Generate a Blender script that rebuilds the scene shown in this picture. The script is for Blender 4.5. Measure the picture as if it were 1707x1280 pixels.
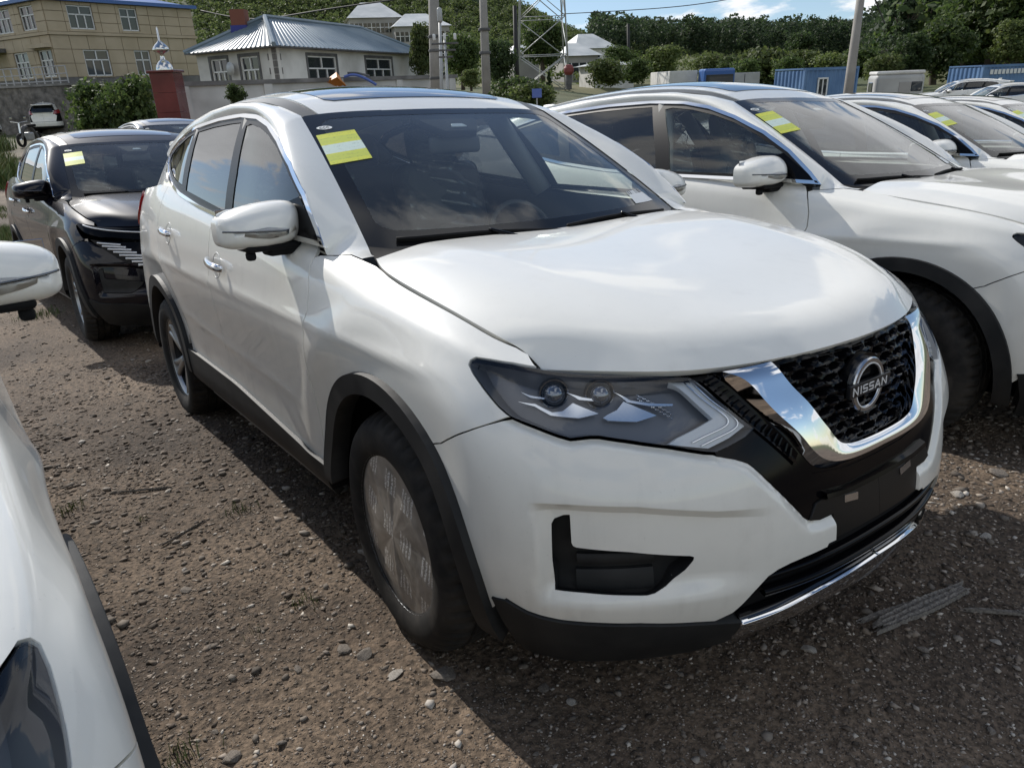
import bpy, bmesh, math, random
import numpy as np
from mathutils import Vector, Matrix
from mathutils.geometry import delaunay_2d_cdt
random.seed(7); RNG = np.random.default_rng(11)
scene = bpy.context.scene
for o in list(bpy.data.objects): bpy.data.objects.remove(o)
C = scene.collection
# ---------------------------------------------------------------- camera
CAM = np.array([1.727, -1.653, 1.377]); YAW, PITCH, ROLL = [math.radians(a) for a in (144.88, 17.63, -3.32)]
_f = np.array([math.cos(YAW)*math.cos(PITCH), math.sin(YAW)*math.cos(PITCH), -math.sin(PITCH)])
_r = np.array([math.sin(YAW), -math.cos(YAW), 0]); _u = np.cross(_r, _f)
_R = math.cos(ROLL)*_r+math.sin(ROLL)*_u; _U = -math.sin(ROLL)*_r+math.cos(ROLL)*_u
cd = bpy.data.cameras.new('camera'); cam = bpy.data.objects.new('camera', cd); C.objects.link(cam)
cam.matrix_world = Matrix(((_R[0], _U[0], -_f[0], CAM[0]), (_R[1], _U[1], -_f[1], CAM[1]), (_R[2], _U[2], -_f[2], CAM[2]), (0, 0, 0, 1)))
cd.sensor_width = 36; cd.lens = 36*1217.3/1707; cd.clip_start = .05; cd.clip_end = 4000
scene.camera = cam
scene.render.resolution_x = 1024; scene.render.resolution_y = 767
# ---------------------------------------------------------------- sun, sky, exposure
SUN_AZ, SUN_EL = math.radians(184), math.radians(38)      # direction towards the sun: azimuth measured from +x to +y
sd = Vector((math.cos(SUN_AZ)*math.cos(SUN_EL), math.sin(SUN_AZ)*math.cos(SUN_EL), math.sin(SUN_EL)))
sl = bpy.data.lights.new('sun', 'SUN'); sl.energy = 4.2; sl.angle = math.radians(.53); sl.color = (1, .955, .89)
so = bpy.data.objects.new('sun', sl); C.objects.link(so); so.rotation_euler = sd.to_track_quat('Z', 'Y').to_euler()
world = bpy.data.worlds.new('World'); scene.world = world; world.use_nodes = True
def build_world():
    nt = world.node_tree; nt.nodes.clear(); N = nt.nodes.new; L = nt.links.new
    out = N('ShaderNodeOutputWorld'); bg = N('ShaderNodeBackground'); bg.inputs['Strength'].default_value = .115
    sky = N('ShaderNodeTexSky'); sky.sky_type = 'NISHITA'; sky.sun_disc = False; sky.sun_elevation = SUN_EL
    sky.sun_rotation = math.pi/2-SUN_AZ; sky.air_density = 1.0; sky.dust_density = .25; sky.ozone_density = 1.4
    tc = N('ShaderNodeTexCoord'); sep = N('ShaderNodeSeparateXYZ'); L(tc.outputs['Generated'], sep.inputs[0])
    # cumulus: project directions onto a cloud ceiling, threshold a fractal noise
    zz = N('ShaderNodeMath'); zz.operation = 'MAXIMUM'; zz.inputs[1].default_value = .0; L(sep.outputs['Z'], zz.inputs[0])
    za = N('ShaderNodeMath'); za.operation = 'ADD'; za.inputs[1].default_value = .22; L(zz.outputs[0], za.inputs[0])
    dv = N('ShaderNodeVectorMath'); dv.operation = 'DIVIDE'; cb = N('ShaderNodeCombineXYZ')
    for k in range(3): L(za.outputs[0], cb.inputs[k])
    L(tc.outputs['Generated'], dv.inputs[0]); L(cb.outputs[0], dv.inputs[1])
    n1 = N('ShaderNodeTexNoise'); n1.inputs['Scale'].default_value = 1.25; n1.inputs['Detail'].default_value = 9; n1.inputs['Roughness'].default_value = .56
    L(dv.outputs[0], n1.inputs['Vector'])
    mp = N('ShaderNodeMapRange'); mp.interpolation_type = 'SMOOTHSTEP'; mp.inputs['From Min'].default_value = .50; mp.inputs['From Max'].default_value = .555; L(n1.outputs['Fac'], mp.inputs['Value'])
    hz = N('ShaderNodeMapRange'); hz.inputs['From Min'].default_value = -.02; hz.inputs['From Max'].default_value = .06; L(sep.outputs['Z'], hz.inputs['Value'])
    mm = N('ShaderNodeMath'); mm.operation = 'MULTIPLY'; L(mp.outputs[0], mm.inputs[0]); L(hz.outputs[0], mm.inputs[1])
    # cloud brightness: bright tops, greyer dense cores
    cr = N('ShaderNodeMapRange'); cr.inputs['From Min'].default_value = .54; cr.inputs['From Max'].default_value = .78; cr.inputs['To Min'].default_value = 1.0; cr.inputs['To Max'].default_value = .62; L(n1.outputs['Fac'], cr.inputs['Value'])
    cc = N('ShaderNodeMix'); cc.data_type = 'RGBA'; cc.inputs['Factor'].default_value = 1.0; cc.blend_type = 'MULTIPLY'
    cc.inputs['A'].default_value = (8.6, 8.7, 8.9, 1); L(cr.outputs[0], cc.inputs['B'])
    mx = N('ShaderNodeMix'); mx.data_type = 'RGBA'; L(mm.outputs[0], mx.inputs['Factor']); L(sky.outputs[0], mx.inputs['A']); L(cc.outputs['Result'], mx.inputs['B'])
    L(mx.outputs['Result'], bg.inputs['Color']); L(bg.outputs[0], out.inputs['Surface'])
build_world()
vs = scene.view_settings; vs.view_transform = 'Standard'; vs.look = 'None'; vs.exposure = 0.08; vs.gamma = 1; vs.use_curve_mapping = False
scene.render.engine = 'CYCLES'; scene.cycles.use_denoising = True; scene.cycles.max_bounces = 8; scene.cycles.transparent_max_bounces = 12; scene.cycles.caustics_reflective = False; scene.cycles.caustics_refractive = False
# ---------------------------------------------------------------- materials
MAT = {}
def mat(name, col=(.5,.5,.5), rough=.5, metal=0., coat=0., spec=.5, **kw):
    m = bpy.data.materials.new(name); m.use_nodes = True; b = m.node_tree.nodes['Principled BSDF']
    b.inputs['Base Color'].default_value = (*col, 1); b.inputs['Roughness'].default_value = rough; b.inputs['Metallic'].default_value = metal
    b.inputs['Coat Weight'].default_value = coat; b.inputs['Coat Roughness'].default_value = kw.get('crough', .04); b.inputs['Specular IOR Level'].default_value = spec
    if 'trans' in kw: b.inputs['Transmission Weight'].default_value = kw['trans']
    MAT[name] = m; return m
def nodes(m): nt = m.node_tree; return nt, nt.nodes.new, nt.links.new, nt.nodes['Principled BSDF']
def ramp(N, stops):
    r = N('ShaderNodeValToRGB'); e = r.color_ramp.elements
    while len(e) < len(stops): e.new(.5)
    for k, (p, c) in enumerate(stops): e[k].position = p; e[k].color = (*c, 1) if len(c) == 3 else c
    return r
def noisy(m, c0, c1, scale=8, detail=6, lo=.35, hi=.65, coord='Object', bump=0, bscale=None, bdist=.01, rough=None, stretch=None):
    nt, N, L, b = nodes(m); tc = N('ShaderNodeTexCoord'); src = tc.outputs[coord]
    if stretch: mp = N('ShaderNodeMapping'); mp.inputs['Scale'].default_value = stretch; L(src, mp.inputs[0]); src = mp.outputs[0]
    n = N('ShaderNodeTexNoise'); n.inputs['Scale'].default_value = scale; n.inputs['Detail'].default_value = detail; L(src, n.inputs['Vector'])
    r = ramp(N, [(lo, c0), (hi, c1)]); L(n.outputs['Fac'], r.inputs[0]); L(r.outputs[0], b.inputs['Base Color'])
    if bump:
        n2 = N('ShaderNodeTexNoise'); n2.inputs['Scale'].default_value = bscale or scale*4; n2.inputs['Detail'].default_value = 5; L(src, n2.inputs['Vector'])
        bp = N('ShaderNodeBump'); bp.inputs['Strength'].default_value = bump; bp.inputs['Distance'].default_value = bdist; L(n2.outputs['Fac'], bp.inputs['Height']); L(bp.outputs[0], b.inputs['Normal'])
    if rough:
        rr = N('ShaderNodeMapRange'); rr.inputs['To Min'].default_value, rr.inputs['To Max'].default_value = rough; L(n.outputs['Fac'], rr.inputs['Value']); L(rr.outputs[0], b.inputs['Roughness'])
    return m
def paint(name, col, dirt=(.30,.28,.25), amount=.5, cr0=.03):
    """clear-coated car paint with a film of dust: road grime low down, water runs and specks"""
    m = mat(name, col, .42, 0, .85, crough=.08); nt, N, L, b = nodes(m); tc = N('ShaderNodeTexCoord')
    sp = N('ShaderNodeSeparateXYZ'); L(tc.outputs['Object'], sp.inputs[0])
    mp = N('ShaderNodeMapping'); mp.inputs['Scale'].default_value = (26, 26, 1.6); L(tc.outputs['Object'], mp.inputs[0])
    run = N('ShaderNodeTexNoise'); run.inputs['Scale'].default_value = 1.0; run.inputs['Detail'].default_value = 4; L(mp.outputs[0], run.inputs['Vector'])
    bl = N('ShaderNodeTexNoise'); bl.inputs['Scale'].default_value = 5.5; bl.inputs['Detail'].default_value = 8; bl.inputs['Roughness'].default_value = .62; L(tc.outputs['Object'], bl.inputs['Vector'])
    spk = N('ShaderNodeTexNoise'); spk.inputs['Scale'].default_value = 140; spk.inputs['Detail'].default_value = 2; L(tc.outputs['Object'], spk.inputs['Vector'])
    low = N('ShaderNodeMapRange'); low.inputs['From Min'].default_value = 1.0; low.inputs['From Max'].default_value = .35; low.inputs['To Min'].default_value = .35; low.inputs['To Max'].default_value = 1.0; L(sp.outputs['Z'], low.inputs['Value'])
    r1 = N('ShaderNodeMapRange'); r1.inputs['From Min'].default_value = .50; r1.inputs['From Max'].default_value = .75; L(run.outputs['Fac'], r1.inputs['Value'])
    r2 = N('ShaderNodeMapRange'); r2.inputs['From Min'].default_value = .42; r2.inputs['From Max'].default_value = .72; L(bl.outputs['Fac'], r2.inputs['Value'])
    r3 = N('ShaderNodeMapRange'); r3.inputs['From Min'].default_value = .70; r3.inputs['From Max'].default_value = .76; L(spk.outputs['Fac'], r3.inputs['Value'])
    a = N('ShaderNodeMath'); a.operation = 'MULTIPLY'; L(r1.outputs[0], a.inputs[0]); L(r2.outputs[0], a.inputs[1])
    a2 = N('ShaderNodeMath'); a2.operation = 'MULTIPLY_ADD'; a2.inputs[1].default_value = .35; L(r2.outputs[0], a2.inputs[0]); L(a.outputs[0], a2.inputs[2])
    a3 = N('ShaderNodeMath'); a3.operation = 'MULTIPLY'; L(a2.outputs[0], a3.inputs[0]); L(low.outputs[0], a3.inputs[1])
    a4 = N('ShaderNodeMath'); a4.operation = 'MULTIPLY_ADD'; a4.inputs[1].default_value = .45; L(r3.outputs[0], a4.inputs[0]); L(a3.outputs[0], a4.inputs[2])
    a5 = N('ShaderNodeMath'); a5.operation = 'MULTIPLY'; a5.inputs[1].default_value = amount; a5.use_clamp = True; L(a4.outputs[0], a5.inputs[0])
    mx = N('ShaderNodeMix'); mx.data_type = 'RGBA'; mx.inputs['A'].default_value = (*col, 1); mx.inputs['B'].default_value = (*dirt, 1); L(a5.outputs[0], mx.inputs['Factor']); L(mx.outputs['Result'], b.inputs['Base Color'])
    cr = N('ShaderNodeMapRange'); cr.inputs['To Min'].default_value = cr0; cr.inputs['To Max'].default_value = .6; L(a5.outputs[0], cr.inputs['Value']); L(cr.outputs[0], b.inputs['Coat Roughness'])
    return m
def glass(name, tint, ior=1.52, rough=.0, refl=1.0, dust=0.):
    """thin sheet: tinted see-through with a Fresnel reflection"""
    m = bpy.data.materials.new(name); m.use_nodes = True; nt = m.node_tree; nt.nodes.clear(); N = nt.nodes.new; L = nt.links.new
    o = N('ShaderNodeOutputMaterial'); t = N('ShaderNodeBsdfTransparent'); t.inputs[0].default_value = (*tint, 1); g = N('ShaderNodeBsdfGlossy'); g.inputs['Roughness'].default_value = rough
    f = N('ShaderNodeFresnel'); ge = N('ShaderNodeNewGeometry'); im = N('ShaderNodeMapRange'); im.inputs['To Min'].default_value = ior; im.inputs['To Max'].default_value = 1/ior; L(ge.outputs['Backfacing'], im.inputs['Value']); L(im.outputs[0], f.inputs['IOR']); k = N('ShaderNodeMath'); k.operation = 'MULTIPLY'; k.inputs[1].default_value = refl; k.use_clamp = True; L(f.outputs[0], k.inputs[0])
    mx = N('ShaderNodeMixShader'); L(k.outputs[0], mx.inputs[0]); L(t.outputs[0], mx.inputs[1]); L(g.outputs[0], mx.inputs[2]); 
    if dust:
        d = N('ShaderNodeBsdfDiffuse'); d.inputs[0].default_value = (.54, .58, .58, 1); tc = N('ShaderNodeTexCoord'); n = N('ShaderNodeTexNoise'); n.inputs['Scale'].default_value = 4; n.inputs['Detail'].default_value = 7; L(tc.outputs['Object'], n.inputs['Vector'])
        r = N('ShaderNodeMapRange'); r.inputs['From Min'].default_value = .3; r.inputs['From Max'].default_value = .75; r.inputs['To Min'].default_value = dust*.5; r.inputs['To Max'].default_value = dust*1.6; L(n.outputs['Fac'], r.inputs['Value'])
        m2 = N('ShaderNodeMixShader'); L(r.outputs[0], m2.inputs[0]); L(mx.outputs[0], m2.inputs[1]); L(d.outputs[0], m2.inputs[2]); mx = m2
    L(mx.outputs[0], o.inputs[0])
    MAT[name] = m; return m
paint('white_paint', (.82, .81, .755), amount=.30, cr0=.035)
paint('black_paint', (.004, .004, .008), dirt=(.16, .15, .14), amount=.05); MAT['black_paint'].node_tree.nodes['Principled BSDF'].inputs['Specular IOR Level'].default_value = .05; MAT['black_paint'].node_tree.nodes['Principled BSDF'].inputs['Coat Weight'].default_value = .7
paint('grey_paint', (.16, .17, .18), amount=.2)
mat('gloss_black', (.003, .003, .004), .12, 0, .0, spec=.14)
noisy(mat('cladding', (.02, .02, .02), .6, spec=.3), (.013, .014, .015), (.030, .030, .030), 9, 7, .4, .75, bump=.15, bscale=500, bdist=.001)
mat('matte_black', (.005, .005, .006), .75, spec=.25)
mat('chrome', (.82, .83, .85), .05, 1.0)
mat('satin_chrome', (.55, .56, .58), .22, 1.0)
noisy(mat('rubber', (.012, .012, .012), .8, spec=.25), (.018, .0175, .017), (.050, .045, .040), 14, 7, .42, .72, bump=.2, bscale=160, bdist=.001)
mat('alloy', (.30, .31, .32), .32, .85)
mat('alloy_dark', (.035, .036, .038), .45, .4)
mat('ditch_strip', (.10, .098, .09), .45)
mat('seat', (.13, .13, .135), .5)
mat('dash', (.06, .061, .064), .6)
mat('headliner', (.30, .30, .29), .9)
mat('seat_film', (.72, .75, .76), .22)
glass('windscreen', (.86, .91, .88), 1.56, refl=1.35, dust=.03)
glass('side_glass', (.80, .86, .83), 1.6, refl=1.35, dust=.012)
glass('privacy_glass', (.13, .14, .145), 1.6, refl=1.35, dust=.012)
glass('lamp_lens', (.93, .95, .97), 1.48)
glass('film', (.86, .87, .88), 1.6, .18, 1.6)
mat('lamp_housing', (.15, .155, .17), .3, .3)
mat('lamp_chrome', (.72, .74, .77), .14, 1.0)
mat('lamp_drl', (.60, .63, .66), .25, 0, .5)
mat('tail_red', (.28, .010, .012), .15, 0, .8)
mat('mirror_glass', (.7, .72, .74), .02, 1.0)
mat('sticker_white', (.80, .82, .80), .5)
mat('print_black', (.03, .03, .03), .5)
mat('amber', (.45, .22, .05), .2, 0, .5)
def sticker_mat():
    m = mat('energy_label', (.8, .8, .1), .5); nt, N, L, b = nodes(m); tc = N('ShaderNodeTexCoord'); sp = N('ShaderNodeSeparateXYZ'); L(tc.outputs['UV'], sp.inputs[0])
    r = N('ShaderNodeValToRGB'); r.color_ramp.interpolation = 'CONSTANT'; e = r.color_ramp.elements
    Y1, Y2, Wt = (.70, .72, .08, 1), (.60, .66, .10, 1), (.66, .78, .70, 1)
    st = [(0, Y1), (.10, Y2), (.30, Y1), (.33, Wt), (.62, Y1), (.66, Y2), (.86, Y1)]
    while len(e) < len(st): e.new(.5)
    for k, (p, c) in enumerate(st): e[k].position = p; e[k].color = c
    L(sp.outputs['Y'], r.inputs[0])
    # faint lines of print
    mp = N('ShaderNodeMapping'); mp.inputs['Scale'].default_value = (34, 20, 1); L(tc.outputs['UV'], mp.inputs[0])
    wv = N('ShaderNodeTexVoronoi'); wv.inputs['Scale'].default_value = 1; L(mp.outputs[0], wv.inputs['Vector'])
    rr = N('ShaderNodeMapRange'); rr.inputs['From Min'].default_value = .28; rr.inputs['From Max'].default_value = .34; rr.inputs['To Min'].default_value = .45; rr.inputs['To Max'].default_value = 0; L(wv.outputs['Distance'], rr.inputs['Value'])
    ln = N('ShaderNodeMath'); ln.operation = 'SINE'; ml = N('ShaderNodeMath'); ml.operation = 'MULTIPLY'; ml.inputs[1].default_value = 62; L(sp.outputs['Y'], ml.inputs[0]); L(ml.outputs[0], ln.inputs[0])
    gt = N('ShaderNodeMath'); gt.operation = 'GREATER_THAN'; gt.inputs[1].default_value = .1; L(ln.outputs[0], gt.inputs[0])
    mu = N('ShaderNodeMath'); mu.operation = 'MULTIPLY'; L(rr.outputs[0], mu.inputs[0]); L(gt.outputs[0], mu.inputs[1])
    mx = N('ShaderNodeMix'); mx.data_type = 'RGBA'; L(mu.outputs[0], mx.inputs['Factor']); L(r.outputs[0], mx.inputs['A']); mx.inputs['B'].default_value = (.10, .14, .10, 1); L(mx.outputs['Result'], b.inputs['Base Color'])
sticker_mat()
def cover_mat():
    """dusty plastic film on the wheel with blocks of small white print"""
    m = mat('wheel_film', (.16, .145, .125), .33); nt, N, L, b = nodes(m); tc = N('ShaderNodeTexCoord')
    mp = N('ShaderNodeMapping'); mp.inputs['Rotation'].default_value = (0, 0, math.radians(14)); L(tc.outputs['UV'], mp.inputs[0])
    sp = N('ShaderNodeSeparateXYZ'); L(mp.outputs[0], sp.inputs[0])
    def band(sock, freq, thr, ph=0.):
        a = N('ShaderNodeMath'); a.operation = 'MULTIPLY_ADD'; a.inputs[1].default_value = freq; a.inputs[2].default_value = ph; L(sock, a.inputs[0])
        s = N('ShaderNodeMath'); s.operation = 'SINE'; L(a.outputs[0], s.inputs[0]); g = N('ShaderNodeMath'); g.operation = 'GREATER_THAN'; g.inputs[1].default_value = thr; L(s.outputs[0], g.inputs[0]); return g.outputs[0]
    def mul(a, b2):
        k = N('ShaderNodeMath'); k.operation = 'MULTIPLY'; L(a, k.inputs[0]); L(b2, k.inputs[1]); return k.outputs[0]
    blocks = mul(band(sp.outputs['X'], 2*math.pi*4.0, -.25, .6), band(sp.outputs['Y'], 2*math.pi*3.2, .1, 1.1))
    lines = band(sp.outputs['X'], 2*math.pi*26, -.1)
    v = N('ShaderNodeTexNoise'); v.inputs['Scale'].default_value = 90; v.inputs['Detail'].default_value = 1; L(mp.outputs[0], v.inputs['Vector'])
    g = N('ShaderNodeMath'); g.operation = 'GREATER_THAN'; g.inputs[1].default_value = .48; L(v.outputs['Fac'], g.inputs[0])
    txt = mul(mul(blocks, lines), g.outputs[0])
    n = N('ShaderNodeTexNoise'); n.inputs['Scale'].default_value = 7; n.inputs['Detail'].default_value = 6; L(tc.outputs['UV'], n.inputs['Vector'])
    r = ramp(N, [(.3, (.13, .125, .115)), (.7, (.28, .27, .25))]); L(n.outputs['Fac'], r.inputs[0])
    mx = N('ShaderNodeMix'); mx.data_type = 'RGBA'; k = N('ShaderNodeMath'); k.operation = 'MULTIPLY'; k.inputs[1].default_value = .9; L(txt, k.inputs[0]); L(k.outputs[0], mx.inputs['Factor'])
    L(r.outputs[0], mx.inputs['A']); mx.inputs['B'].default_value = (.72, .73, .72, 1); L(mx.outputs['Result'], b.inputs['Base Color'])
    b.inputs['Coat Weight'].default_value = .9; b.inputs['Coat Roughness'].default_value = .14
cover_mat()
mat('plate_black', (.008, .008, .008), .42, spec=.35)
mat('white_line', (.80, .80, .80), .35)
mat('badge_dark', (.035, .035, .038), .3, .6)
mat('step_grey', (.12, .13, .14), .4)
mat('roof_glass', (.012, .014, .020), .05, 0, 1.0)
mat('frit', (.008, .008, .009), .12, 0, .0, spec=.4)
mat('pillar_black', (.010, .010, .011), .35, spec=.2)
mat('lamp_ball', (.22, .23, .25), .05, .8)
mat('lamp_dark_chrome', (.16, .165, .175), .2, 1.0)
def barcode_mat():
    m = mat('barcode', (.8, .8, .8), .5); nt, N, L, b = nodes(m); tc = N('ShaderNodeTexCoord'); sp = N('ShaderNodeSeparateXYZ'); L(tc.outputs['UV'], sp.inputs[0])
    n = N('ShaderNodeTexWhiteNoise'); n.noise_dimensions = '1D'; fl = N('ShaderNodeMath'); fl.operation = 'FLOOR'; mu = N('ShaderNodeMath'); mu.operation = 'MULTIPLY'; mu.inputs[1].default_value = 40; L(sp.outputs['X'], mu.inputs[0]); L(mu.outputs[0], fl.inputs[0]); L(fl.outputs[0], n.inputs['W'])
    g = N('ShaderNodeMath'); g.operation = 'GREATER_THAN'; g.inputs[1].default_value = .5; L(n.outputs['Value'], g.inputs[0])
    top = N('ShaderNodeMath'); top.operation = 'GREATER_THAN'; top.inputs[1].default_value = .72; L(sp.outputs['Y'], top.inputs[0]); k = N('ShaderNodeMath'); k.operation = 'MULTIPLY'; L(g.outputs[0], k.inputs[0]); L(top.outputs[0], k.inputs[1])
    mx = N('ShaderNodeMix'); mx.data_type = 'RGBA'; L(k.outputs[0], mx.inputs['Factor']); mx.inputs['A'].default_value = (.78, .79, .78, 1); mx.inputs['B'].default_value = (.1, .1, .1, 1); L(mx.outputs['Result'], b.inputs['Base Color'])
barcode_mat()
# ---------------------------------------------------------------- smooth surfaces (tensor cubic splines)
class Spl:
    """natural cubic interpolation as a linear operator on control values"""
    def __init__(s, k):
        s.k = k = np.asarray(k, float); n = len(k); h = np.diff(k)
        A = np.eye(n); B = np.zeros((n, n))
        for i in range(1, n-1):
            A[i, i-1] = h[i-1]; A[i, i] = 2*(h[i-1]+h[i]); A[i, i+1] = h[i]
            B[i, i-1] = 6/h[i-1]; B[i, i] = -6/h[i-1]-6/h[i]; B[i, i+1] = 6/h[i]
        s.M = np.linalg.solve(A, B)
    def W(s, x, d=0):
        x = np.atleast_1d(np.asarray(x, float)); k = s.k
        i = np.clip(np.searchsorted(k, x)-1, 0, len(k)-2); h = k[i+1]-k[i]
        a = (k[i+1]-x)/h; b = (x-k[i])/h; N = len(x); E = np.zeros((N, len(k))); r = np.arange(N)
        if d == 0:
            E[r, i] += a; E[r, i+1] += b
            return E + ((a**3-a)*h*h/6)[:, None]*s.M[i] + ((b**3-b)*h*h/6)[:, None]*s.M[i+1]
        E[r, i] -= 1/h; E[r, i+1] += 1/h
        return E + (-(3*a*a-1)*h/6)[:, None]*s.M[i] + ((3*b*b-1)*h/6)[:, None]*s.M[i+1]
class Surf:
    """P[i,j] control net, i along s (knots ks), j along t (knots kt); optional displacement f(P,N)->distance"""
    def __init__(s, P, ks, kt, flip=1, disp=None, off=0.0):
        s.P = np.asarray(P, float); s.S = Spl(ks); s.T = Spl(kt); s.flip = flip; s.disp = disp; s.off = off
    def raw(s, st):
        st = np.asarray(st, float).reshape(-1, 2)
        a = s.S.W(st[:, 0]); b = s.T.W(st[:, 1])
        p = np.einsum('ni,nj,ijk->nk', a, b, s.P)
        ds = np.einsum('ni,nj,ijk->nk', s.S.W(st[:, 0], 1), b, s.P); dt = np.einsum('ni,nj,ijk->nk', a, s.T.W(st[:, 1], 1), s.P)
        n = np.cross(ds, dt)*s.flip; n /= np.linalg.norm(n, axis=1)[:, None]+1e-12
        return p, n
    def ev(s, st, off=0.0):
        p, n = s.raw(st)
        if s.disp is None: return p+n*off, n
        st = np.asarray(st, float).reshape(-1, 2); e = 2e-3
        def q(x):
            p, n = s.raw(x); return p+n*s.disp(p, n, x)[:, None]
        p = q(st); ds = q(st+[e, 0])-q(st-[e, 0]); dt = q(st+[0, e])-q(st-[0, e])
        n = np.cross(ds, dt)*s.flip; n /= np.linalg.norm(n, axis=1)[:, None]+1e-12
        return p+n*off, n
    def grid(s):
        if not hasattr(s, 'G'):
            a = np.linspace(s.S.k[0], s.S.k[-1], 160); b = np.linspace(s.T.k[0], s.T.k[-1], 60)
            s.G = np.stack(np.meshgrid(a, b, indexing='ij'), -1).reshape(-1, 2); s.GP = s.raw(s.G)[0]
        return s.G, s.GP
    def inv(s, ax, ab, lim=None):
        """(s,t) of the points whose coordinates on axes ax equal ab; lim(P)->mask limits the search"""
        G, GP = s.grid(); ab = np.asarray(ab, float).reshape(-1, 2); ok = lim(GP) if lim else np.ones(len(G), bool)
        G = G[ok]; GP = GP[ok][:, ax]; st = np.array([G[((GP-q)**2).sum(1).argmin()] for q in ab])
        lo = [s.S.k[0], s.T.k[0]]; hi = [s.S.k[-1], s.T.k[-1]]
        for _ in range(12):
            f = s.raw(st)[0][:, ax]-ab; e = 1e-4
            a = (s.raw(st+[e, 0])[0][:, ax]-s.raw(st-[e, 0])[0][:, ax])/(2*e); b = (s.raw(st+[0, e])[0][:, ax]-s.raw(st-[0, e])[0][:, ax])/(2*e)
            D = a[:, 0]*b[:, 1]-a[:, 1]*b[:, 0]; D = np.where(abs(D) < 1e-6, 1e-6, D)
            dx = np.stack([(f[:, 0]*b[:, 1]-f[:, 1]*b[:, 0])/D, (a[:, 0]*f[:, 1]-a[:, 1]*f[:, 0])/D], 1)
            st = np.clip(st-np.clip(dx, -.08, .08), lo, hi)
        return st
def smooth(a, b, x):
    t = np.clip((x-a)/(b-a), 0, 1); return t*t*(3-2*t)
def curve(pts, n=None, step=.02, closed=False):
    """dense cubic curve through points (any dimension)"""
    P = np.asarray(pts, float); P2 = np.vstack([P[-3:], P, P[:3]]) if closed else P
    d = np.r_[0, np.cumsum(np.maximum(np.linalg.norm(np.diff(P2, axis=0), axis=1), 1e-6)**.6)]
    S = Spl(d)
    if closed: a, b = d[3], d[len(P)+3]
    else: a, b = d[0], d[-1]
    L = np.linalg.norm(np.diff(P, axis=0), axis=1).sum()
    n = n or max(4, int(L/step))
    x = np.linspace(a, b, n, endpoint=not closed)
    return S.W(x)@P2
def poly(pts, step=.02, closed=True):
    """dense straight-edged polyline"""
    P = [np.asarray(p, float) for p in pts]; out = []
    Q = P+[P[0]] if closed else P
    for a, b in zip(Q[:-1], Q[1:]):
        n = max(1, int(math.ceil(np.linalg.norm(b-a)/step)))
        out += [a+(b-a)*k/n for k in range(n)]
    if not closed: out.append(P[-1])
    return np.array(out)
def inside(P, x):
    P = np.asarray(P); x = np.asarray(x); c = np.zeros(len(x), bool)
    a = P; b = np.roll(P, -1, 0)
    for (ax, ay), (bx, by) in zip(a, b):
        if ay == by: continue
        m = ((ay > x[:, 1]) != (by > x[:, 1])) & (x[:, 0] < (bx-ax)*(x[:, 1]-ay)/(by-ay)+ax); c ^= m
    return c
def area2(P): 
    x, y = P[:, 0], P[:, 1]; return (x*np.roll(y, -1)-np.roll(x, -1)*y).sum()/2
def inset(P, g):
    """move a closed polygon inwards by g"""
    P = np.asarray(P, float)
    if area2(P) < 0: P = P[::-1]
    d = np.roll(P, -1, 0)-np.roll(P, 1, 0); n = np.stack([-d[:, 1], d[:, 0]], 1); n /= np.linalg.norm(n, axis=1)[:, None]+1e-9
    return P+n*g
def dedupe(P, e=1e-4):
    out = [P[0]]
    for p in P[1:]:
        if np.linalg.norm(p-out[-1]) > e: out.append(p)
    if np.linalg.norm(out[0]-out[-1]) < e: out.pop()
    return np.array(out)
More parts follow.
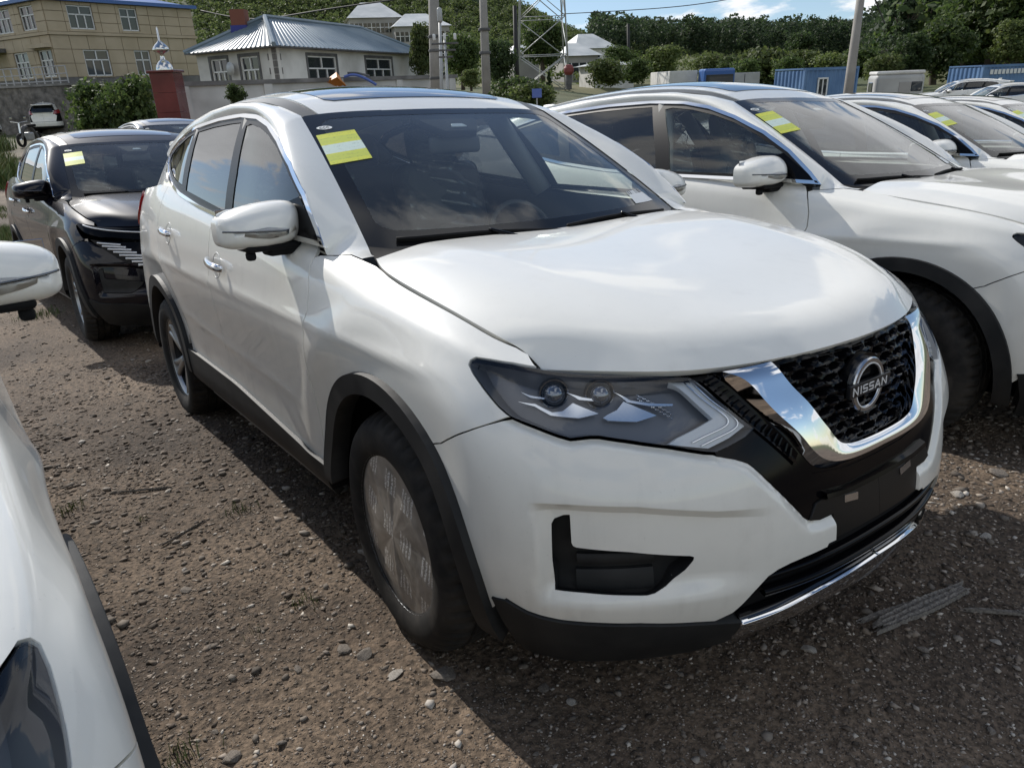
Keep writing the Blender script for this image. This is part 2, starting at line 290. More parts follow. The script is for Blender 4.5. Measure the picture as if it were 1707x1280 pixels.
# ---------------------------------------------------------------- the SUV's body surfaces (x forward from the front axle, y left, z up; right half modelled)
PLAN = np.array([(-3.72,0),(-3.69,-.40),(-3.58,-.70),(-3.35,-.845),(-3.0,-.885),(-2.65,-.893),(-2.2,-.893),(-1.7,-.893),(-1.2,-.893),(-.7,-.893),(-.3,-.895),
                 (.05,-.898),(.34,-.888),(.53,-.835),(.67,-.70),(.79,-.48),(.855,-.25),(.875,0)])
ANCH = {  # column index: ten to eleven (z, inset) rows, sill to hood edge / belt
 0: [(0.3,0.09),(0.36,0.03),(0.45,0),(0.55,-0.01),(0.66,0),(0.78,0.03),(0.9,0.05),(1,0.055),(1.08,0.06),(1.16,0.07),(1.2,0.09)],
 2: [(0.3,0.09),(0.36,0.03),(0.45,0),(0.55,-0.01),(0.66,0),(0.78,0.015),(0.91,0.03),(1.03,0.045),(1.14,0.06),(1.22,0.085),(1.26,0.11)],
 5: [(0.3,0.07),(0.36,0.02),(0.46,0.01),(0.57,0.01),(0.68,0.004),(0.8,-0.006),(0.92,-0.01),(1.05,0.005),(1.17,0.038),(1.28,0.085),(1.33,0.115)],
 8: [(0.3,0.07),(0.36,0.032),(0.45,0.021),(0.55,0.021),(0.66,0.015),(0.77,0.004),(0.87,-0.008),(0.98,0),(1.08,0.02),(1.16,0.048),(1.195,0.075)],
 9: [(0.3,0.07),(0.36,0.032),(0.45,0.022),(0.55,0.021),(0.65,0.016),(0.76,0.006),(0.86,-0.006),(0.96,0.002),(1.05,0.02),(1.122,0.046),(1.152,0.072)],
 10: [(0.3,0.06),(0.36,0.03),(0.45,0.02),(0.55,0.02),(0.65,0.016),(0.76,0.006),(0.85,-0.004),(0.93,0.008),(1.01,0.035),(1.075,0.088),(1.112,0.165)],
 11: [(.28,.05),(.34,.02),(.44,.01),(.54,.006),(.64,.0),(.75,-.004),(.85,-.004),(.92,.012),(.98,.042),(1.03,.086),(1.06,.15)],
 12: [(0.24,0.06),(0.31,0.02),(0.41,0.002),(0.51,-0.006),(0.62,-0.008),(0.73,-0.006),(0.82,0.002),(0.89,0.018),(0.945,0.045),(0.985,0.085),(1.005,0.14)],
 13: [(0.21,0.075),(0.28,0.02),(0.38,-0.022),(0.48,-0.036),(0.59,-0.04),(0.69,-0.03),(0.765,-0.008),(0.835,0.024),(0.89,0.058),(0.922,0.1),(0.935,0.15)],
 15: [(0.2,0.06),(0.27,0),(0.36,-0.045),(0.46,-0.066),(0.57,-0.066),(0.66,-0.05),(0.735,-0.022),(0.8,0.01),(0.86,0.042),(0.9,0.082),(0.912,0.13)],
 17: [(.20,.05),(.27,-.01),(.36,-.045),(.46,-.056),(.56,-.045),(.65,-.028),(.73,-.012),(.80,.0),(.86,.018),(.905,.045),(.92,.09)],
}
ARCH_F = (.004, .362, .470); ARCH_R = (-2.705, .362, .470)   # x, z, radius of the cladding's outer edge
def body_disp(p, n, st=None):
    d = np.zeros(len(p))
    for (cx, cz, r), k in ((ARCH_F, 1.0), (ARCH_R, .6)):
        rr = np.hypot(p[:, 0]-cx, p[:, 2]-cz); ang = np.arctan2(p[:, 2]-cz, p[:, 0]-cx)
        w = smooth(0.25, .9, ang)*smooth(math.pi+.1, math.pi-.5, ang)
        d -= k*.016*smooth(r+.135, r-.01, rr)*w*(p[:, 1] < -.6)
        d += k*.006*np.exp(-((rr-r-.15)/.05)**2)*w*(p[:, 1] < -.6)
    # shoulder crease running from the headlamp through the handles
    zc = .905+.035*np.clip((-p[:, 0]-.2)/2.3, -.2, 1); side = smooth(.45, .1, p[:, 0])*smooth(-3.3, -2.9, p[:, 0])*(p[:, 1] < -.6)
    d += side*(.0045*np.exp(-((p[:, 2]-zc)/.020)**2)-.002*np.exp(-((p[:, 2]-zc-.06)/.04)**2))
    # sculpted line low on the doors
    zl = .60+.10*np.clip((-p[:, 0]-.6)/1.6, 0, 1)
    d += smooth(-.55, -.8, p[:, 0])*smooth(-2.4, -2.0, p[:, 0])*(p[:, 1] < -.6)*(.003*np.exp(-((p[:, 2]-zl)/.022)**2))
    ay = np.abs(p[:, 1]); zt = np.interp(ay, [.40, .51, .666, .78], [.612, .626, .658, .668])
    d -= .026*np.clip((zt-p[:, 2])/.020, 0, 1)*smooth(.41, .47, p[:, 2])*np.clip((.832-ay)/.022, 0, 1)*smooth(.36, .56, ay)*(p[:, 0] > .5)
    return d
def make_body(off=0.0):
    J = len(PLAN); a = sorted(ANCH); R = 11
    zl = np.array([[np.interp(np.arange(J), a, [ANCH[k][r][c] for k in a]) for r in range(R)] for c in (0, 1)]); Wc = Spl(a).W(np.arange(J))
    zc = np.array([[Wc@np.array([ANCH[k][r][c] for k in a]) for r in range(R)] for c in (0, 1)]); zi = .5*zl+.5*zc            # 2,R,J
    for _ in range(2): zi[:, :, 1:-1] = .2*zi[:, :, :-2]+.6*zi[:, :, 1:-1]+.2*zi[:, :, 2:]
    Q = np.vstack([PLAN[2:0:-1]*[1, -1], PLAN, PLAN[-2:-4:-1]*[1, -1]])                # ghosts across the centre line
    tan = np.zeros_like(Q); tan[1:-1] = Q[2:]-Q[:-2]; tan[0] = Q[1]-Q[0]; tan[-1] = Q[-1]-Q[-2]
    nrm = np.stack([tan[:, 1], -tan[:, 0]], 1); nrm /= np.linalg.norm(nrm, axis=1)[:, None]   # outward for this direction of travel
    idx = [2, 1]+list(range(J))+[J-2, J-3]
    P = np.zeros((len(Q), R, 3))
    for r in range(R):
        P[:, r, :2] = Q-nrm*(zi[1, r][idx][:, None]+off); P[:, r, 2] = zi[0, r][idx]
    ks = np.r_[0, np.cumsum(np.linalg.norm(np.diff(Q, axis=0), axis=1))]; ks -= ks[2]
    kt = np.r_[0, np.cumsum([math.hypot(a1-a0, b1-b0) for (a0, b0), (a1, b1) in zip(ANCH[8][:-1], ANCH[8][1:])])]
    S = Surf(P, ks, kt, 1, body_disp); S.s0 = ks[2]; S.s1 = ks[-3]
    return S
BODY = make_body()
HN = [[(-.24,0,1.114),(-.25,-.23,1.119),(-.262,-.45,1.121),(-.265,-.63,1.114),(-.262,-.720,1.098)],
      [(-.04,0,1.100),(-.05,-.245,1.108),(-.075,-.48,1.114),(-.11,-.66,1.105),(-.14,-.752,1.078)],
      [(.20,0,1.074),(.19,-.25,1.082),(.16,-.49,1.090),(.11,-.69,1.078),(.075,-.777,1.047)],
      [(.45,0,1.032),(.435,-.25,1.039),(.40,-.48,1.045),(.33,-.68,1.036),(.275,-.764,1.014)],
      [(.65,0,.989),(.635,-.24,.992),(.585,-.45,.992),(.495,-.635,.983),(.405,-.738,.963)],
      [(.775,0,.952),(.752,-.235,.953),(.685,-.435,.950),(.575,-.612,.949),(.455,-.722,.944)],
      [(.832,0,.906),(.806,-.255,.904),(.728,-.462,.903),(.625,-.600,.910),(.497,-.712,.912)]]
def hood_disp(p, n, st=None):
    y = np.abs(p[:, 1]); yr = .60-.16*np.clip((p[:, 0]+.25)/1.0, 0, 1)      # twin creases converging on the grille
    f = smooth(.70, .30, p[:, 0])
    return f*.005*smooth(yr+.05, yr-.05, y)
def make_hood():
    P = np.array(HN); U_ = np.linspace(0, 1, 7); W_ = np.array([0, .3, .6, .85, 1.])       # fair the net: low-order least squares, edges weighted
    A = np.array([[u**i*w**j for i in range(5) for j in (0, 2, 4, 6)] for u in U_ for w in W_]); Ay = np.array([[u**i*w**j for i in range(5) for j in (1, 3, 5)] for u in U_ for w in W_]); wt = np.array([(3. if w == 1 else 1.)*(2. if u in (0, 1) else 1.) for u in U_ for w in W_])
    for k, B in ((0, A), (1, Ay), (2, A)): P[..., k] = (B@np.linalg.lstsq(B*wt[:, None], P[..., k].ravel()*wt, rcond=None)[0]).reshape(7, 5)
    m = P[:, 1:][:, ::-1]*[1, -1, 1]
    P = np.concatenate([m, P], 1)                                                        # columns from left to right
    ks = np.r_[0, np.cumsum(np.linalg.norm(np.diff(P[:, 4], axis=0), axis=1))]
    kt = np.r_[0, np.cumsum(np.linalg.norm(np.diff(P[2], axis=0), axis=1))]
    return Surf(P, ks, kt, -1, hood_disp)
HOOD = make_hood()
# windscreen: base, sides and top
def make_ws():
    B = [(-.20,0,1.085),(-.22,-.24,1.086),(-.265,-.46,1.092),(-.325,-.61,1.103),(-.375,-.684,1.116)]
    T = [(-1.045,0,1.562),(-1.05,-.20,1.561),(-1.055,-.37,1.558),(-1.06,-.50,1.551),(-1.066,-.577,1.543)]
    rows = []
    for v in (0, .25, .5, .75, 1):
        r = []
        for k, (b, t) in enumerate(zip(B, T)):
            b = np.array(b); t = np.array(t); p = b+(t-b)*v
            p = p+np.array([.45, 0, .89])*(.020*4*v*(1-v))*(1-.35*(k/4)**2); r.append(p)
        rows.append(r)
    P = np.array(rows); m = P[:, 1:][:, ::-1]*[1, -1, 1]; P = np.concatenate([m, P], 1)
    ks = np.r_[0, np.cumsum(np.linalg.norm(np.diff(P[:, 4], axis=0), axis=1))]; kt = np.r_[0, np.cumsum(np.linalg.norm(np.diff(P[2], axis=0), axis=1))]
    return Surf(P, ks, kt, 1)
WS = make_ws()
DITCH = np.array([(-1.066,-.577,1.543),(-1.2,-.590,1.590),(-1.45,-.598,1.630),(-1.8,-.600,1.648),(-2.2,-.592,1.643),(-2.6,-.575,1.618),(-3.0,-.552,1.575),(-3.3,-.53,1.535),(-3.5,-.515,1.50)])
ROOFC = np.array([(-1.045,0,1.562),(-1.19,0,1.622),(-1.44,0,1.680),(-1.8,0,1.712),(-2.2,0,1.710),(-2.6,0,1.685),(-3.0,0,1.640),(-3.35,0,1.590),(-3.6,0,1.55)])
def make_roof():
    rows = []
    for c, e in zip(ROOFC, DITCH):
        r = []
        for w in (0, .3, .58, .8, .93, 1):
            p = c+(e-c)*w; p[2] = c[2]-(c[2]-e[2])*w**2.3; p[0] = c[0]+(e[0]-c[0])*w**2; r.append(p)
        rows.append(r)
    P = np.array(rows); m = P[:, 1:][:, ::-1]*[1, -1, 1]; P = np.concatenate([m, P], 1)
    ks = np.r_[0, np.cumsum(np.linalg.norm(np.diff(P[:, 5], axis=0), axis=1))]; kt = np.r_[0, np.cumsum(np.linalg.norm(np.diff(P[3], axis=0), axis=1))]
    return Surf(P, ks, kt, 1)
ROOF = make_roof()
# side glass plane (tumblehome)
def gy(x, z):
    x = np.asarray(x, float); z = np.asarray(z, float); d = z-1.13
    g0 = .848-.055*smooth(-.85, -.25, x)-.055*smooth(-2.2, -3.1, x)-.10*smooth(-2.9, -3.6, x)
    return -(g0-.27*d-.46*d*d)
def make_glass():
    xs = np.linspace(-3.7, -.1, 19); zs = np.linspace(1.04, 1.66, 9)
    P = np.array([[(x, gy(x, z), z) for z in zs] for x in xs])
    return Surf(P, xs+3.7, zs-1.04, 1)
SIDE = make_glass()
TR = {
 'HL': [(4.7504, 0.8017), (4.7514, 0.8211), (4.763, 0.8396), (4.8048, 0.8556), (4.8644, 0.8729), (4.9321, 0.8822), (5.0222, 0.8836), (5.1111, 0.881), (5.2085, 0.8713), (5.3, 0.855), (5.3151, 0.8355), (5.3593, 0.7597), (5.4298, 0.6521), (5.4022, 0.6268), (5.3558, 0.6043), (5.3272, 0.5931), (5.305, 0.5988), (5.2257, 0.6286), (5.1444, 0.6509), (5.0823, 0.6639), (5.0632, 0.6625), (5.021, 0.6503), (4.9934, 0.6575), (4.9452, 0.6728), (4.8876, 0.6853), (4.8544, 0.7061), (4.8128, 0.7403), (4.7696, 0.7781)],
 'SEAM': [(4.6817, 0.4997), (4.7517, 0.5508), (4.8244, 0.6218), (4.8817, 0.6821)],
 'WB': [(5.3347, 0.5819), (5.3788, 0.564), (5.4073, 0.5469), (5.4264, 0.523), (5.4649, 0.4674), (5.5006, 0.4165), (5.5408, 0.3618), (5.5553, 0.3491), (5.5857, 0.3416), (5.6324, 0.3441), (5.6332, 0.2765), (5.608, 0.2763), (5.6041, 0.2685), (5.5324, 0.2648), (5.4945, 0.2609), (5.4639, 0.2541), (5.4408, 0.2419), (5.4107, 0.2095), (5.3857, 0.1749), (5.368, 0.1548), (5.3283, 0.1375), (5.2809, 0.1462), (5.155, 0.1624), (5.0609, 0.1641), (4.9912, 0.1632), (4.9506, 0.1655), (4.9191, 0.1699), (4.8709, 0.1861), (4.8184, 0.1964)],
 'FOG': [(4.9777, 0.4004), (4.984, 0.4151), (5.0027, 0.4272), (5.0141, 0.4296), (5.0151, 0.3565), (5.0184, 0.3484), (5.0251, 0.3449), (5.1318, 0.3378), (5.2634, 0.3164), (5.273, 0.3123), (5.2713, 0.3044), (5.2541, 0.2829), (5.2109, 0.2498), (5.1852, 0.2377), (5.1678, 0.2344), (5.1302, 0.235), (5.0385, 0.2359), (4.9794, 0.2337), (4.9765, 0.3082)],
 'FSTEP': [(4.9533, 0.427), (4.9617, 0.4457), (4.991, 0.4655), (5.1317, 0.4628), (5.3089, 0.4302)],
 'SKIDT': [(5.4007, 0.0448), (5.3971, 0.115), (5.5004, 0.1294), (5.5638, 0.1453), (5.6559, 0.1588), (5.7685, 0.1634)],
 'SKIDB': [(5.4007, 0.0448), (5.4509, 0.0665), (5.5348, 0.0841), (5.6074, 0.0923), (5.6801, 0.1125), (5.8, 0.1124)],
 'SKIRT': [(4.7646, -0.0876), (5.0085, -0.0331), (5.1825, -0.07), (5.3403, -0.0691)],
 'VIN': [(5.5236, 0.8317), (5.5481, 0.7682), (5.5782, 0.7079), (5.6101, 0.6304), (5.6304, 0.5909), (5.6456, 0.5552)],
 'VRIDGE': [(5.3876, 0.8294), (5.4313, 0.8028), (5.4607, 0.7441), (5.4937, 0.6739), (5.53, 0.601), (5.5778, 0.5217)],
 'VOUT': [(5.3682, 0.8634), (5.4038, 0.8019), (5.4423, 0.7328), (5.4863, 0.6567), (5.5249, 0.5865), (5.5653, 0.5101), (5.5798, 0.5033), (5.6305, 0.4857), (5.6695, 0.4795), (5.7512, 0.473)],
 'VBAND': [(5.6389, 0.5472), (5.6607, 0.5289), (5.7133, 0.523), (5.8019, 0.525), (5.8979, 0.5236)],
 'VLIN': [(5.9961, 0.8539), (5.9461, 0.7422), (5.9254, 0.5731)],
 'VLOUT': [(6.0398, 0.8215), (5.9939, 0.6965), (5.977, 0.6053), (5.953, 0.5396)],
 'WL': [(6.0159, 0.346), (6.0476, 0.3408), (6.13, 0.3499), (6.2173, 0.3897), (6.307, 0.5003), (6.2377, 0.1732), (6.0159, 0.275)],
 'ARCHO': [(3.9072, 0.3236), (4.0386, 0.4537), (4.213, 0.5421), (4.335, 0.5659), (4.535, 0.5555), (4.6817, 0.4997), (4.7788, 0.3757), (4.8092, 0.186)],
 'DOORF': [(3.8987, 0.5158), (3.93, 0.7003), (3.9016, 0.8474), (3.8733, 0.894)],
 'SILLT': [(2.172, 0.2076), (2.9359, 0.2121), (3.5004, 0.1645), (3.9982, 0.1218)],
 'DRL': [(5.2502, 0.8773), (5.3217, 0.8398), (5.3662, 0.7522), (5.4146, 0.6663), (5.3712, 0.6335), (5.3184, 0.6091), (5.2313, 0.6352), (5.2532, 0.6539), (5.298, 0.6787), (5.3423, 0.7055), (5.3034, 0.7721), (5.2604, 0.8499)],
 'PROJ': [(4.9828, 0.8029), (5.0961, 0.8192)],
 'BL1': [(4.8917, 0.7448), (4.9366, 0.743), (4.9771, 0.7226), (5.0428, 0.7248), (5.0878, 0.7438), (5.029, 0.7744), (5.0046, 0.7424), (4.9803, 0.7335), (4.9376, 0.7518)],
 'BL2': [(5.0965, 0.7302), (5.1068, 0.7217), (5.171, 0.7176), (5.2186, 0.7355), (5.1472, 0.786), (5.1298, 0.7571), (5.1067, 0.7406)],
 'BL3': [(4.8956, 0.7814), (4.923, 0.7777), (4.9593, 0.7801), (4.9595, 0.775), (4.9236, 0.7701)],
 'BL4': [(5.0134, 0.8146), (5.051, 0.7981), (5.0884, 0.7929), (5.088, 0.7863), (5.0436, 0.7882)],
 'BL5': [(5.1277, 0.8278), (5.1629, 0.7898), (5.2105, 0.7764), (5.2605, 0.7694), (5.2584, 0.7636), (5.2027, 0.7688), (5.1554, 0.7837)],
 'LADO': [(5.3175, 0.8443), (5.3723, 0.7495), (5.4429, 0.626), (5.5229, 0.5115)],
 'LADI': [(5.362, 0.8575), (5.3976, 0.7966), (5.4376, 0.7271), (5.4787, 0.6544), (5.5374, 0.5459)],
 'SLOT': [(5.5285, 0.4903), (5.5646, 0.4887), (5.623, 0.4784), (5.6772, 0.4683), (5.7744, 0.4552), (5.88, 0.4505)],
 'SLOTB': [(5.5348, 0.4719), (5.5707, 0.4271), (5.6143, 0.3978), (5.6684, 0.3901), (5.766, 0.3873)],
 'BRKT': [(5.6709, 0.3637), (5.7226, 0.3558), (5.7244, 0.3758), (5.6724, 0.3836)],
 'HANDF': [(2.8454, 0.7279), (3.1062, 0.7058)],
 'HANDR': [(2.05, 0.7621), (2.2094, 0.7424)],
 'STK': [(0.7836, 1.2699), (0.8011, 1.1151), (0.5715, 1.1205), (0.5421, 1.2748)],
 'CCC': [(0.8407, 1.2238), (0.8382, 1.1938), (0.8152, 1.2304)],
 'BAR': [(0.2033, 0.1467), (0.1866, 0.0365), (0.089, 0.0276), (0.1116, 0.1412)],
}
# ---------------------------------------------------------------- mesh helpers
def obj(name, V, F, m, parent=None, N=None, smooth=True, uv=None):
    me = bpy.data.meshes.new(name); me.from_pydata([tuple(map(float, v)) for v in V], [], [tuple(map(int, f)) for f in F])
    ms = m if isinstance(m, (list, tuple)) else [m]
    for k in ms: me.materials.append(MAT[k] if isinstance(k, str) else k)
    if smooth: me.shade_smooth()
    if uv is not None:
        ul = me.uv_layers.new(name='UV'); li = np.zeros(len(me.loops), int); me.loops.foreach_get('vertex_index', li)
        ul.data.foreach_set('uv', np.asarray(uv, float)[li].ravel())
    me.validate()
    if N is not None and smooth and len(me.vertices) == len(N): me.normals_split_custom_set_from_vertices([tuple(map(float, n)) for n in N])
    o = bpy.data.objects.new(name, me); C.objects.link(o)
    if parent: o.parent = parent
    return o
class MB:
    """collects pieces of one mesh"""
    def __init__(s): s.V = []; s.F = []; s.N = []; s.n = 0; s.hasN = True
    def add(s, V, F, N=None):
        V = np.asarray(V, float); s.V.append(V); s.F += [tuple(i+s.n for i in f) for f in F]; s.n += len(V)
        if N is None: s.hasN = False
        else: s.N.append(np.asarray(N, float))
        return s
    def addm(s, V, F, N=None):
        """piece and its mirror image across the car's centre plane"""
        s.add(V, F, N); s.add(np.asarray(V)*[1, -1, 1], [tuple(reversed(f)) for f in F], None if N is None else np.asarray(N)*[1, -1, 1]); return s
    def mir(s):
        o = MB(); o.add(np.vstack(s.V)*[1, -1, 1], [tuple(reversed(f)) for f in s.F], np.vstack(s.N)*[1, -1, 1] if s.hasN else None); return o
    def xf(s, M):
        A = np.array(M); R = A[:3, :3]; s.V = [v@R.T+A[:3, 3] for v in s.V]; s.N = [n@R.T for n in s.N]; return s
    def build(s, name, m, parent=None, smooth=True, auto=None):
        V = np.vstack(s.V); o = obj(name, V, s.F, m, parent, np.vstack(s.N) if s.hasN and s.N else None, smooth)
        if auto is not None and not (s.hasN and s.N): sharp(o, auto)
        return o
def sharp(o, deg=35):
    me = o.data; bm = bmesh.new(); bm.from_mesh(me); a = math.radians(deg)
    for e in bm.edges:
        if len(e.link_faces) == 2 and e.calc_face_angle(0) > a: e.smooth = False
    bm.to_mesh(me); bm.free(); return o
def both(mb, name, m, parent, **k):
    """right-hand part plus its left-hand twin"""
    a = mb.build(name, m, parent, **k); b = mb.mir().build(name, m, parent, **k); return a, b
def empty(name, label=None, cat=None, loc=(0, 0, 0), rz=0., group=None, parent=None):
    o = bpy.data.objects.new(name, None); o.empty_display_size = .2; C.objects.link(o); o.location = loc; o.rotation_euler = (0, 0, rz)
    tag(o, label, cat, group)
    if parent: o.parent = parent
    return o
def tag(o, label=None, cat=None, group=None, kind=None):
    if label: o['label'] = label
    if cat: o['category'] = cat
    if group: o['group'] = group
    if kind: o['kind'] = kind
    return o
def copy_tree(o, parent=None, mats=None, skip=()):
    c = o.copy(); C.objects.link(c); c.parent = parent
    for ch in o.children:
        if ch.name.split('.')[0] in skip: continue
        copy_tree(ch, c, mats, skip)
    return c
def box(x0, x1, y0, y1, z0, z1):
    V = [(x, y, z) for z in (z0, z1) for y in (y0, y1) for x in (x0, x1)]
    return np.array(V, float), [(0, 2, 3, 1), (4, 5, 7, 6), (0, 1, 5, 4), (2, 6, 7, 3), (0, 4, 6, 2), (1, 3, 7, 5)]
def bbox(sx, sy, sz, b=.01, c=(0, 0, 0), n=3):
    """rounded box as a superellipsoid-free bevelled block"""
    bm = bmesh.new(); bmesh.ops.create_cube(bm, size=1); bmesh.ops.scale(bm, vec=(sx, sy, sz), verts=bm.verts)
    bmesh.ops.bevel(bm, geom=bm.edges[:], offset=min(b, .49*min(sx, sy, sz)), segments=n, profile=.5, affect='EDGES')
    V = np.array([v.co[:] for v in bm.verts])+np.array(c); bm.verts.index_update(); F = [tuple(v.index for v in f.verts) for f in bm.faces]; bm.free(); return V, F
def tube(P, r, n=8, closed=False, cap=True):
    P = np.asarray(P, float); r = np.broadcast_to(r, (len(P),)); T = np.gradient(P, axis=0); T /= np.linalg.norm(T, axis=1)[:, None]+1e-9
    up = np.array([0, 0, 1.]) if abs(T[0][2]) < .9 else np.array([1., 0, 0]); V = []
    for p, t, q in zip(P, T, r):
        a = np.cross(t, up); a /= np.linalg.norm(a)+1e-9; b = np.cross(a, t); up = b
        for k in range(n): th = 2*math.pi*k/n; V.append(p+q*(math.cos(th)*a+math.sin(th)*b))
    F = [(i*n+k, i*n+(k+1) % n, (i+1)*n+(k+1) % n, (i+1)*n+k) for i in range(len(P)-1) for k in range(n)]
    if cap: F += [tuple(range(n))[::-1], tuple((len(P)-1)*n+k for k in range(n))]
    return np.array(V), F
def lathe(prof, n=48, axis='y', a0=0., a1=2*math.pi):
    """prof: (radius, along) pairs turned about an axis"""
    V = []; full = abs(a1-a0-2*math.pi) < 1e-6; m = n if full else n+1
    for k in range(m):
        th = a0+(a1-a0)*k/n; c, s = math.cos(th), math.sin(th)
        for r, h in prof: V.append((r*c, h, r*s) if axis == 'y' else (r*c, r*s, h))
    P = len(prof); F = []
    for k in range(n):
        k2 = (k+1) % m
        for j in range(P-1): F.append((k*P+j, k2*P+j, k2*P+j+1, k*P+j+1) if axis == 'y' else (k*P+j, k*P+j+1, k2*P+j+1, k2*P+j)[::-1])
    return np.array(V), F
def gridmesh(P, flip=False):
    """P[i,j,3] -> verts, quads"""
    n, m = P.shape[:2]; F = [(i*m+j, (i+1)*m+j, (i+1)*m+j+1, i*m+j+1) for i in range(n-1) for j in range(m-1)]
    return P.reshape(-1, 3), [f[::-1] for f in F] if flip else F
def gnorm(P, flip=False):
    a = np.gradient(P, axis=0); b = np.gradient(P, axis=1); n = np.cross(a, b); n /= np.linalg.norm(n, axis=2)[..., None]+1e-12
    return (-n if flip else n).reshape(-1, 3)
def prism(poly2, z0, z1, axis='z'):
    """extrude a 2D outline (counter-clockwise)"""
    P = np.asarray(poly2, float)
    if area2(P) < 0: P = P[::-1]
    n = len(P); A = np.c_[P, np.full(n, z0)]; B = np.c_[P, np.full(n, z1)]; V = np.vstack([A, B])
    F = [tuple(range(n))[::-1], tuple(range(n, 2*n))]+[(k, (k+1) % n, n+(k+1) % n, n+k) for k in range(n)]
    if axis == 'x': V = V[:, [2, 0, 1]]
    if axis == 'y': V = V[:, [1, 2, 0]]
    return V, F
def fill2(P, holes=(), step=None, extra=None):
    """triangulate a 2D region: outline, holes, interior lattice -> points, tris, outline index loops"""
    loops = [P]+list(holes); pts = np.vstack(loops); E = []; k = 0; L = []
    for l in loops: E += [(k+i, k+(i+1) % len(l)) for i in range(len(l))]; L.append(list(range(k, k+len(l)))); k += len(l)
    if extra is not None: extra = extra[inside(P, extra)]
    if step:
        lo, hi = P.min(0), P.max(0); gx = np.arange(lo[0]+step/2, hi[0], step); gy_ = np.arange(lo[1]+step/2, hi[1], step)
        if len(gx) and len(gy_):
            G = np.stack(np.meshgrid(gx, gy_), -1).reshape(-1, 2); m = inside(P, G)
            for h in holes: m &= ~inside(h, G)
            G = G[m]
            if len(G):
                d = np.full(len(G), 9.)
                for q in pts: d = np.minimum(d, ((G-q)**2).sum(1))
                if extra is not None:
                    for q in extra: d = np.minimum(d, ((G-q)**2).sum(1))
                G = G[d > (.45*step)**2]; pts = np.vstack([pts, G])
    if extra is not None and len(extra): pts = np.vstack([pts, extra])
    v, e, f, ov, oe, of = delaunay_2d_cdt([Vector(map(float, p)) for p in pts], E, [], 0, 1e-6)
    Q = np.array([p[:] for p in v]); T = np.array([t for t in f if len(t) == 3]); c = Q[T].mean(1); ok = inside(P, c)
    for h in holes: ok &= ~inside(h, c)
    T = T[ok]; a = Q[T]; s = (a[:, 1, 0]-a[:, 0, 0])*(a[:, 2, 1]-a[:, 0, 1])-(a[:, 1, 1]-a[:, 0, 1])*(a[:, 2, 0]-a[:, 0, 0])
    T = np.where((s < 0)[:, None], T[:, ::-1], T)
    inv = {}
    for i, src in enumerate(ov):
        for q in src: inv[q] = i
    return Q, T, [[inv.get(i) for i in l] for l in L]
def panel(S, outline, step=.022, off=0., lip=.012, holes=(), gap=.0032, extra=None):
    """a piece of a body surface cut to an outline in (s,t), with its edges folded inwards"""
    O = dedupe(poly(outline, step*.6)); O = inset(O, gap); Hs = [inset(dedupe(poly(h, step*.6)), -gap) for h in holes]
    Q, T, loops = fill2(O, Hs, step, extra); V, N = S.ev(Q, off)
    F = [tuple(t) for t in T]
    fn = np.cross(V[T[:, 1]]-V[T[:, 0]], V[T[:, 2]]-V[T[:, 0]]); 
    if (fn*N[T[:, 0]]).sum() < 0: F = [t[::-1] for t in F]; sg = -1
    else: sg = 1
    if lip:
        for li, l in enumerate(loops):
            l = [i for i in l if i is not None]; l = l[::-1] if li else l; n = len(l); k = len(V); top = V[l]; nn = N[l]
            tg = np.roll(top, -1, 0)-np.roll(top, 1, 0); out = np.cross(tg, nn)*sg; out /= np.linalg.norm(out, axis=1)[:, None]+1e-9
            r = min(.003, lip*.4); V = np.vstack([V, top, top-nn*r*.55+out*r*.0, top-nn*lip]); N = np.vstack([N, (nn*.75+out*.66), (out*.95+nn*.3), out])
            N[k:] /= np.linalg.norm(N[k:], axis=1)[:, None]+1e-9
            for a in (0, 1):
                for i in range(n):
                    j = (i+1) % n; q = (k+a*n+i, k+(a+1)*n+i, k+(a+1)*n+j, k+a*n+j); F.append(q if sg > 0 else q[::-1])
    return V, F, N
def loftgrid(U, Lw, m=9, bulge=.02, outward=(0, -1, .4)):
    """surface between two matched curves, bowed outwards"""
    U = np.asarray(U, float); Lw = np.asarray(Lw, float); w = np.linspace(0, 1, m); D = np.asarray(outward, float); D = D/np.linalg.norm(D)
    b = np.broadcast_to(bulge, (len(U),))
    return np.array([[l+(u-l)*k+D*(bb*4*k*(1-k)) for k in w] for u, l, bb in zip(U, Lw, b)])
def resamp(P, n):
    P = np.asarray(P, float); d = np.r_[0, np.cumsum(np.linalg.norm(np.diff(P, axis=0), axis=1))]; x = np.linspace(0, d[-1], n)
    return np.stack([np.interp(x, d, P[:, k]) for k in range(P.shape[1])], 1)
# ---------------------------------------------------------------- the SUV
# the bumper skin rolls over along its upper edge (under the lamp and down beside the grille)
BEDGE = np.vstack([poly(np.array(TR['HL'])[24:14:-1]+[0, -.006], .008, False), poly(np.array(TR['WB'])[:10], .008, False)])
def bumper_disp(p, n, st):
    d = np.full(len(st), 9.)
    for q in BEDGE: d = np.minimum(d, ((st-q)**2).sum(1))
    d = np.sqrt(d); return body_disp(p, n)-.016*smooth(.030, -.004, d)
BUMPER = Surf(BODY.P, BODY.S.k, BODY.T.k, 1, bumper_disp)
def arc(c, r, a0, a1, n=24): return [(c[0]+r*math.cos(math.radians(a)), c[1]+r*math.sin(math.radians(a))) for a in np.linspace(a0, a1, n)]
SIDEL = lambda P: P[:, 1] < -.55
def XZ(pts): return BODY.inv([0, 2], pts, lambda P: (P[:, 1] < -.55) & (P[:, 0] < .62) & (P[:, 0] > -3.4))
def XY(pts): return BODY.inv([0, 1], pts, lambda P: (P[:, 2] > .9) & (P[:, 0] < .62) & (P[:, 0] > -.9))
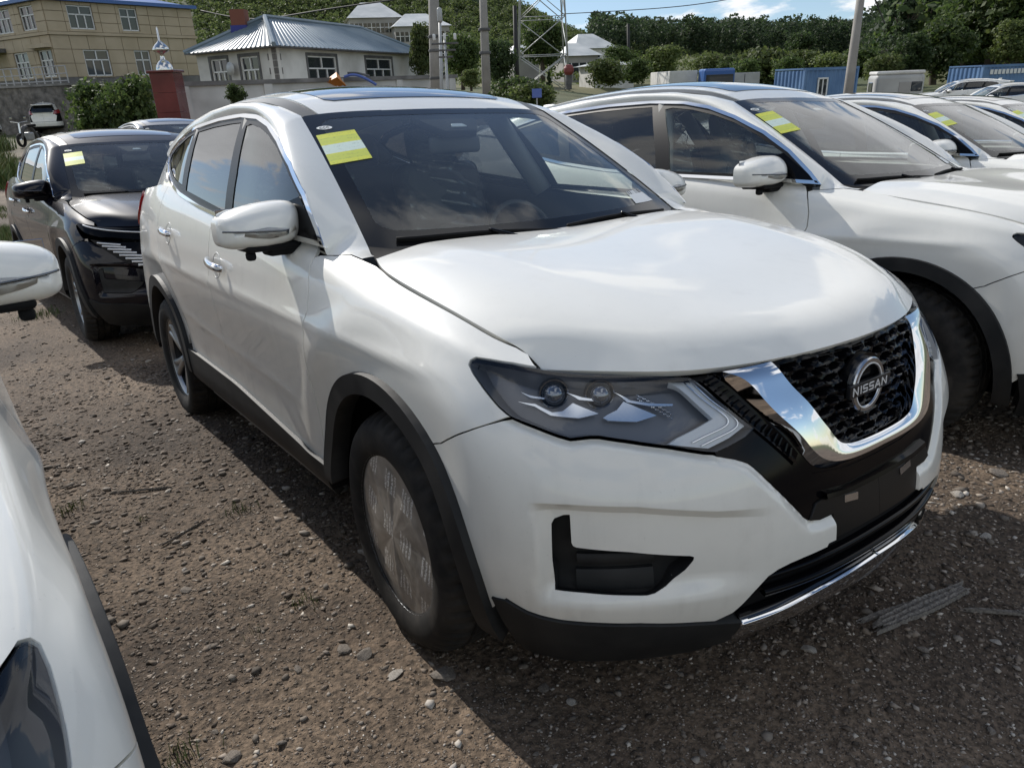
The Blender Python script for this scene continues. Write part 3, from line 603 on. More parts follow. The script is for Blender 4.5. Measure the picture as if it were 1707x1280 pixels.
def SZ(pts): return SIDE.inv([0, 2], pts)
HL = np.array(TR['HL']); SEAM = np.array(TR['SEAM']); SEAM = np.array([SEAM[0]*(1-k)+SEAM[3]*k+np.array([.004, -.004])*math.sin(math.pi*k) for k in (0, .25, .5, .75, 1)]); WB = np.array(TR['WB'])
AF = ARCH_F[:2]; AR = ARCH_R[:2]; RA = ARCH_F[2]
SILLZ = lambda x: np.interp(x, [-2.4, -1.44, -.875, -.35, .6], [.50, .485, .442, .405, .40])
DOORF = [(-.488, .42), (-.497, .50), (-.49, .60), (-.473, .785), (-.452, .87), (-.43, .945), (-.437, 1.01), (-.455, 1.064), (-.475, 1.10)]
DLO = np.array([(-.416, 1.129), (-.474, 1.186), (-.601, 1.289), (-.758, 1.382), (-.959, 1.467), (-1.143, 1.527), (-1.328, 1.565), (-1.582, 1.588), (-1.914, 1.594), (-2.295, 1.584), (-2.60, 1.562), (-2.78, 1.533),
                (-2.90, 1.488), (-2.925, 1.452), (-2.86, 1.405), (-2.70, 1.352), (-2.43, 1.302), (-2.177, 1.260), (-1.776, 1.211), (-1.453, 1.184), (-1.0, 1.162), (-.60, 1.143)])
def belt(x): return np.interp(x, [-2.925, -2.70, -2.43, -2.177, -1.776, -1.453, -1.0, -.60, -.416], [1.45, 1.352, 1.302, 1.26, 1.211, 1.184, 1.162, 1.143, 1.129])
def ringtube(S, loop, w, h, off=0.):
    """a raised strip of width w and height h along a path of (s,t) points"""
    loop = np.asarray(loop, float); d = np.gradient(loop, axis=0); d /= np.linalg.norm(d, axis=1)[:, None]+1e-9; n = np.stack([-d[:, 1], d[:, 0]], 1)
    rows = []
    for a, o in ((-.5, 0), (-.5, .7), (-.28, 1), (.28, 1), (.5, .7), (.5, 0)): rows.append(S.ev(loop+n*w*a, off+h*o)[0])
    P = np.stack(rows, 1); V, F = gridmesh(P)
    c = P.mean(1); f0 = F[len(F)//2]; fn = np.cross(V[f0[1]]-V[f0[0]], V[f0[2]]-V[f0[0]]); 
    N0 = S.ev(loop[len(loop)//2:len(loop)//2+1])[1][0]; mid = F[(len(loop)//2)*5+2]; fn = np.cross(V[mid[1]]-V[mid[0]], V[mid[2]]-V[mid[0]])
    return (V, F) if fn@N0 > 0 else (V, [f[::-1] for f in F])
def offset_strip(S, P2, **k): return panel(S, P2, **k)

_h = HOOD.ev([(s_, HOOD.T.k[-1]) for s_ in np.linspace(.08, HOOD.S.k[-1]*.955, 16)])[0]; _h = _h if _h[0, 1] < 0 else _h*[1, -1, 1]
HEDGE = [(q[0], q[1]-.001) for q in _h]
def build_suv(label, paint_mat='white_paint', variant='main'):
    car = empty('suv', label, 'car')
    P = paint_mat; mid = BODY.s1
    # --- inner black shell that closes the gaps between panels
    ss = np.linspace(BODY.s0, mid, 150); tt = np.linspace(0, BODY.T.k[-1]-.006, 26); st = np.stack(np.meshgrid(ss, tt, indexing='ij'), -1)
    G = BODY.ev(st.reshape(-1, 2), -.026)[0].reshape(150, 26, 3); V, F = gridmesh(G); Vc = np.array([V[list(f)].mean(0) for f in F])
    keep = [f for f, c in zip(F, Vc) if not any(math.hypot(c[0]-a[0], c[2]-a[1]) < RA+.01 and c[1] < -.5 for a in (AF, AR)) and not (c[0] > .55 and c[2] > .62 and c[1] > -.46) and not (c[0] > .40 and c[2] > .715) and not (c[0] > .57 and .40 < c[2] < .66 and c[1] < -.5)]
    mb = MB(); mb.addm(V, keep)
    V, F = gridmesh(np.array([[(x, y, .26+.10*(abs(x+1.35) > 1.9)) for y in np.linspace(-.72, .72, 6)] for x in np.linspace(-3.45, .62, 30)])); mb.add(V, F)
    mb.add(*box(.60, .66, -.50, .50, .58, .90)); mb.build('body_shell', 'matte_black', car)
    # wheel-well liners
    for a in (AF, AR):
        V, F = lathe([(RA-.022, -.88), (RA-.01, -.80), (RA-.005, -.62), (RA-.005, -.50), (.06, -.47)], 28, 'y', math.radians(-3), math.radians(183))
        mb = MB(); mb.add(V+[a[0], 0, a[1]], F); both(mb, 'wheel_liner', 'matte_black', car)
    # --- hood
    ks, kt = HOOD.S.k, HOOD.T.k
    mb = MB(); mb.add(*panel(HOOD, [(0, 0), (ks[-1], 0), (ks[-1], kt[-1]), (0, kt[-1])], step=.024, lip=.024, gap=.005)); mb.build('hood', P, car)
    # --- fenders
    fo = list(XZ(arc(AF, RA-.012, 52, 172, 40)))+list(XZ(DOORF))+list(XY([(-.455, -.806), (-.39, -.788), (-.33, -.762), (-.266, -.722)]))+list(XY(HEDGE))
    fo += [HL[5], HL[4], HL[3], HL[2], HL[1], HL[0], HL[27], HL[26], HL[25], HL[24]]+list(SEAM[::-1][1:])
    mb = MB(); mb.add(*panel(BODY, fo, step=.018)); both(mb, 'fender', P, car)
    # --- doors and quarters
    xb = -1.515
    d1 = DOORF+[(-.497, 1.122)]+[(x, belt(x)+.006) for x in np.linspace(-.56, xb, 14)]+[(xb, .80), (xb-.005, SILLZ(xb))]+[(x, SILLZ(x)) for x in np.linspace(xb+.1, -.55, 10)]
    dst = XZ(poly(d1, .04))
    mb = MB(); mb.add(*panel(BODY, dst, step=.022)); fd = both(mb, 'front_door', P, car)
    rd = [(xb, SILLZ(xb)), (xb, .8)]+[(x, belt(x)+.006) for x in np.linspace(xb, -2.50, 14)]+[(-2.52, 1.15), (-2.47, .98), (-2.40, .86)]+arc(AR, .545, 56, 24, 10)+[(x, SILLZ(x)) for x in np.linspace(-2.2, xb-.1, 8)]
    mb = MB(); mb.add(*panel(BODY, XZ(poly(rd, .04)), step=.022)); rdo = both(mb, 'rear_door', P, car)
    rq = list(XZ([(-2.50, belt(-2.50)+.01), (-2.52, 1.15), (-2.47, .98), (-2.40, .86)]))+list(XZ(arc(AR, .545, 56, 24, 8)))+list(XZ(arc(AR, RA-.012, 18, 172, 36)))
    e1 = XZ([(-3.2, .52)])[0]; sq = 1.02
    rq += [(sq, .26), (sq, BODY.T.k[-1]-.012)]+list(XZ([(-2.9, 1.30), (-2.7, 1.315)]))
    mb = MB(); mb.add(*panel(BODY, rq, step=.024)); both(mb, 'rear_quarter', P, car)
    # --- tail: lamps, tailgate, bumper
    tl = [(.52, .70), (1.01, .72), (1.16, .80), (1.20, .88), (1.0, .905), (.62, .88)]
    mb = MB(); mb.add(*panel(BODY, tl, step=.03, off=.012, lip=.02)); both(mb, 'tail_lamp', 'tail_red', car)
    mb = MB(); mb.addm(*panel(BODY, [(0, .36), (.6, .36), (.72, .62), (.60, .70), (.62, .88), (.55, .90), (0, .90)], step=.03)); mb.build('tailgate', P, car)
    mb = MB(); mb.addm(*panel(BODY, [(0, .12), (1.22, .12), (1.20, .16), (1.0, .35), (0, .35)], step=.03)); mb.build('rear_bumper', P, car)
    mb = MB(); mb.addm(*panel(BODY, [(0, 0.0), (1.0, 0.0), (1.24, .02), (1.24, .115), (0, .115)], step=.03, off=.004)); mb.build('rear_skirt', 'cladding', car)
    # --- front bumper skin
    wbo = list(XZ(arc(AF, RA-.012, 52, -2, 26)[::1]))+[tuple(WB[-2]), tuple(WB[-3])]+[tuple(q) for q in WB[::-1][3:]]
    wbo += [tuple(q+np.array([0, -.006])) for q in HL[15:25]]+[tuple(q) for q in SEAM[::-1][1:]]
    FOG = np.array(TR['FOG'])
    yy = np.linspace(-.828, -.40, 90); zz = np.interp(-yy, [.40, .51, .666, .78], [.612, .626, .658, .668]); FL = lambda A: (A[:, 0] > .45) & (A[:, 1] < 0)
    cre = np.vstack([BODY.inv([1, 2], np.c_[yy, zz-dz], FL) for dz in (-.0015, .0015, .010, .0185, .0215)]); 
    hole_clear = ~inside(inset(np.array(FOG), -.004), cre); cre = cre[hole_clear]
    mb = MB(); mb.add(*panel(BUMPER, wbo, step=.0105, lip=.02, holes=[FOG], gap=.001, extra=cre)); both(mb, 'front_bumper', P, car)
    mb = MB(); mb.add(*panel(BODY, FOG, step=.02, off=-.045, lip=0, gap=0)); ring = BODY.ev(dedupe(poly(FOG, .01)), .0)[0]; r2 = BODY.ev(dedupe(poly(FOG, .01)), -.047)[0]
    V, F = gridmesh(np.stack([np.vstack([ring, ring[:1]]), np.vstack([r2, r2[:1]])], 1)); mb2 = MB(); mb2.add(V, F); mb2.add(mb.V[0], mb.F)
    # horizontal blades in the blank
    for z0 in (.505, .462):
        q = BODY.inv([1, 2], [(y, z0+.012*(y+.79)) for y in np.linspace(-.775, -.63, 12)], lambda A: (A[:, 0] > .5) & (A[:, 1] < 0)); mb2.add(*ringtube(BODY, q, .030, .016, -.045))
    a, b = both(mb2, 'fog_lamp_blank', 'cladding', car, auto=40)
    # --- lower front skirt in textured plastic
    sk = list(XZ([(.500, .30), (.488, .405)]))+[tuple(q) for q in WB[::-1][1:9]]+[(5.40, .12), (5.42, .0), (5.33, -.03), (5.0, -.03), (4.86, -.02)]
    mb = MB(); mb.add(*panel(BODY, sk, step=.02, off=.006, lip=.03)); both(mb, 'front_skirt', 'cladding', car)
    # --- black mouth: lower grille, plate panel and everything behind the chrome V
    low = [(5.40, .0), (5.38, .17)]+[tuple(q) for q in WB[::-1][10:19]]+[(mid, .275), (mid, -.02), (5.6, -.02)]
    mb = MB(); mb.addm(*panel(BODY, low, step=.02, off=-.045, lip=0, gap=0)); mb.build('lower_grille', 'matte_black', car)
    mb = MB()
    for t0, o in ((.235, -.028), (.195, -.02)): mb.addm(*ringtube(BODY, [(s, t0+.01*(s-mid)) for s in np.linspace(5.44, mid, 30)], .016, .022, o))
    mb.build('lower_grille_bar', 'gloss_black', car)
    lip_ = [(5.33, -.03), (5.40, .055), (5.39, .125), (5.50, .145), (5.60, .165), (mid, .178), (mid, -.02), (5.6, -.03)]
    mb = MB(); mb.addm(*panel(BODY, lip_, step=.016, off=-.004, lip=.02)); mb.build('chin', 'gloss_black', car)
    ST = curve(np.vstack([TR['SKIDT'][1:-1], [(mid, .168)]]), 40); SB = curve(np.vstack([[TR['SKIDT'][0]], np.array(TR['SKIDB'][1:-1])-[0, .012], [(mid, .100)]]), 40)
    mb = MB(); mb.addm(*panel(BODY, np.vstack([ST, SB[::-1]]), step=.014, off=.010, lip=.016, gap=0)); mb.build('skid_trim', 'chrome', car)
    pl = [(mid, .275)]+[tuple(q) for q in WB[9:12][::-1]]+[tuple(WB[8]), tuple(WB[7]), (5.575, .39), (5.60, .398), (mid, .392)]
    mb = MB(); mb.addm(*panel(BODY, pl, step=.02, off=-.008, lip=.02, gap=.001)); plate = mb.build('plate_panel', 'plate_black', car)
    # clip holes with pale clips on the plate panel
    for sgn in (-1, 1):
        q = np.array(TR['BRKT']); V, N = BODY.ev(q, -.005); V = V*[1, sgn, 1]
        o = obj('plate_clip', np.vstack([V, V-np.array([.006, 0, 0])]), [(0, 1, 2, 3), (4, 7, 6, 5), (0, 4, 5, 1), (1, 5, 6, 2), (2, 6, 7, 3), (3, 7, 4, 0)], 'satin_chrome', plate, smooth=False)
    up = [(mid, .398), (5.60, .402), (5.568, .392)]+[tuple(q) for q in WB[7:-30:-1]][:8]+[tuple(HL[15]+[.004, 0]), tuple(HL[13]+[.004, 0]), tuple(HL[12]+[.006, 0]), tuple(HL[11]+[.006, .006]), tuple(HL[10]+[.004, .01])]
    hoodst = [tuple(q) for q in BODY.inv([1, 2], [(-.47, .897), (-.40, .899), (-.25, .899), (-.1, .899), (0, .899)], lambda A: (A[:, 0] > .6) & (A[:, 1] < .01))]
    up += hoodst
    VIN = np.array([(mid, .868), (5.513, .862)]+[tuple(q) for q in TR['VIN']][1:-1]+[(5.663, .545), (5.69, .530), (mid, .524)])
    SL = np.array([(mid, .455), (5.68, .46), (5.60, .472), (5.558, .470), (5.585, .43), (5.615, .405), (5.66, .400), (mid, .402)])
    upo = np.array(up+[(mid, .868)]+[tuple(q) for q in VIN[1:-1]]+[(mid, .524)])
    mb = MB(); mb.addm(*panel(BODY, upo, step=.018, off=-.012, lip=0, gap=.0)); mb.build('grille_surround', 'gloss_black', car)
    # air slot under the V
    g = np.stack([resamp(np.array([(mid, .458), (5.70, .460), (5.575, .478)]), 24), resamp(np.array([(mid, .405), (5.67, .405), (5.60, .412)]), 24)], 1)
    rows = [BODY.ev(g[:, 0], -.010)[0], BODY.ev(g[:, 0]*.75+g[:, 1]*.25, -.05)[0], BODY.ev(g[:, 0]*.35+g[:, 1]*.65, -.035)[0], BODY.ev(g[:, 1], .002)[0], BODY.ev(g[:, 1]-[0, .012], .004)[0], BODY.ev(g[:, 1]-[0, .022], -.012)[0]]
    V, F = gridmesh(np.stack(rows, 1)); mb = MB(); mb.addm(V, F); mb.build('air_slot', 'gloss_black', car, auto=50)
    # --- grille mesh: flat lens-shaped cells, real relief
    ny, nz = 150, 64
    y = np.linspace(-.335, .335, ny); z = np.linspace(.668, .903, nz)
    cen = BODY.inv([1, 2], [(0, q) for q in z], lambda A: (A[:, 0] > .7) & (np.abs(A[:, 1]) < .1)); cx = BODY.ev(cen)[0][:, 0]
    YY, ZZ = np.meshgrid(y, z, indexing='ij'); zl = np.interp(np.abs(YY), [0, .165, .35], [.690, .70, .92]); 
    row = np.floor((ZZ-.66)/.0235); u = (YY/.062+.5*(row % 2)) % 1; w = ((ZZ-.66)/.0235) % 1
    cell = 1-np.minimum(1, ((u-.5)/.47)**2+((w-.5)/.36)**2)
    dx = -.028*smooth(0, .35, cell)+.003*np.sin(YY*40+row)
    XX = cx[None, :]-.30*YY**2-.022+dx; Gd = np.stack([XX, YY, ZZ], -1); V, F = gridmesh(Gd)
    Vc = np.array([V[list(f)].mean(0) for f in F]); yin = np.interp(Vc[:, 2], [.66, .71, .737, .764, .813, .851, .905], [.15, .178, .193, .215, .25, .282, .31])
    mb = MB(); mb.add(V, [f for f, c, l in zip(F, Vc, yin) if abs(c[1]) < l]); mb.build('grille_mesh', 'gloss_black', car, auto=60)
    # --- chrome V: inner face, ridge, outer flank (three matched curves up the arm and across the bottom)
    vi = [(5.513, .866)]+TR['VIN'][1:-1]+[(5.656, .548), (5.69, .531), (mid, .524)]
    vr = [(5.375, .850), (5.4219, .8189), (5.4577, .745), (5.4949, .6692), (5.5372, .595), (5.582, .523), (5.66, .494), (mid, .490)]
    vo = [(5.353, .868), (5.3958, .8077), (5.44, .7288), (5.4889, .6467), (5.5326, .578), (5.577, .500), (5.655, .474), (mid, .468)]
    n = 46; vi = resamp(curve(vi, 80), n); vr = resamp(curve(vr, 80), n); vo = resamp(curve(vo, 80), n)
    A0 = BODY.ev(vi, -.045)[0]; A1 = BODY.ev(vi, .006)[0]; A2 = BODY.ev(vr, .014)[0]; A3 = BODY.ev(vo, -.010)[0]; A4 = BODY.ev(vo, -.03)[0]
    for q in (A0, A1, A2, A3, A4): q[-1, 1] = 0
    rows = [A0, A1]+[A1+(A2-A1)*k+np.array([1, 0, 0])*.004*4*k*(1-k) for k in (.33, .66)]+[A2]+[A2+(A3-A2)*k for k in (.5,)]+[A3, A4]
    Gv = np.stack(rows, 1); V, F = gridmesh(Gv); mid_f = np.cross(V[F[20][1]]-V[F[20][0]], V[F[20][2]]-V[F[20][0]])
    mb = MB(); mb.addm(V, F); o = mb.build('chrome_v', 'chrome', car, auto=28)
    bm = bmesh.new(); bm.from_mesh(o.data); bmesh.ops.remove_doubles(bm, verts=bm.verts, dist=1e-4); bmesh.ops.recalc_face_normals(bm, faces=bm.faces); bm.to_mesh(o.data); bm.free()
    # ladder strips between lamp and V
    la = resamp(curve(np.array(TR['LADO'])+[.004, 0], 60), 60); lb = resamp(curve(np.array(TR['LADI'])-[.004, 0], 60), 60)
    mb = MB(); V, F = gridmesh(np.stack([BODY.ev(la, -.004)[0], BODY.ev(la*.5+lb*.5, -.010)[0], BODY.ev(lb, -.004)[0]], 1)); mb.add(V, F)
    for k in range(16):
        i = 2+int(k*3.5); a, b2 = la[i], lb[i]; q = resamp(np.array([a*.82+b2*.18, a*.18+b2*.82]), 8)
        mb.add(*ringtube(BODY, q, .007, .007, -.009))
    both(mb, 'ladder_strip', 'gloss_black', car, auto=40)
    # --- badge: ring, bar and letters
    bx = .852; bz = .796; badge = empty_mesh_parent = None
    V, F = lathe([(.052, .000), (.052, .010), (.055, .013), (.066, .013), (.069, .010), (.069, 0)], 56, 'y'); V = np.stack([bx+V[:, 1], V[:, 0], bz+V[:, 2]], 1)
    disc, Fd = lathe([(.0001, .0), (.078, .0), (.080, -.02)], 40, 'y'); mb = MB(); mb.add(np.stack([bx+disc[:, 1], disc[:, 0], bz+disc[:, 2]], 1), Fd); bd = mb.build('badge', 'gloss_black', car, auto=30)
    obj('badge_ring', V, F, 'satin_chrome', bd); sharp(bd.children[-1], 30)
    ring2, F2 = lathe([(.0535, .0125), (.0535, .0142), (.0565, .0142), (.0565, .0125)], 56, 'y'); sharp(obj('badge_edge', np.stack([bx+ring2[:, 1], ring2[:, 0], bz+ring2[:, 2]], 1), F2, 'white_line', bd), 30)
    V, F = bbox(.012, .176, .033, .002, (bx+.012, 0, bz)); sharp(obj('badge_bar', V, F, 'badge_dark', bd), 30)
    L5 = {'N': [[(0, 0), (0, 1)], [(0, 1), (1, 0)], [(1, 0), (1, 1)]], 'I': [[(.5, 0), (.5, 1)]], 'S': [[(1, .95), (.1, .95)], [(.05, .95), (.05, .5)], [(.05, .5), (.95, .5)], [(.95, .5), (.95, .05)], [(.9, .05), (0, .05)]],
          'A': [[(0, 0), (.5, 1)], [(.5, 1), (1, 0)], [(.22, .3), (.78, .3)]]}
    mb = MB(); cur = .0775; wd = {'N': .0245, 'I': .010, 'S': .0235, 'A': .0265}
    for ch in 'NISSAN':
        w_ = wd[ch]
        for p, q in L5[ch]:
            a = np.array([cur-p[0]*w_*.78, (p[1]-.5)*0.0185]); b2 = np.array([cur-q[0]*w_*.78, (q[1]-.5)*0.0185]); d = (b2-a)/(np.linalg.norm(b2-a)+1e-9); nrm_ = np.array([-d[1], d[0]])*.0014; a = a-d*.0010; b2 = b2+d*.0010
            c4 = np.array([a+nrm_, b2+nrm_, b2-nrm_, a-nrm_]); V, F = prism(c4, 0, .0015); V = np.stack([bx+.0182+V[:, 2], -V[:, 0]*-1, bz+V[:, 1]], 1)
            V[:, 1] = -V[:, 1]; mb.add(V, F)
        cur -= w_+.0035
    o = mb.build('badge_letters', 'white_line', bd, smooth=False); bmn = bmesh.new(); bmn.from_mesh(o.data); bmesh.ops.recalc_face_normals(bmn, faces=bmn.faces); bmn.to_mesh(o.data); bmn.free()
    # --- headlamps
    build_lamps(car)
    # --- wheel-arch and sill cladding
    for a, a0, a1 in ((AF, -12, 178), (AR, 2, 178)):
        o_ = arc(a, RA+.003, a0, a1, 46); i_ = arc(a, RA-.056, a1, a0, 46)
        mb = MB(); mb.add(*panel(BODY, XZ(o_+i_), step=.016, off=.022, lip=.06, gap=0)); both(mb, 'arch_cladding', 'cladding', car)
    sl = [(x, SILLZ(x)+.004) for x in np.linspace(-.47, -2.24, 20)]+[(-2.24, .36), (-2.22, .305), (-1.5, .305), (-.6, .305), (-.47, .31)]
    mb = MB(); mb.add(*panel(BODY, XZ(poly(sl, .05)), step=.02, off=.016, lip=.03, gap=0)); both(mb, 'sill_cladding', 'cladding', car)
    V, F = bbox(1.62, .05, .06, .015, (-1.37, -.80, .285)); mb = MB(); mb.add(V, F); both(mb, 'sill_step', 'step_grey', car, auto=40)
    # --- roof, ditch strips, sunroof
    ks, kt = ROOF.S.k, ROOF.T.k; W_ = kt[-1]
    mb = MB(); mb.add(*panel(ROOF, [(0, .078), (ks[-1], .063), (ks[-1], W_-.063), (0, W_-.078)], step=.04, lip=.02, gap=0)); roof = mb.build('roof', P, car)
    mb = MB(); mb.add(*panel(ROOF, [(.004, W_-.075), (ks[-1]-.05, W_-.06), (ks[-1]-.05, W_-.004), (.004, W_+.006)], step=.02, off=-.004, lip=.012, gap=0)); both(mb, 'roof_strip', 'ditch_strip', car)
    c = W_/2; sr = np.array([(.14, c-.40), (.17, c-.43), (.9, c-.43), (1.25, c-.42), (1.28, c-.39), (1.28, c+.39), (1.25, c+.42), (.9, c+.43), (.17, c+.43), (.14, c+.40)])
    mb = MB(); mb.add(*panel(ROOF, sr, step=.05, off=.003, lip=.006, gap=0)); mb.build('sunroof', 'roof_glass', car)
    V, F = [], []
    fin = np.array([[(-3.05-.16*k, s*.035*(1-k)*math.sin(math.pi*max(.001, (1-k*.6)))**.5*(1-h), 1.625-.018*k+.065*h*(.35+.65*k)) for h in np.linspace(0, 1, 6)] for s in (1,) for k in np.linspace(0, 1, 10)])
    V1, F1 = bbox(.15, .05, .07, .024, (-3.12, 0, 1.655)); V1[:, 0] += -.5*(V1[:, 2]-1.655); V1[:, 1] *= 1-.55*np.clip((V1[:, 2]-1.62)/.07, 0, 1); obj('roof_fin', V1, F1, P, car)
    # --- windscreen
    build_glass(car, P)
    build_mirrors(car, P)
    build_handles(car, fd, rdo)
    build_cabin(car)
    build_wheels(car, variant)
    return car
def build_lamps(car):
    D = .055
    for sgn in (1, -1):
        M = lambda mb: mb if sgn > 0 else mb.mir()
        O = dedupe(poly(HL, .012)); O = inset(O, .003); ring = BODY.ev(O, -.002)[0]; deep = BODY.ev(inset(O, .012), -D)[0]; n = len(O)
        mb = MB(); V, F = gridmesh(np.stack([np.vstack([ring, ring[:1]]), np.vstack([deep, deep[:1]])], 1)); mb.add(V, F)
        Q, T, _ = fill2(inset(O, .012), [], .02); mb.add(BODY.ev(Q, -D)[0], [tuple(t) for t in T])
        lamp = M(mb).build('headlamp', 'lamp_housing', car, auto=40)
        V, F, N = panel(BODY, HL, step=.014, off=.002, lip=.004, gap=.003); mb = MB(); mb.add(V, F, N); M(mb).build('lens', 'lamp_lens', lamp)
        # dark upper rim of the lens unit
        rim = np.vstack([HL[1:10], (HL[1:10]-[.0, .020])[::-1]]); mb = MB(); mb.add(*panel(BODY, rim, step=.012, off=-.004, lip=0, gap=.001)); M(mb).build('lamp_rim', 'gloss_black', lamp)
        mb = MB(); mb.add(*panel(BODY, TR['DRL'], step=.012, off=-.014, lip=.02, gap=0)); M(mb).build('daytime_strip', 'lamp_drl', lamp)
        dr = np.array(TR['DRL']); mb = MB()
        for k in (.25, .55): mb.add(*ringtube(BODY, resamp(curve(dr[1:6]*(1-k)+np.array([dr[11], dr[10], dr[9], dr[8], dr[7]])*k, 30), 30), .004, .004, -.013))
        M(mb).build('daytime_rib', 'lamp_chrome', lamp, auto=40)
        for q in TR['PROJ']:
            c, nn = BODY.ev([q], -.034); c = c[0]; nn = nn[0]; fw = np.array([.85, -.45, 0]); fw /= np.linalg.norm(fw)
            bm = bmesh.new(); bmesh.ops.create_uvsphere(bm, u_segments=20, v_segments=12, radius=.024); V = np.array([v.co[:] for v in bm.verts]); bm.verts.index_update(); F = [tuple(v.index for v in f.verts) for f in bm.faces]; bm.free()
            mb = MB(); mb.add(V+c, F); M(mb).build('projector', 'lamp_ball', lamp)
            V, F = lathe([(.025, -.012), (.030, -.002), (.033, -.002), (.034, -.014)], 24, 'y'); ax = fw; e1 = np.cross(ax, [0, 0, 1]); e1 /= np.linalg.norm(e1); e2 = np.cross(e1, ax)
            mb = MB(); mb.add(c+V[:, :1]*e1+V[:, 2:]*e2+V[:, 1:2]*ax, F); M(mb).build('projector_ring', 'lamp_dark_chrome', lamp, auto=40)
        for key in ('BL1', 'BL2', 'BL3', 'BL4', 'BL5'):
            q = np.array(TR[key]); mb = MB(); mb.add(*panel(BODY, q, step=.008, off=-.026, lip=.012, gap=0)); M(mb).build('reflector_blade', 'lamp_chrome', lamp)
        # dimpled side marker patch
        mb = MB(); ctr = np.array([(5.185+.0085*i+.004*(j % 2), .815-.0085*i-.0075*j) for i in range(9) for j in range(4)])
        for q in ctr:
            c = BODY.ev([q], -.040)[0][0]; V, F = bbox(.0055, .0055, .0045, .0015, c, 1); mb.add(V, F)
        M(mb).build('side_marker', 'lamp_chrome', lamp, smooth=False)
def build_glass(car, P):
    ks, kt = WS.S.k, WS.T.k; H = ks[-1]; W_ = kt[-1]
    def rr(a, b, c, d, r, n=6):
        out = []
        for (x, y), t0 in (((b-r, d-r), 0), ((a+r, d-r), 90), ((a+r, c+r), 180), ((b-r, c+r), 270)):
            out += [(x+r*math.cos(math.radians(t0+90*k/n)), y+r*math.sin(math.radians(t0+90*k/n))) for k in range(n+1)]
        return np.array(out)
    inner = rr(.115, H-.055, .055, W_-.055, .06); outer = rr(-.02, H, 0, W_, .02)
    mb = MB(); mb.add(*panel(WS, outer, step=.035, off=0, lip=.008, holes=[inner], gap=0)); ws = mb.build('windscreen_frame', 'frit', car)
    mb = MB(); mb.add(*panel(WS, inner, step=.04, off=-.001, lip=0, gap=-.002)); mb.build('windscreen', 'windscreen', car)
    # sensor housing behind the glass, mirror
    c = W_/2
    mb = MB(); mb.add(*panel(WS, [(H-.05, c-.16), (H-.05, c+.16), (H-.12, c+.13), (H-.20, c+.08), (H-.20, c-.08), (H-.12, c-.13)], step=.04, off=-.008, lip=.03, gap=0)); sh = mb.build('sensor_housing', 'matte_black', ws)
    mb = MB(); mb.add(*panel(WS, [(H-.17, c-.045), (H-.17, c+.03), (H-.145, c+.02), (H-.145, c-.035)], step=.04, off=-.004, lip=.004, gap=0)); mb.build('sensor_window', 'lamp_drl', sh)
    V, F = bbox(.03, .24, .065, .02, (-.93, 0, 1.415)); obj('cabin_mirror', V, F, 'dash', car)
    # cowl
    a = HOOD.ev([(0.0, t) for t in np.linspace(0, HOOD.T.k[-1], 40)], -.012)[0]; b = WS.ev([(.01, t) for t in np.linspace(W_, 0, 40)], .002)[0]
    if a[0, 1]*b[0, 1] < 0: b = b[::-1]
    mid_ = (a+b)/2-[0, 0, .012]; V, F = gridmesh(np.stack([a+[.03, 0, -.02], a, mid_, b], 1)); o = obj('cowl', V, F, 'matte_black', car); bm = bmesh.new(); bm.from_mesh(o.data); bmesh.ops.recalc_face_normals(bm, faces=bm.faces); bm.to_mesh(o.data); bm.free()
    for t0, t1, piv in ((W_*.52, W_*.93, W_*.60), (W_*.10, W_*.50, W_*.20)):
        bl = np.array([(.032+.040*math.sin(math.pi*k)*.6+.020*k, t0+(t1-t0)*k) for k in np.linspace(0, 1, 20)]); Pb = WS.ev(bl, .012)[0]
        mb = MB(); mb.add(*tube(Pb, .006, 6)); mb.add(*tube(WS.ev(bl, .003)[0], .004, 4)); wp = mb.build('wiper', 'matte_black', car)
        i = 9; arm = np.array([WS.ev([(-.03, piv)], .02)[0][0], WS.ev([(.0, piv+.08*np.sign(bl[i][1]-piv))], .03)[0][0], Pb[i]+[0, 0, .008]]); V, F = tube(curve(arm, 14), np.linspace(.012, .006, 14), 8); obj('wiper_arm', V, F, 'gloss_black', wp)
    # labels on the glass
    def quad(S, q, off, name, m, n=5):
        q = np.array(q, float); u = np.linspace(0, 1, n); st = np.array([[(q[0]*(1-a)+q[1]*a)*(1-b)+(q[3]*(1-a)+q[2]*a)*b for b in u] for a in u]); g = S.ev(st.reshape(-1, 2), off)[0]
        V, F = gridmesh(g.reshape(n, n, 3)); fn = np.cross(V[F[0][1]]-V[F[0][0]], V[F[0][2]]-V[F[0][0]]); F = F if fn@np.array([.5, 0, .8]) > 0 else [f[::-1] for f in F]
        uv = np.array([(a, 1-b) for a in u for b in u]); return obj(name, V, F, m, ws, uv=uv)
    quad(WS, TR['STK'], .0015, 'energy_label', 'energy_label')
    cc = np.array(TR['CCC'][0]); ax = np.array(TR['CCC'][1])-cc; by = np.array(TR['CCC'][2])-cc; by = by-ax*(by@ax)/(ax@ax)*.0
    el = np.array([cc+ax*math.cos(a)+np.array([-.016, .0])*math.sin(a) for a in np.linspace(0, 2*math.pi, 24, endpoint=False)])
    mb = MB(); mb.add(*panel(WS, el, step=.01, off=.0015, lip=0, gap=0)); cm = mb.build('mark_label', 'sticker_white', ws)
    mb = MB()
    for k in (-1, 0, 1):     # the three C strokes of the mark
        cc2 = cc-np.array([0, .013*k*1.0]); a = np.radians(np.linspace(40, 320, 10)); loop = np.array([cc2+np.array([.0075*math.sin(t), -.0055*math.cos(t)]) for t in a]); mb.add(*ringtube(WS, loop, .0022, .0008, .0016))
    mb.build('mark_letters', 'print_black', cm)
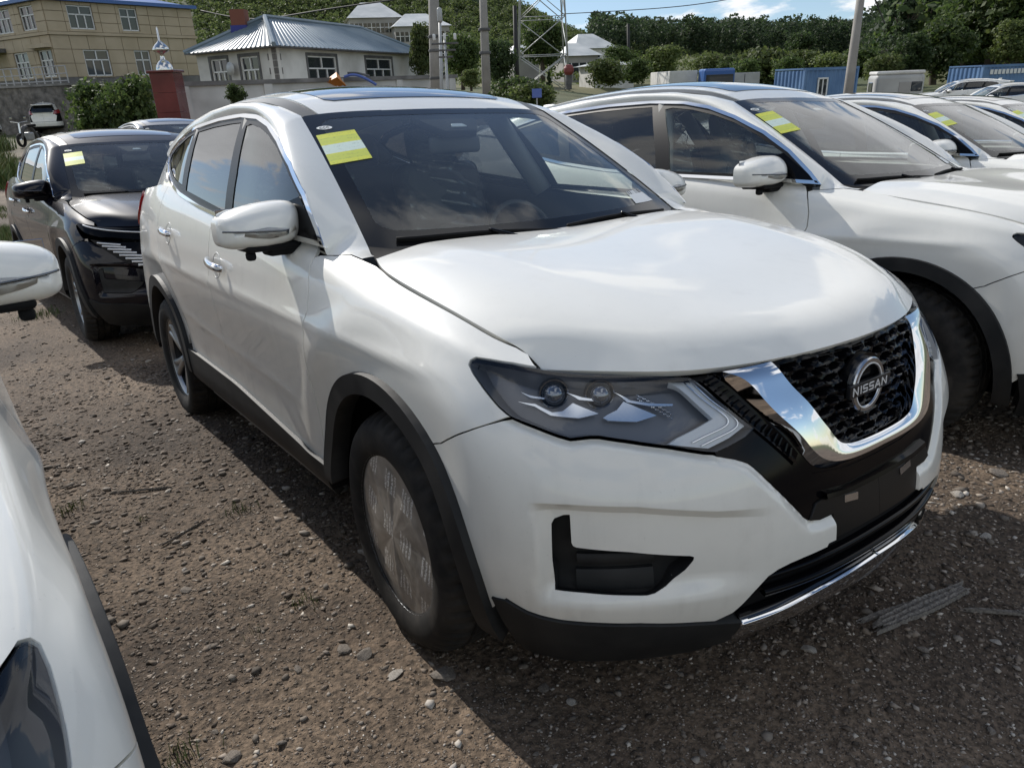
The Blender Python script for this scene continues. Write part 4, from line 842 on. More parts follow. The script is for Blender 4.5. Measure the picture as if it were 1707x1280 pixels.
    quad(WS, [(.20, .10), (.20, .20), (.12, .22), (.11, .09)], .0015, 'barcode_label', 'barcode')
    # side glass area
    D = SZ(DLO); Di = inset(dedupe(poly(D, .03)), .015); Do = dedupe(poly(D, .03))
    mb = MB(); mb.add(*panel(SIDE, Do, step=.03, off=.007, lip=.012, holes=[Di], gap=0)); both(mb, 'window_trim', 'chrome', car)
    top = lambda x: np.interp(-x, -DLO[:12, 0], DLO[:12, 1])-.032
    w1 = [(-.70, belt(-.70)+.03), (-1.285, belt(-1.285)+.03), (-1.34, 1.35), (-1.455, 1.535), (-1.40, top(-1.40)), (-1.25, top(-1.25)), (-1.10, top(-1.10)), (-.95, top(-.95)+.002), (-.80, top(-.80)), (-.66, top(-.66)), (-.64, 1.28)]
    w2 = [(-1.385, belt(-1.385)+.03), (-2.10, belt(-2.1)+.035), (-2.16, 1.40), (-2.265, top(-2.265)), (-2.0, top(-2.0)), (-1.7, top(-1.7)), (-1.555, top(-1.555)), (-1.44, 1.35)]
    w3 = [(-2.20, belt(-2.2)+.045), (-2.45, belt(-2.45)+.035), (-2.70, belt(-2.70)+.035), (-2.84, 1.435), (-2.86, 1.46), (-2.76, 1.500), (-2.5, top(-2.5)), (-2.35, top(-2.35)), (-2.26, 1.40)]
    W = [SZ(poly(w, .05)) for w in (w1, w2, w3)]
    mb = MB(); mb.add(*panel(SIDE, Di, step=.04, off=0, lip=0, holes=W, gap=0)); both(mb, 'window_pillar', 'pillar_black', car)
    for w, m in zip(W, ('side_glass', 'privacy_glass', 'privacy_glass')):
        mb = MB(); mb.add(*panel(SIDE, w, step=.06, off=-.003, lip=0, gap=-.003)); both(mb, 'side_window', m, car)
    # white A-pillar, roof rail and rear pillar
    wse = WS.ev([(k, W_) for k in np.linspace(.0, H, 34)], .003)[0]; wse = wse if wse[0, 1] < 0 else wse*[1, -1, 1]
    ft = BODY.ev(XY([(-.266, -.722), (-.30, -.744), (-.33, -.762), (-.39, -.788), (-.43, -.800)]))[0]
    U = np.vstack([[(-.266, -.719, ft[0][2]+.002), (-.31, -.708, 1.106)], wse, DITCH[1:]+[0, -.004, -.004]])
    dl = curve(DLO[:14], 60); L3 = np.c_[dl[:, 0], gy(dl[:, 0], dl[:, 1])-.006, dl[:, 1]]
    Lw = np.vstack([ft, L3])
    i = np.argmin(np.abs(U[:, 0]+1.066)); jx = np.argmin(np.abs(Lw[:, 0]+.98)); a1 = np.argmin(np.abs(U[:, 0]+.47)); a2 = 5
    U1 = np.vstack([resamp(U[:a1+1], 14), resamp(U[a1:i+1], 30)[1:], resamp(U[i:], 60)[1:]]); L1 = np.vstack([resamp(Lw[:a2+1], 14), resamp(Lw[a2:jx+1], 30)[1:], resamp(Lw[jx:], 60)[1:]])
    bl = np.r_[np.linspace(.001, .014, 14), np.linspace(.014, .022, 29), np.linspace(.022, .02, 59)]
    G = loftgrid(U1, L1, 9, bl, (.15, -.75, .55)); V, F = gridmesh(G); N = gnorm(G)
    if (N*np.array([0, -.7, .5])).sum() < 0: N = -N; F = [f[::-1] for f in F]
    mb = MB(); mb.add(V, F, N); both(mb, 'roof_pillar', P, car)
    dp = SZ(poly([(-2.925, 1.455), (-3.12, 1.52), (-3.40, 1.505), (-3.58, 1.26), (-3.3, 1.20), (-2.6, 1.245), (-2.43, 1.30), (-2.70, 1.350), (-2.86, 1.405)], .05))
    mb = MB(); mb.add(*panel(SIDE, dp, step=.05, off=-.004, lip=.01, gap=0)); both(mb, 'rear_pillar', P, car)
    # rear window and spoiler
    y = np.linspace(-1, 1, 13); G = np.array([[(-3.42-.30*k-.05*(1-q*q)*.5, q*(.46+.12*k), 1.50-.36*k+.012*math.sin(math.pi*k)) for q in y] for k in np.linspace(0, 1, 8)]); V, F = gridmesh(G); obj('rear_window', V, F, 'privacy_glass', car)
    V, F = bbox(.22, 1.02, .05, .02, (-3.50, 0, 1.535)); obj('spoiler', V, F, P, car)
def build_mirrors(car, P):
    for sgn in (1, -1):
        M = lambda mb: mb if sgn > 0 else mb.mir()
        n, m = 36, 22; c0 = np.array([-.665, -.920, 1.196]); G = np.zeros((n+1, m, 3))
        for i in range(n+1):
            a = 2*math.pi*i/n; ca, sa = math.cos(a), math.sin(a); e = 2/4.2
            ny_ = np.sign(ca)*abs(ca)**e; nz_ = np.sign(sa)*abs(sa)**e
            for j in range(m):
                b = math.pi/2*j/(m-1); r = math.cos(b)**.62; x = .105*math.sin(b)**.9
                yy = ny_*r*.128; zz = nz_*r*.068
                zz *= 1-.18*(yy/.128 < 0)*abs(yy/.128); zz += .012*(yy/.128); 
                G[i, j] = (x-.02*(1-r)*0+.10*(yy)*0, yy, zz-.035*(x/.105)**2*(zz > 0))
        G = G+c0; G[..., 0] += -.28*np.abs(G[..., 1]-c0[1]-.05)**1.2*.6
        V, F = gridmesh(G); mb = MB(); mb.add(V, F); 
        # shell back edge
        back = G[:-1, 0]; mb.add(np.vstack([back, back-[.045, 0, 0]]), [(k, (k+1) % n, n+(k+1) % n, n+k) for k in range(n)])
        arm = M(MB().add(*bbox(.085, .14, .035, .014, (-.655, -.845, 1.118)))).build('door_mirror', 'matte_black', car)
        cap = M(mb).build('mirror_cap', P, arm); bm = bmesh.new(); bm.from_mesh(cap.data); bmesh.ops.remove_doubles(bm, verts=bm.verts, dist=5e-4); bmesh.ops.recalc_face_normals(bm, faces=bm.faces); bm.to_mesh(cap.data); bm.free()
        base = MB().add(*bbox(.13, .17, .024, .011, (-.665, -.900, 1.132))); base.add(*bbox(.03, .03, .03, .01, (-.64, -.965, 1.108))); M(base).build('mirror_base', 'matte_black', arm, auto=40)
        gl = MB().add(*bbox(.004, .215, .112, .001, (-.712, -.925, 1.197), 1)); M(gl).build('mirror_glass', 'mirror_glass', arm, smooth=False)
        # turn-signal strip
        js = []
        for i in np.linspace(n*.50, n*.985, 20):
            i0 = int(i) % n
        pts = []
        for y_ in np.linspace(-1.04, -.86, 26):
            u = np.linspace(0, 1, 40); best = None
            d = np.abs(G[..., 1]-y_)+2.2*np.abs(G[..., 2]-(1.186-.05*(y_+.95))); k = np.unravel_index(d.argmin(), d.shape); pts.append(np.array([G[k][0]+.002, y_, 1.186-.05*(y_+.95)]))
        pts = np.array(pts); 
        for k in range(3): pts[1:-1, 0] = (pts[:-2, 0]+pts[1:-1, 0]+pts[2:, 0])/3
        V, F = tube(pts, .0028, 6); V[:, 0] = V[:, 0]; M(MB().add(V, F)).build('turn_signal', 'lamp_dark_chrome', arm)
        tri = SZ([(-.45, 1.15), (-.70, 1.165), (-.70, 1.26), (-.63, 1.275)]); mb = MB(); mb.add(*panel(SIDE, tri, step=.05, off=.004, lip=.01, gap=0)); M(mb).build('mirror_sail', 'gloss_black', arm)
def build_handles(car, fd, rdo):
    for (x0, x1, z0, z1), doors in (((-1.47, -1.27, 1.020, .998), fd), ((-2.33, -2.15, 1.098, 1.082), rdo)):
        q = XZ([(x0+(x1-x0)*k, z0+(z1-z0)*k) for k in np.linspace(0, 1, 16)])
        bow = np.sin(np.linspace(0, math.pi, 16))**.5
        Pm = BODY.ev(q)[0]+BODY.ev(q)[1]*(.012+.026*bow)[:, None]
        T = np.gradient(Pm, axis=0); T /= np.linalg.norm(T, axis=1)[:, None]; Nn = BODY.ev(q)[1]; B = np.cross(T, Nn); rows = []
        for a in np.linspace(0, 2*math.pi, 13)[:-1]: rows.append(Pm+B*.016*math.cos(a)+Nn*.009*math.sin(a))
        G = np.stack(rows+[rows[0]], 1); V, F = gridmesh(G); F = F+[tuple(range(13))[:-1][::-1], tuple(15*13+k for k in range(12))]
        cx = (x0*.62+x1*.38); cz = (z0+z1)/2-.006; cup = XZ([(cx+.052*math.cos(a), cz+.050*math.sin(a)) for a in np.linspace(0, 2*math.pi, 28, endpoint=False)])
        cupring = cup
        ring = ringtube(BODY, np.vstack([cupring, cupring[:2]]), .005, .0012)
        for sgn, d in ((1, doors[0]), (-1, doors[1])):
            M = lambda mb: mb if sgn > 0 else mb.mir()
            o = M(MB().add(V, F)).build('handle', 'chrome', d); bm = bmesh.new(); bm.from_mesh(o.data); bmesh.ops.recalc_face_normals(bm, faces=bm.faces); bm.to_mesh(o.data); bm.free()
            M(MB().add(*ring)).build('handle_cup', d.data.materials[0], d)
def build_cabin(car):
    # dashboard
    prof = [(-.40, 1.06), (-.52, 1.085), (-.78, 1.075), (-.88, 1.03), (-.90, .90), (-.80, .72)]
    G = np.array([[(x, y, z+(.02*math.exp(-((y-.37)/.2)**2) if .95 < z else 0)) for x, z in prof] for y in np.linspace(-.74, .74, 30)]); V, F = gridmesh(G); o = obj('dashboard', V, F, 'dash', car); sharp(o, 40)
    V, F = lathe([(.172, -.012), (.184, 0), (.172, .012), (.160, 0), (.172, -.012)], 36, 'y'); t = math.radians(-25)
    sw = np.array([V[:, 1]*math.cos(t)-V[:, 2]*math.sin(t)*0-V[:, 2]*.42, V[:, 0], V[:, 2]*.91-V[:, 1]*.42]).T+[-.98, .37, 1.00]; mb = MB(); mb.add(sw, F); mb.add(*bbox(.05, .30, .07, .02, (-.96, .37, 1.0))); mb.add(*tube([(-.96, .37, 1.0), (-.80, .37, 1.02)], .04, 10)); mb.build('steering_wheel', 'dash', car)
    def seat(x, y, w, film):
        s = MB(); b = MB()
        def pad(sx, sy, sz, c, tilt, bev=.06):
            V, F = bbox(sx, sy, sz, bev, (0, 0, 0), 4); ct, st_ = math.cos(tilt), math.sin(tilt); V = np.stack([V[:, 0]*ct-V[:, 2]*st_*1, V[:, 1], V[:, 0]*st_+V[:, 2]*ct], 1); return V+c, F
        s.add(*pad(.54, w, .20, np.array([x, y, .70]), .08)); s.add(*pad(.17, w*.96, .66, np.array([x-.36, y, 1.02]), .28))
        o = s.build('seat', 'seat', car); h = MB().add(*pad(.11, .27 if w < .9 else .25, .20, np.array([x-.47, y, 1.43]), .2, .05)); h.add(*tube([(x-.44, y-.06, 1.28), (x-.46, y-.06, 1.40)], .008, 6)); h.add(*tube([(x-.44, y+.06, 1.28), (x-.46, y+.06, 1.40)], .008, 6)); h.build('headrest', 'seat', o)
        if film:
            for k, (zc, hh) in enumerate(((1.43, .26), (1.16, .40))):
                V, F = gridmesh(np.array([[(x-.30+.035*math.sin(9*u+3*v+y)+.02*math.sin(23*v+u*7)-.28*(v-.5)*hh*1.2-(.08 if k == 0 else .0), y+(u-.5)*(.36 if k == 0 else w*1.0), zc+(v-.5)*hh) for u in np.linspace(0, 1, 22)] for v in np.linspace(0, 1, 16)])); obj('seat_film', V, F, 'film', o)
    seat(-1.30, -.37, .50, True); seat(-1.30, .37, .50, True)
    seat(-2.15, -.34, .62, False); seat(-2.15, .34, .62, False)
    G = np.array([[(x, y, .52+.25*(abs(y) > .66)) for y in np.linspace(-.78, .78, 9)] for x in np.linspace(-3.3, -.6, 10)]); V, F = gridmesh(G); obj('cabin_floor', V, F, 'dash', car)
    G = np.array([[ROOF.ev([(s, t)], -.045)[0][0] for t in np.linspace(.06, ROOF.T.k[-1]-.06, 7)] for s in np.linspace(.03, ROOF.S.k[-1], 8)]); V, F = gridmesh(G, True); obj('headliner', V, F, 'headliner', car)
    mb = MB()
    for yy in (-1, 1):     # door cards and inner pillars
        G = np.array([[(x, yy*(.80-.03*k-.04*(x > -.6)), .5+(belt(x)-.005-.5)*k) for k in (0, .5, 1)] for x in np.linspace(-2.45, -.5, 12)]); V, F = gridmesh(G); obj('door_trim', V, F, 'dash', car)
    for yy in (-1, 1):
        for a, b in (((-1.36, 1.17), (-1.50, 1.55)), ((-2.18, 1.25), (-2.30, 1.56)), ((-2.85, 1.36), (-2.95, 1.50))):
            pa = np.array([a[0], yy*(abs(float(gy(a[0], a[1])))-.05), a[1]]); pb = np.array([b[0], yy*(abs(float(gy(b[0], b[1])))-.05), b[1]]); V, F = tube(np.array([pa, (pa+pb)/2, pb]), .05, 8); obj('cabin_pillar', V, F, 'headliner', car)
def tyre_mesh(R=.356, w=.225):
    h = w/2; prof = [(.222, -h+.012), (.240, -h-.004), (.262, -h-.012), (.300, -h-.014), (.322, -h-.006), (.338, -h+.010), (.349, -h+.030), (.3545, -h+.050)]
    n = 192; half = prof+[(.3555, -.050), (.3475, -.048), (.3475, -.040), (.356, -.038), (.356, -.006), (.3475, -.004), (.3475, .004), (.356, .006), (.356, .038), (.3475, .040), (.3475, .048), (.3555, .050)]+[(r, -y) for r, y in prof[::-1]]
    V, F = lathe(half, n, 'y'); V = V.reshape(n, len(half), 3); k = np.arange(n)
    for j, (r, y) in enumerate(half):
        if r > .333 and abs(y) > .052:                       # shoulder lugs
            ph = (k+(6 if y > 0 else 0)) % 4; d = np.where(ph == 0, .014, 0.)*(1 if r > .34 else .6); f = (r-d)/r; V[:, j, 0] *= f; V[:, j, 2] *= f
        elif r > .354:
            ph = (k+int(abs(y)*200)) % 6; d = np.where(ph == 0, .006, 0.); f = (r-d)/r; V[:, j, 0] *= f; V[:, j, 2] *= f
    return V.reshape(-1, 3), F
def build_wheels(car, variant):
    TV, TF = tyre_mesh(); tm = None; protos = {}
    def wheel(x, sgn, kind, steer=0.):
        # modelled with its outer face towards -y
        t = obj('wheel', *([TV, TF]), 'rubber', car) if 'tyre' not in protos else None
        if t is None: t = protos['tyre'].copy(); C.objects.link(t); t.parent = car
        else: protos['tyre'] = t; sharp(t, 40)
        t.location = (x, -.762*sgn, .354); t.rotation_euler = (0, .3*x, steer+(0 if sgn > 0 else math.pi))
        def kid(key, fn):
            if key in protos: o = protos[key].copy(); C.objects.link(o); o.parent = t
            else: o = fn(); o.parent = t; protos[key] = o
            return o
        def barrel():
            V, F = lathe([(.228, -.106), (.222, -.104), (.214, -.085), (.208, -.03), (.208, .10), (.10, .10)], 56, 'y'); return sharp(obj('rim', V, F, 'alloy_dark'), 40)
        kid('rim', barrel)
        def brake():
            V, F = lathe([(.05, -.01), (.15, -.01), (.15, .01), (.05, .01)], 40, 'y'); return sharp(obj('brake_disc', V, F, 'alloy'), 40)
        kid('disc', brake)
        def spokes():
            mb = MB()
            for k in range(5):
                for d in (-.13, .13):
                    a = 2*math.pi*k/5+math.pi/2; p = [(.045, a+d*.2, -.055), (.11, a+d*.75, -.068), (.17, a+d*1.0, -.078), (.222, a+d*1.35, -.088)]
                    pts = curve([(r*math.cos(q), y, r*math.sin(q)) for r, q, y in p], 12); V, F = tube(pts, np.linspace(.026, .022, 12), 8); V[:, 1] = -.07+(V[:, 1]+.07)*.7; mb.add(V, F)
            V, F = lathe([(.001, -.072), (.028, -.072), (.032, -.068), (.06, -.055), (.06, -.02)], 32, 'y'); mb.add(V, F)
            V, F = lathe([(.205, -.080), (.216, -.098), (.228, -.104), (.230, -.098)], 56, 'y'); mb.add(V, F)
            return mb.build('spokes', 'alloy', None)
        kid('spokes', spokes)
        if kind == 'film':
            def film():
                n, m = 72, 16; G = np.zeros((n+1, m, 3)); uv = []
                for i in range(n+1):
                    a = 2*math.pi*i/n
                    for j in range(m):
                        r = .236*j/(m-1); rf = (r/.236)*(1-(r/.236)**6); y = -.108-.010*(1-(r/.236)**2)+rf*(.0035*math.sin(5*a+1)+.002*math.sin(11*a+140*r))
                        sp = ((a*10/(2*math.pi)) % 1); y += rf/max(r/.22, 1e-6)*( .0045*smooth(.0, .08, np.array(abs(sp-.5)))*0-.005*math.exp(-((sp-.5)/.05)**2)*(r/.22)+.003*math.exp(-((sp-.15)/.08)**2)*(r/.22))
                        G[i, j] = (r*math.cos(a), y, r*math.sin(a)); uv.append((.5+r*math.cos(a)/.46, .5+r*math.sin(a)/.46))
                V, F = gridmesh(G); return obj('wheel_film', V, F, 'wheel_film', uv=uv)
            kid('film', film)
            kid('film_rim', lambda: sharp(obj('film_rim', *lathe([(.2335, -.108), (.2355, -.1125), (.241, -.1125), (.244, -.104)], 72, 'y'), 'alloy'), 40))
    wheel(0.0, 1, 'film', math.radians(-3)); wheel(0.0, -1, 'film', math.radians(-3)); wheel(-2.705, 1, 'plain'); wheel(-2.705, -1, 'plain')
# ---------------------------------------------------------------- frame of the level land behind the sloping lot: a to the right, b away, h up, from the camera
_pg, _rg = math.radians(22.3), math.radians(-2.3)
UG = math.sin(_rg)*math.cos(_pg)*_R+math.cos(_rg)*math.cos(_pg)*_U-math.sin(_pg)*_f; UG /= np.linalg.norm(UG)
FH = _f-UG*(_f@UG); FH /= np.linalg.norm(FH); RH = np.cross(FH, UG)
BGM = Matrix(((RH[0], FH[0], UG[0], CAM[0]), (RH[1], FH[1], UG[1], CAM[1]), (RH[2], FH[2], UG[2], CAM[2]), (0, 0, 0, 1)))
def bgp(px, py, b):
    d = _f+_R*(px-853.5)/1217.3-_U*(py-640)/1217.3; k = b/(d@FH); return np.array([d@RH*k, b, d@UG*k])
def W3(p): p = np.atleast_2d(np.asarray(p, float)); return CAM+p[:, :1]*RH+p[:, 1:2]*FH+p[:, 2:]*UG
def toBG(P): d = np.atleast_2d(P)-CAM; return np.stack([d@RH, d@FH, d@UG], 1)
def bgempty(name, label, cat, p, group=None, rz=0.):
    o = empty(name, label, cat, group=group); o.matrix_world = BGM @ Matrix.Translation(Vector(map(float, p))) @ Matrix.Rotation(rz, 4, 'Z'); return o
def place(o, p, rz=0., s=1.):
    sc = (s, s, s) if np.isscalar(s) else s
    o.matrix_world = BGM @ Matrix.Translation(Vector(map(float, p))) @ Matrix.Rotation(rz, 4, 'Z') @ Matrix.Diagonal((*sc, 1)); return o
# ---------------------------------------------------------------- land: the lot, then the rising ground, in one sheet
def vnoise(x, y, seed=0):
    """cheap smooth value noise"""
    xi = np.floor(x).astype(int); yi = np.floor(y).astype(int); xf = x-xi; yf = y-yi; u = xf*xf*(3-2*xf); v = yf*yf*(3-2*yf)
    def h(a, b): 
        n = (a*374761393+b*668265263+seed*69069) & 0x7fffffff; n = (n ^ (n >> 13))*1274126177 & 0x7fffffff; return ((n ^ (n >> 16)) & 0xffff)/65535.
    return (h(xi, yi)*(1-u)+h(xi+1, yi)*u)*(1-v)+(h(xi, yi+1)*(1-u)+h(xi+1, yi+1)*u)*v
def fbm(x, y, o=4, seed=0): return sum(vnoise(x*2**k, y*2**k, seed+k)/2**k for k in range(o))/(2-2**(1-o))
SLOPE = np.array([RH@[0, 0, 1], FH@[0, 0, 1], UG@[0, 0, 1]])
def land(P):
    """height (world z) of the ground under world x,y"""
    x, y = P[:, 0], P[:, 1]; b = (x-CAM[0])*FH[0]+(y-CAM[1])*FH[1]; b = b/math.hypot(FH[0], FH[1])
    a = (x-CAM[0])*RH[0]+(y-CAM[1])*RH[1]; b = b-14*smooth(1, 14, a); w = 2.0; z = .100*w*np.logaddexp(0, (b-6.6)/w)
    return z-.100*w*math.log1p(math.exp(-6.6/w))*smooth(4, 0, b)
def ground_at(a, b):
    """bg height of the ground at bg a,b"""
    h = -1.4
    for _ in range(12):
        p = W3([(a, b, h)]); h += (land(p)-p[:, 2])[0]/UG[2]
    return h
def ground_mats():
    m = noisy(mat('earth', (.1, .08, .07), .92), (.072, .053, .038), (.190, .148, .110), 1.4, 9, .30, .72, bump=.9, bscale=60, bdist=.012)
    nt, N, L, b = nodes(m); tc = N('ShaderNodeTexCoord'); base = b.inputs['Base Color'].links[0].from_socket
    n2 = N('ShaderNodeTexNoise'); n2.inputs['Scale'].default_value = 55; n2.inputs['Detail'].default_value = 4; L(tc.outputs['Object'], n2.inputs['Vector'])
    r2 = ramp(N, [(.35, (.45, .43, .40)), (.62, (1.35, 1.3, 1.25))]); L(n2.outputs['Fac'], r2.inputs[0])
    mx = N('ShaderNodeMix'); mx.data_type = 'RGBA'; mx.blend_type = 'MULTIPLY'; mx.inputs['Factor'].default_value = 1; L(base, mx.inputs['A']); L(r2.outputs[0], mx.inputs['B'])
    # far from the lot the earth gives way to rough green
    sp = N('ShaderNodeVectorMath'); sp.operation = 'LENGTH'; L(tc.outputs['Object'], sp.inputs[0])
    n4 = N('ShaderNodeTexNoise'); n4.inputs['Scale'].default_value = .55; n4.inputs['Detail'].default_value = 5; L(tc.outputs['Object'], n4.inputs['Vector'])
    r4 = ramp(N, [(.36, (.55, .53, .52)), (.60, (1.18, 1.16, 1.12))]); L(n4.outputs['Fac'], r4.inputs[0]); mx4 = N('ShaderNodeMix'); mx4.data_type = 'RGBA'; mx4.blend_type = 'MULTIPLY'; mx4.inputs['Factor'].default_value = 1; L(mx.outputs['Result'], mx4.inputs['A']); L(r4.outputs[0], mx4.inputs['B']); mx = mx4
    fr = N('ShaderNodeMapRange'); fr.inputs['From Min'].default_value = 26; fr.inputs['From Max'].default_value = 60; L(sp.outputs['Value'], fr.inputs['Value'])
    n3 = N('ShaderNodeTexNoise'); n3.inputs['Scale'].default_value = .08; n3.inputs['Detail'].default_value = 6; L(tc.outputs['Object'], n3.inputs['Vector'])
    g = ramp(N, [(.35, (.045, .070, .018)), (.65, (.10, .105, .045))]); L(n3.outputs['Fac'], g.inputs[0])
    m2 = N('ShaderNodeMix'); m2.data_type = 'RGBA'; L(fr.outputs[0], m2.inputs['Factor']); L(mx.outputs['Result'], m2.inputs['A']); L(g.outputs[0], m2.inputs['B']); L(m2.outputs['Result'], b.inputs['Base Color'])
ground_mats()
noisy(mat('stone_a', (.2, .19, .17), .85), (.11, .092, .076), (.26, .225, .19), 9, 6, .3, .7, bump=.5, bscale=60, bdist=.004)
noisy(mat('stone_b', (.2, .19, .17), .85), (.20, .18, .155), (.42, .39, .35), 11, 6, .3, .7, bump=.4, bscale=70, bdist=.004)
def pebble_mat():
    m = mat('gravel', (.2, .18, .16), .9); nt, N, L, b = nodes(m); g = N('ShaderNodeNewGeometry')
    r = ramp(N, [(0, (.050, .038, .029)), (.42, (.135, .105, .080)), (.78, (.235, .190, .150)), (.95, (.38, .33, .28)), (1, (.62, .57, .50))]); L(g.outputs['Random Per Island'], r.inputs[0]); L(r.outputs[0], b.inputs['Base Color'])
pebble_mat()
noisy(mat('old_wood', (.2, .18, .16), .9), (.085, .075, .066), (.26, .24, .215), 30, 6, .3, .7, bump=.8, bscale=40, bdist=.004, stretch=(.5, 6, 6))
def blade_mat():
    m = mat('grass', (.09, .13, .03), .7); nt, N, L, b = nodes(m); g = N('ShaderNodeNewGeometry'); r = ramp(N, [(0, (.05, .085, .018)), (.6, (.11, .15, .035)), (1, (.22, .21, .09))]); L(g.outputs['Random Per Island'], r.inputs[0]); L(r.outputs[0], b.inputs['Base Color'])
blade_mat()
def micro(x, y):
    """small relief of the trodden earth"""
    return .030*(fbm(x*.9, y*.9, 3, 5)-.5)+.022*(fbm(x*4, y*4, 3, 9)-.5)+.010*(fbm(x*17, y*17, 2, 21)-.5)
def surf_z(x, y):
    near = smooth(16, 8, np.hypot(x, y)); return land(np.stack([x, y], 1))+micro(x, y)*near
def build_ground():
    # fan of rings round the camera: fine near, coarse far
    r = np.r_[np.linspace(.15, 4.5, 210), np.geomspace(4.55, 16, 130), np.geomspace(16.5, 900, 60)]; th = np.linspace(-math.pi, math.pi, 561)
    fine = np.sort(np.r_[th[::4], np.radians(np.linspace(95, 205, 700))])
    R_, T_ = np.meshgrid(r, fine, indexing='ij'); x = CAM[0]+R_*np.cos(T_); y = CAM[1]+R_*np.sin(T_)
    z = surf_z(x.ravel(), y.ravel()).reshape(x.shape); P = np.stack([x, y, z], -1); V, F = gridmesh(P)
    o = obj('ground', V, F, 'earth'); tag(o, kind='structure'); return o
ground = build_ground()
def rock_mesh(seed, sub=1, flat=.55):
    bm = bmesh.new(); bmesh.ops.create_icosphere(bm, subdivisions=sub, radius=1); rs = np.random.default_rng(seed); V = np.array([v.co[:] for v in bm.verts]); bm.verts.index_update(); F = [tuple(v.index for v in f.verts) for f in bm.faces]; bm.free()
    for _ in range(7):
        n = rs.normal(size=3); n /= np.linalg.norm(n); d = rs.uniform(.45, .85); k = V@n-d; V = V-np.maximum(k, 0)[:, None]*n
    V *= [1, rs.uniform(.55, .95), flat*rs.uniform(.6, 1.1)]; return V, F
def scatter_points(n, rmin, rmax, a0=97, a1=203, power=1.0):
    u = RNG.random(n); r = (rmin**power+(rmax**power-rmin**power)*u)**(1/power); t = np.radians(RNG.uniform(a0, a1, n)); return CAM[0]+r*np.cos(t), CAM[1]+r*np.sin(t), r
def build_gravel():
    """loose gravel: tens of thousands of chips in one mesh, finer and denser where one stands close"""
    octa = np.array([(1, 0, 0), (-1, 0, 0), (0, 1, 0), (0, -1, 0), (0, 0, 1), (0, 0, -1)], float); of = np.array([(0, 2, 4), (2, 1, 4), (1, 3, 4), (3, 0, 4), (2, 0, 5), (1, 2, 5), (3, 1, 5), (0, 3, 5)])
    n = 210000; u = RNG.random(n); r = 1.25*np.exp(u**1.05*math.log(14/1.25)); t = np.radians(RNG.uniform(92, 206, n)); x = CAM[0]+r*np.cos(t); y = CAM[1]+r*np.sin(t)
    dens = fbm(x*1.1, y*1.1, 3, 33); keep = (dens > RNG.random(n)*(.62+.9*smooth(4, 9, r))) & ~((np.abs(y) < .55) & (x < .2) & (x > -3.4)) & ~((np.abs(y+2.55) < .8) & (x < 1.2)); x, y, r = x[keep], y[keep], r[keep]; n = len(x)
    s = .0016*np.minimum(r, 4.5)*np.exp(RNG.normal(0, .55, n))*.9; s = np.clip(s, .0016, .018); z = surf_z(x, y)
    J = RNG.uniform(.5, 1.4, (n, 6, 1))*octa[None]; a = RNG.uniform(0, 2*math.pi, n); ca, sa = np.cos(a), np.sin(a)
    J = J*np.stack([np.full(n, 1.35), RNG.uniform(.55, 1.1, n), RNG.uniform(.22, .55, n)], 1)[:, None, :]; J[..., 2] += J[..., 0]*RNG.normal(0, .16, n)[:, None]
    V = np.stack([J[..., 0]*ca[:, None]-J[..., 1]*sa[:, None], J[..., 0]*sa[:, None]+J[..., 1]*ca[:, None], J[..., 2]], -1)*s[:, None, None]+np.stack([x, y, z+s*.10], 1)[:, None, :]
    F = (of[None]+6*np.arange(n)[:, None, None]).reshape(-1, 3); o = fastmesh('gravel', V.reshape(-1, 3), F, 'gravel'); tag(o, 'loose brown and grey gravel strewn over the earth', 'gravel', kind='stuff')
def fastmesh(name, V, F, m, smooth_=False):
    me = bpy.data.meshes.new(name); V = np.asarray(V, np.float32); F = np.asarray(F, np.int32); k = F.shape[1]
    me.vertices.add(len(V)); me.vertices.foreach_set('co', V.ravel()); me.loops.add(F.size); me.loops.foreach_set('vertex_index', F.ravel()); me.polygons.add(len(F)); me.polygons.foreach_set('loop_start', np.arange(0, F.size, k, dtype=np.int32)); me.update(calc_edges=True)
    me.materials.append(MAT[m] if isinstance(m, str) else m)
    if smooth_: me.shade_smooth()
    o = bpy.data.objects.new(name, me); C.objects.link(o); return o
build_gravel()
def build_pebbles():
    rocks = [rock_mesh(40+s, 1, .5) for s in range(8)]; n = 5200; u = RNG.random(n); r = 1.25*np.exp(u*math.log(11/1.25)); t = np.radians(RNG.uniform(92, 206, n)); x = CAM[0]+r*np.cos(t); y = CAM[1]+r*np.sin(t)
    k = (fbm(x*.8+7, y*.8, 3, 51) > RNG.random(n)*.8) & ~((np.abs(y) < .55) & (x < .2) & (x > -3.4)) & ~((np.abs(y+2.55) < .8) & (x < 1.2)); x, y, r = x[k], y[k], r[k]; z = surf_z(x, y); VV, FF, off = [], [], 0
    for a, b, c, q in zip(x, y, z, r):
        V, F = rocks[RNG.integers(8)]; s = float(np.clip(.0042*min(q, 4.5)*np.exp(RNG.normal(0, .5)), .004, .03)); th = RNG.uniform(0, 6.28); ca, sa = math.cos(th), math.sin(th)
        VV.append(np.stack([(V[:, 0]*ca-V[:, 1]*sa)*s+a, (V[:, 0]*sa+V[:, 1]*ca)*s+b, V[:, 2]*s*.8+c+s*.12], 1)); FF.append(np.array(F)+off); off += len(V)
    tag(fastmesh('pebbles', np.vstack(VV), np.vstack(FF), 'pebble'), 'scattered larger pebbles among the gravel', 'pebbles', kind='stuff')
def pebble2():
    m = mat('pebble', (.2, .18, .16), .9); nt, N, L, b = nodes(m); g = N('ShaderNodeNewGeometry'); r = ramp(N, [(0, (.07, .058, .048)), (.5, (.16, .135, .11)), (.85, (.27, .235, .20)), (1, (.50, .46, .41))]); L(g.outputs['Random Per Island'], r.inputs[0]); L(r.outputs[0], b.inputs['Base Color'])
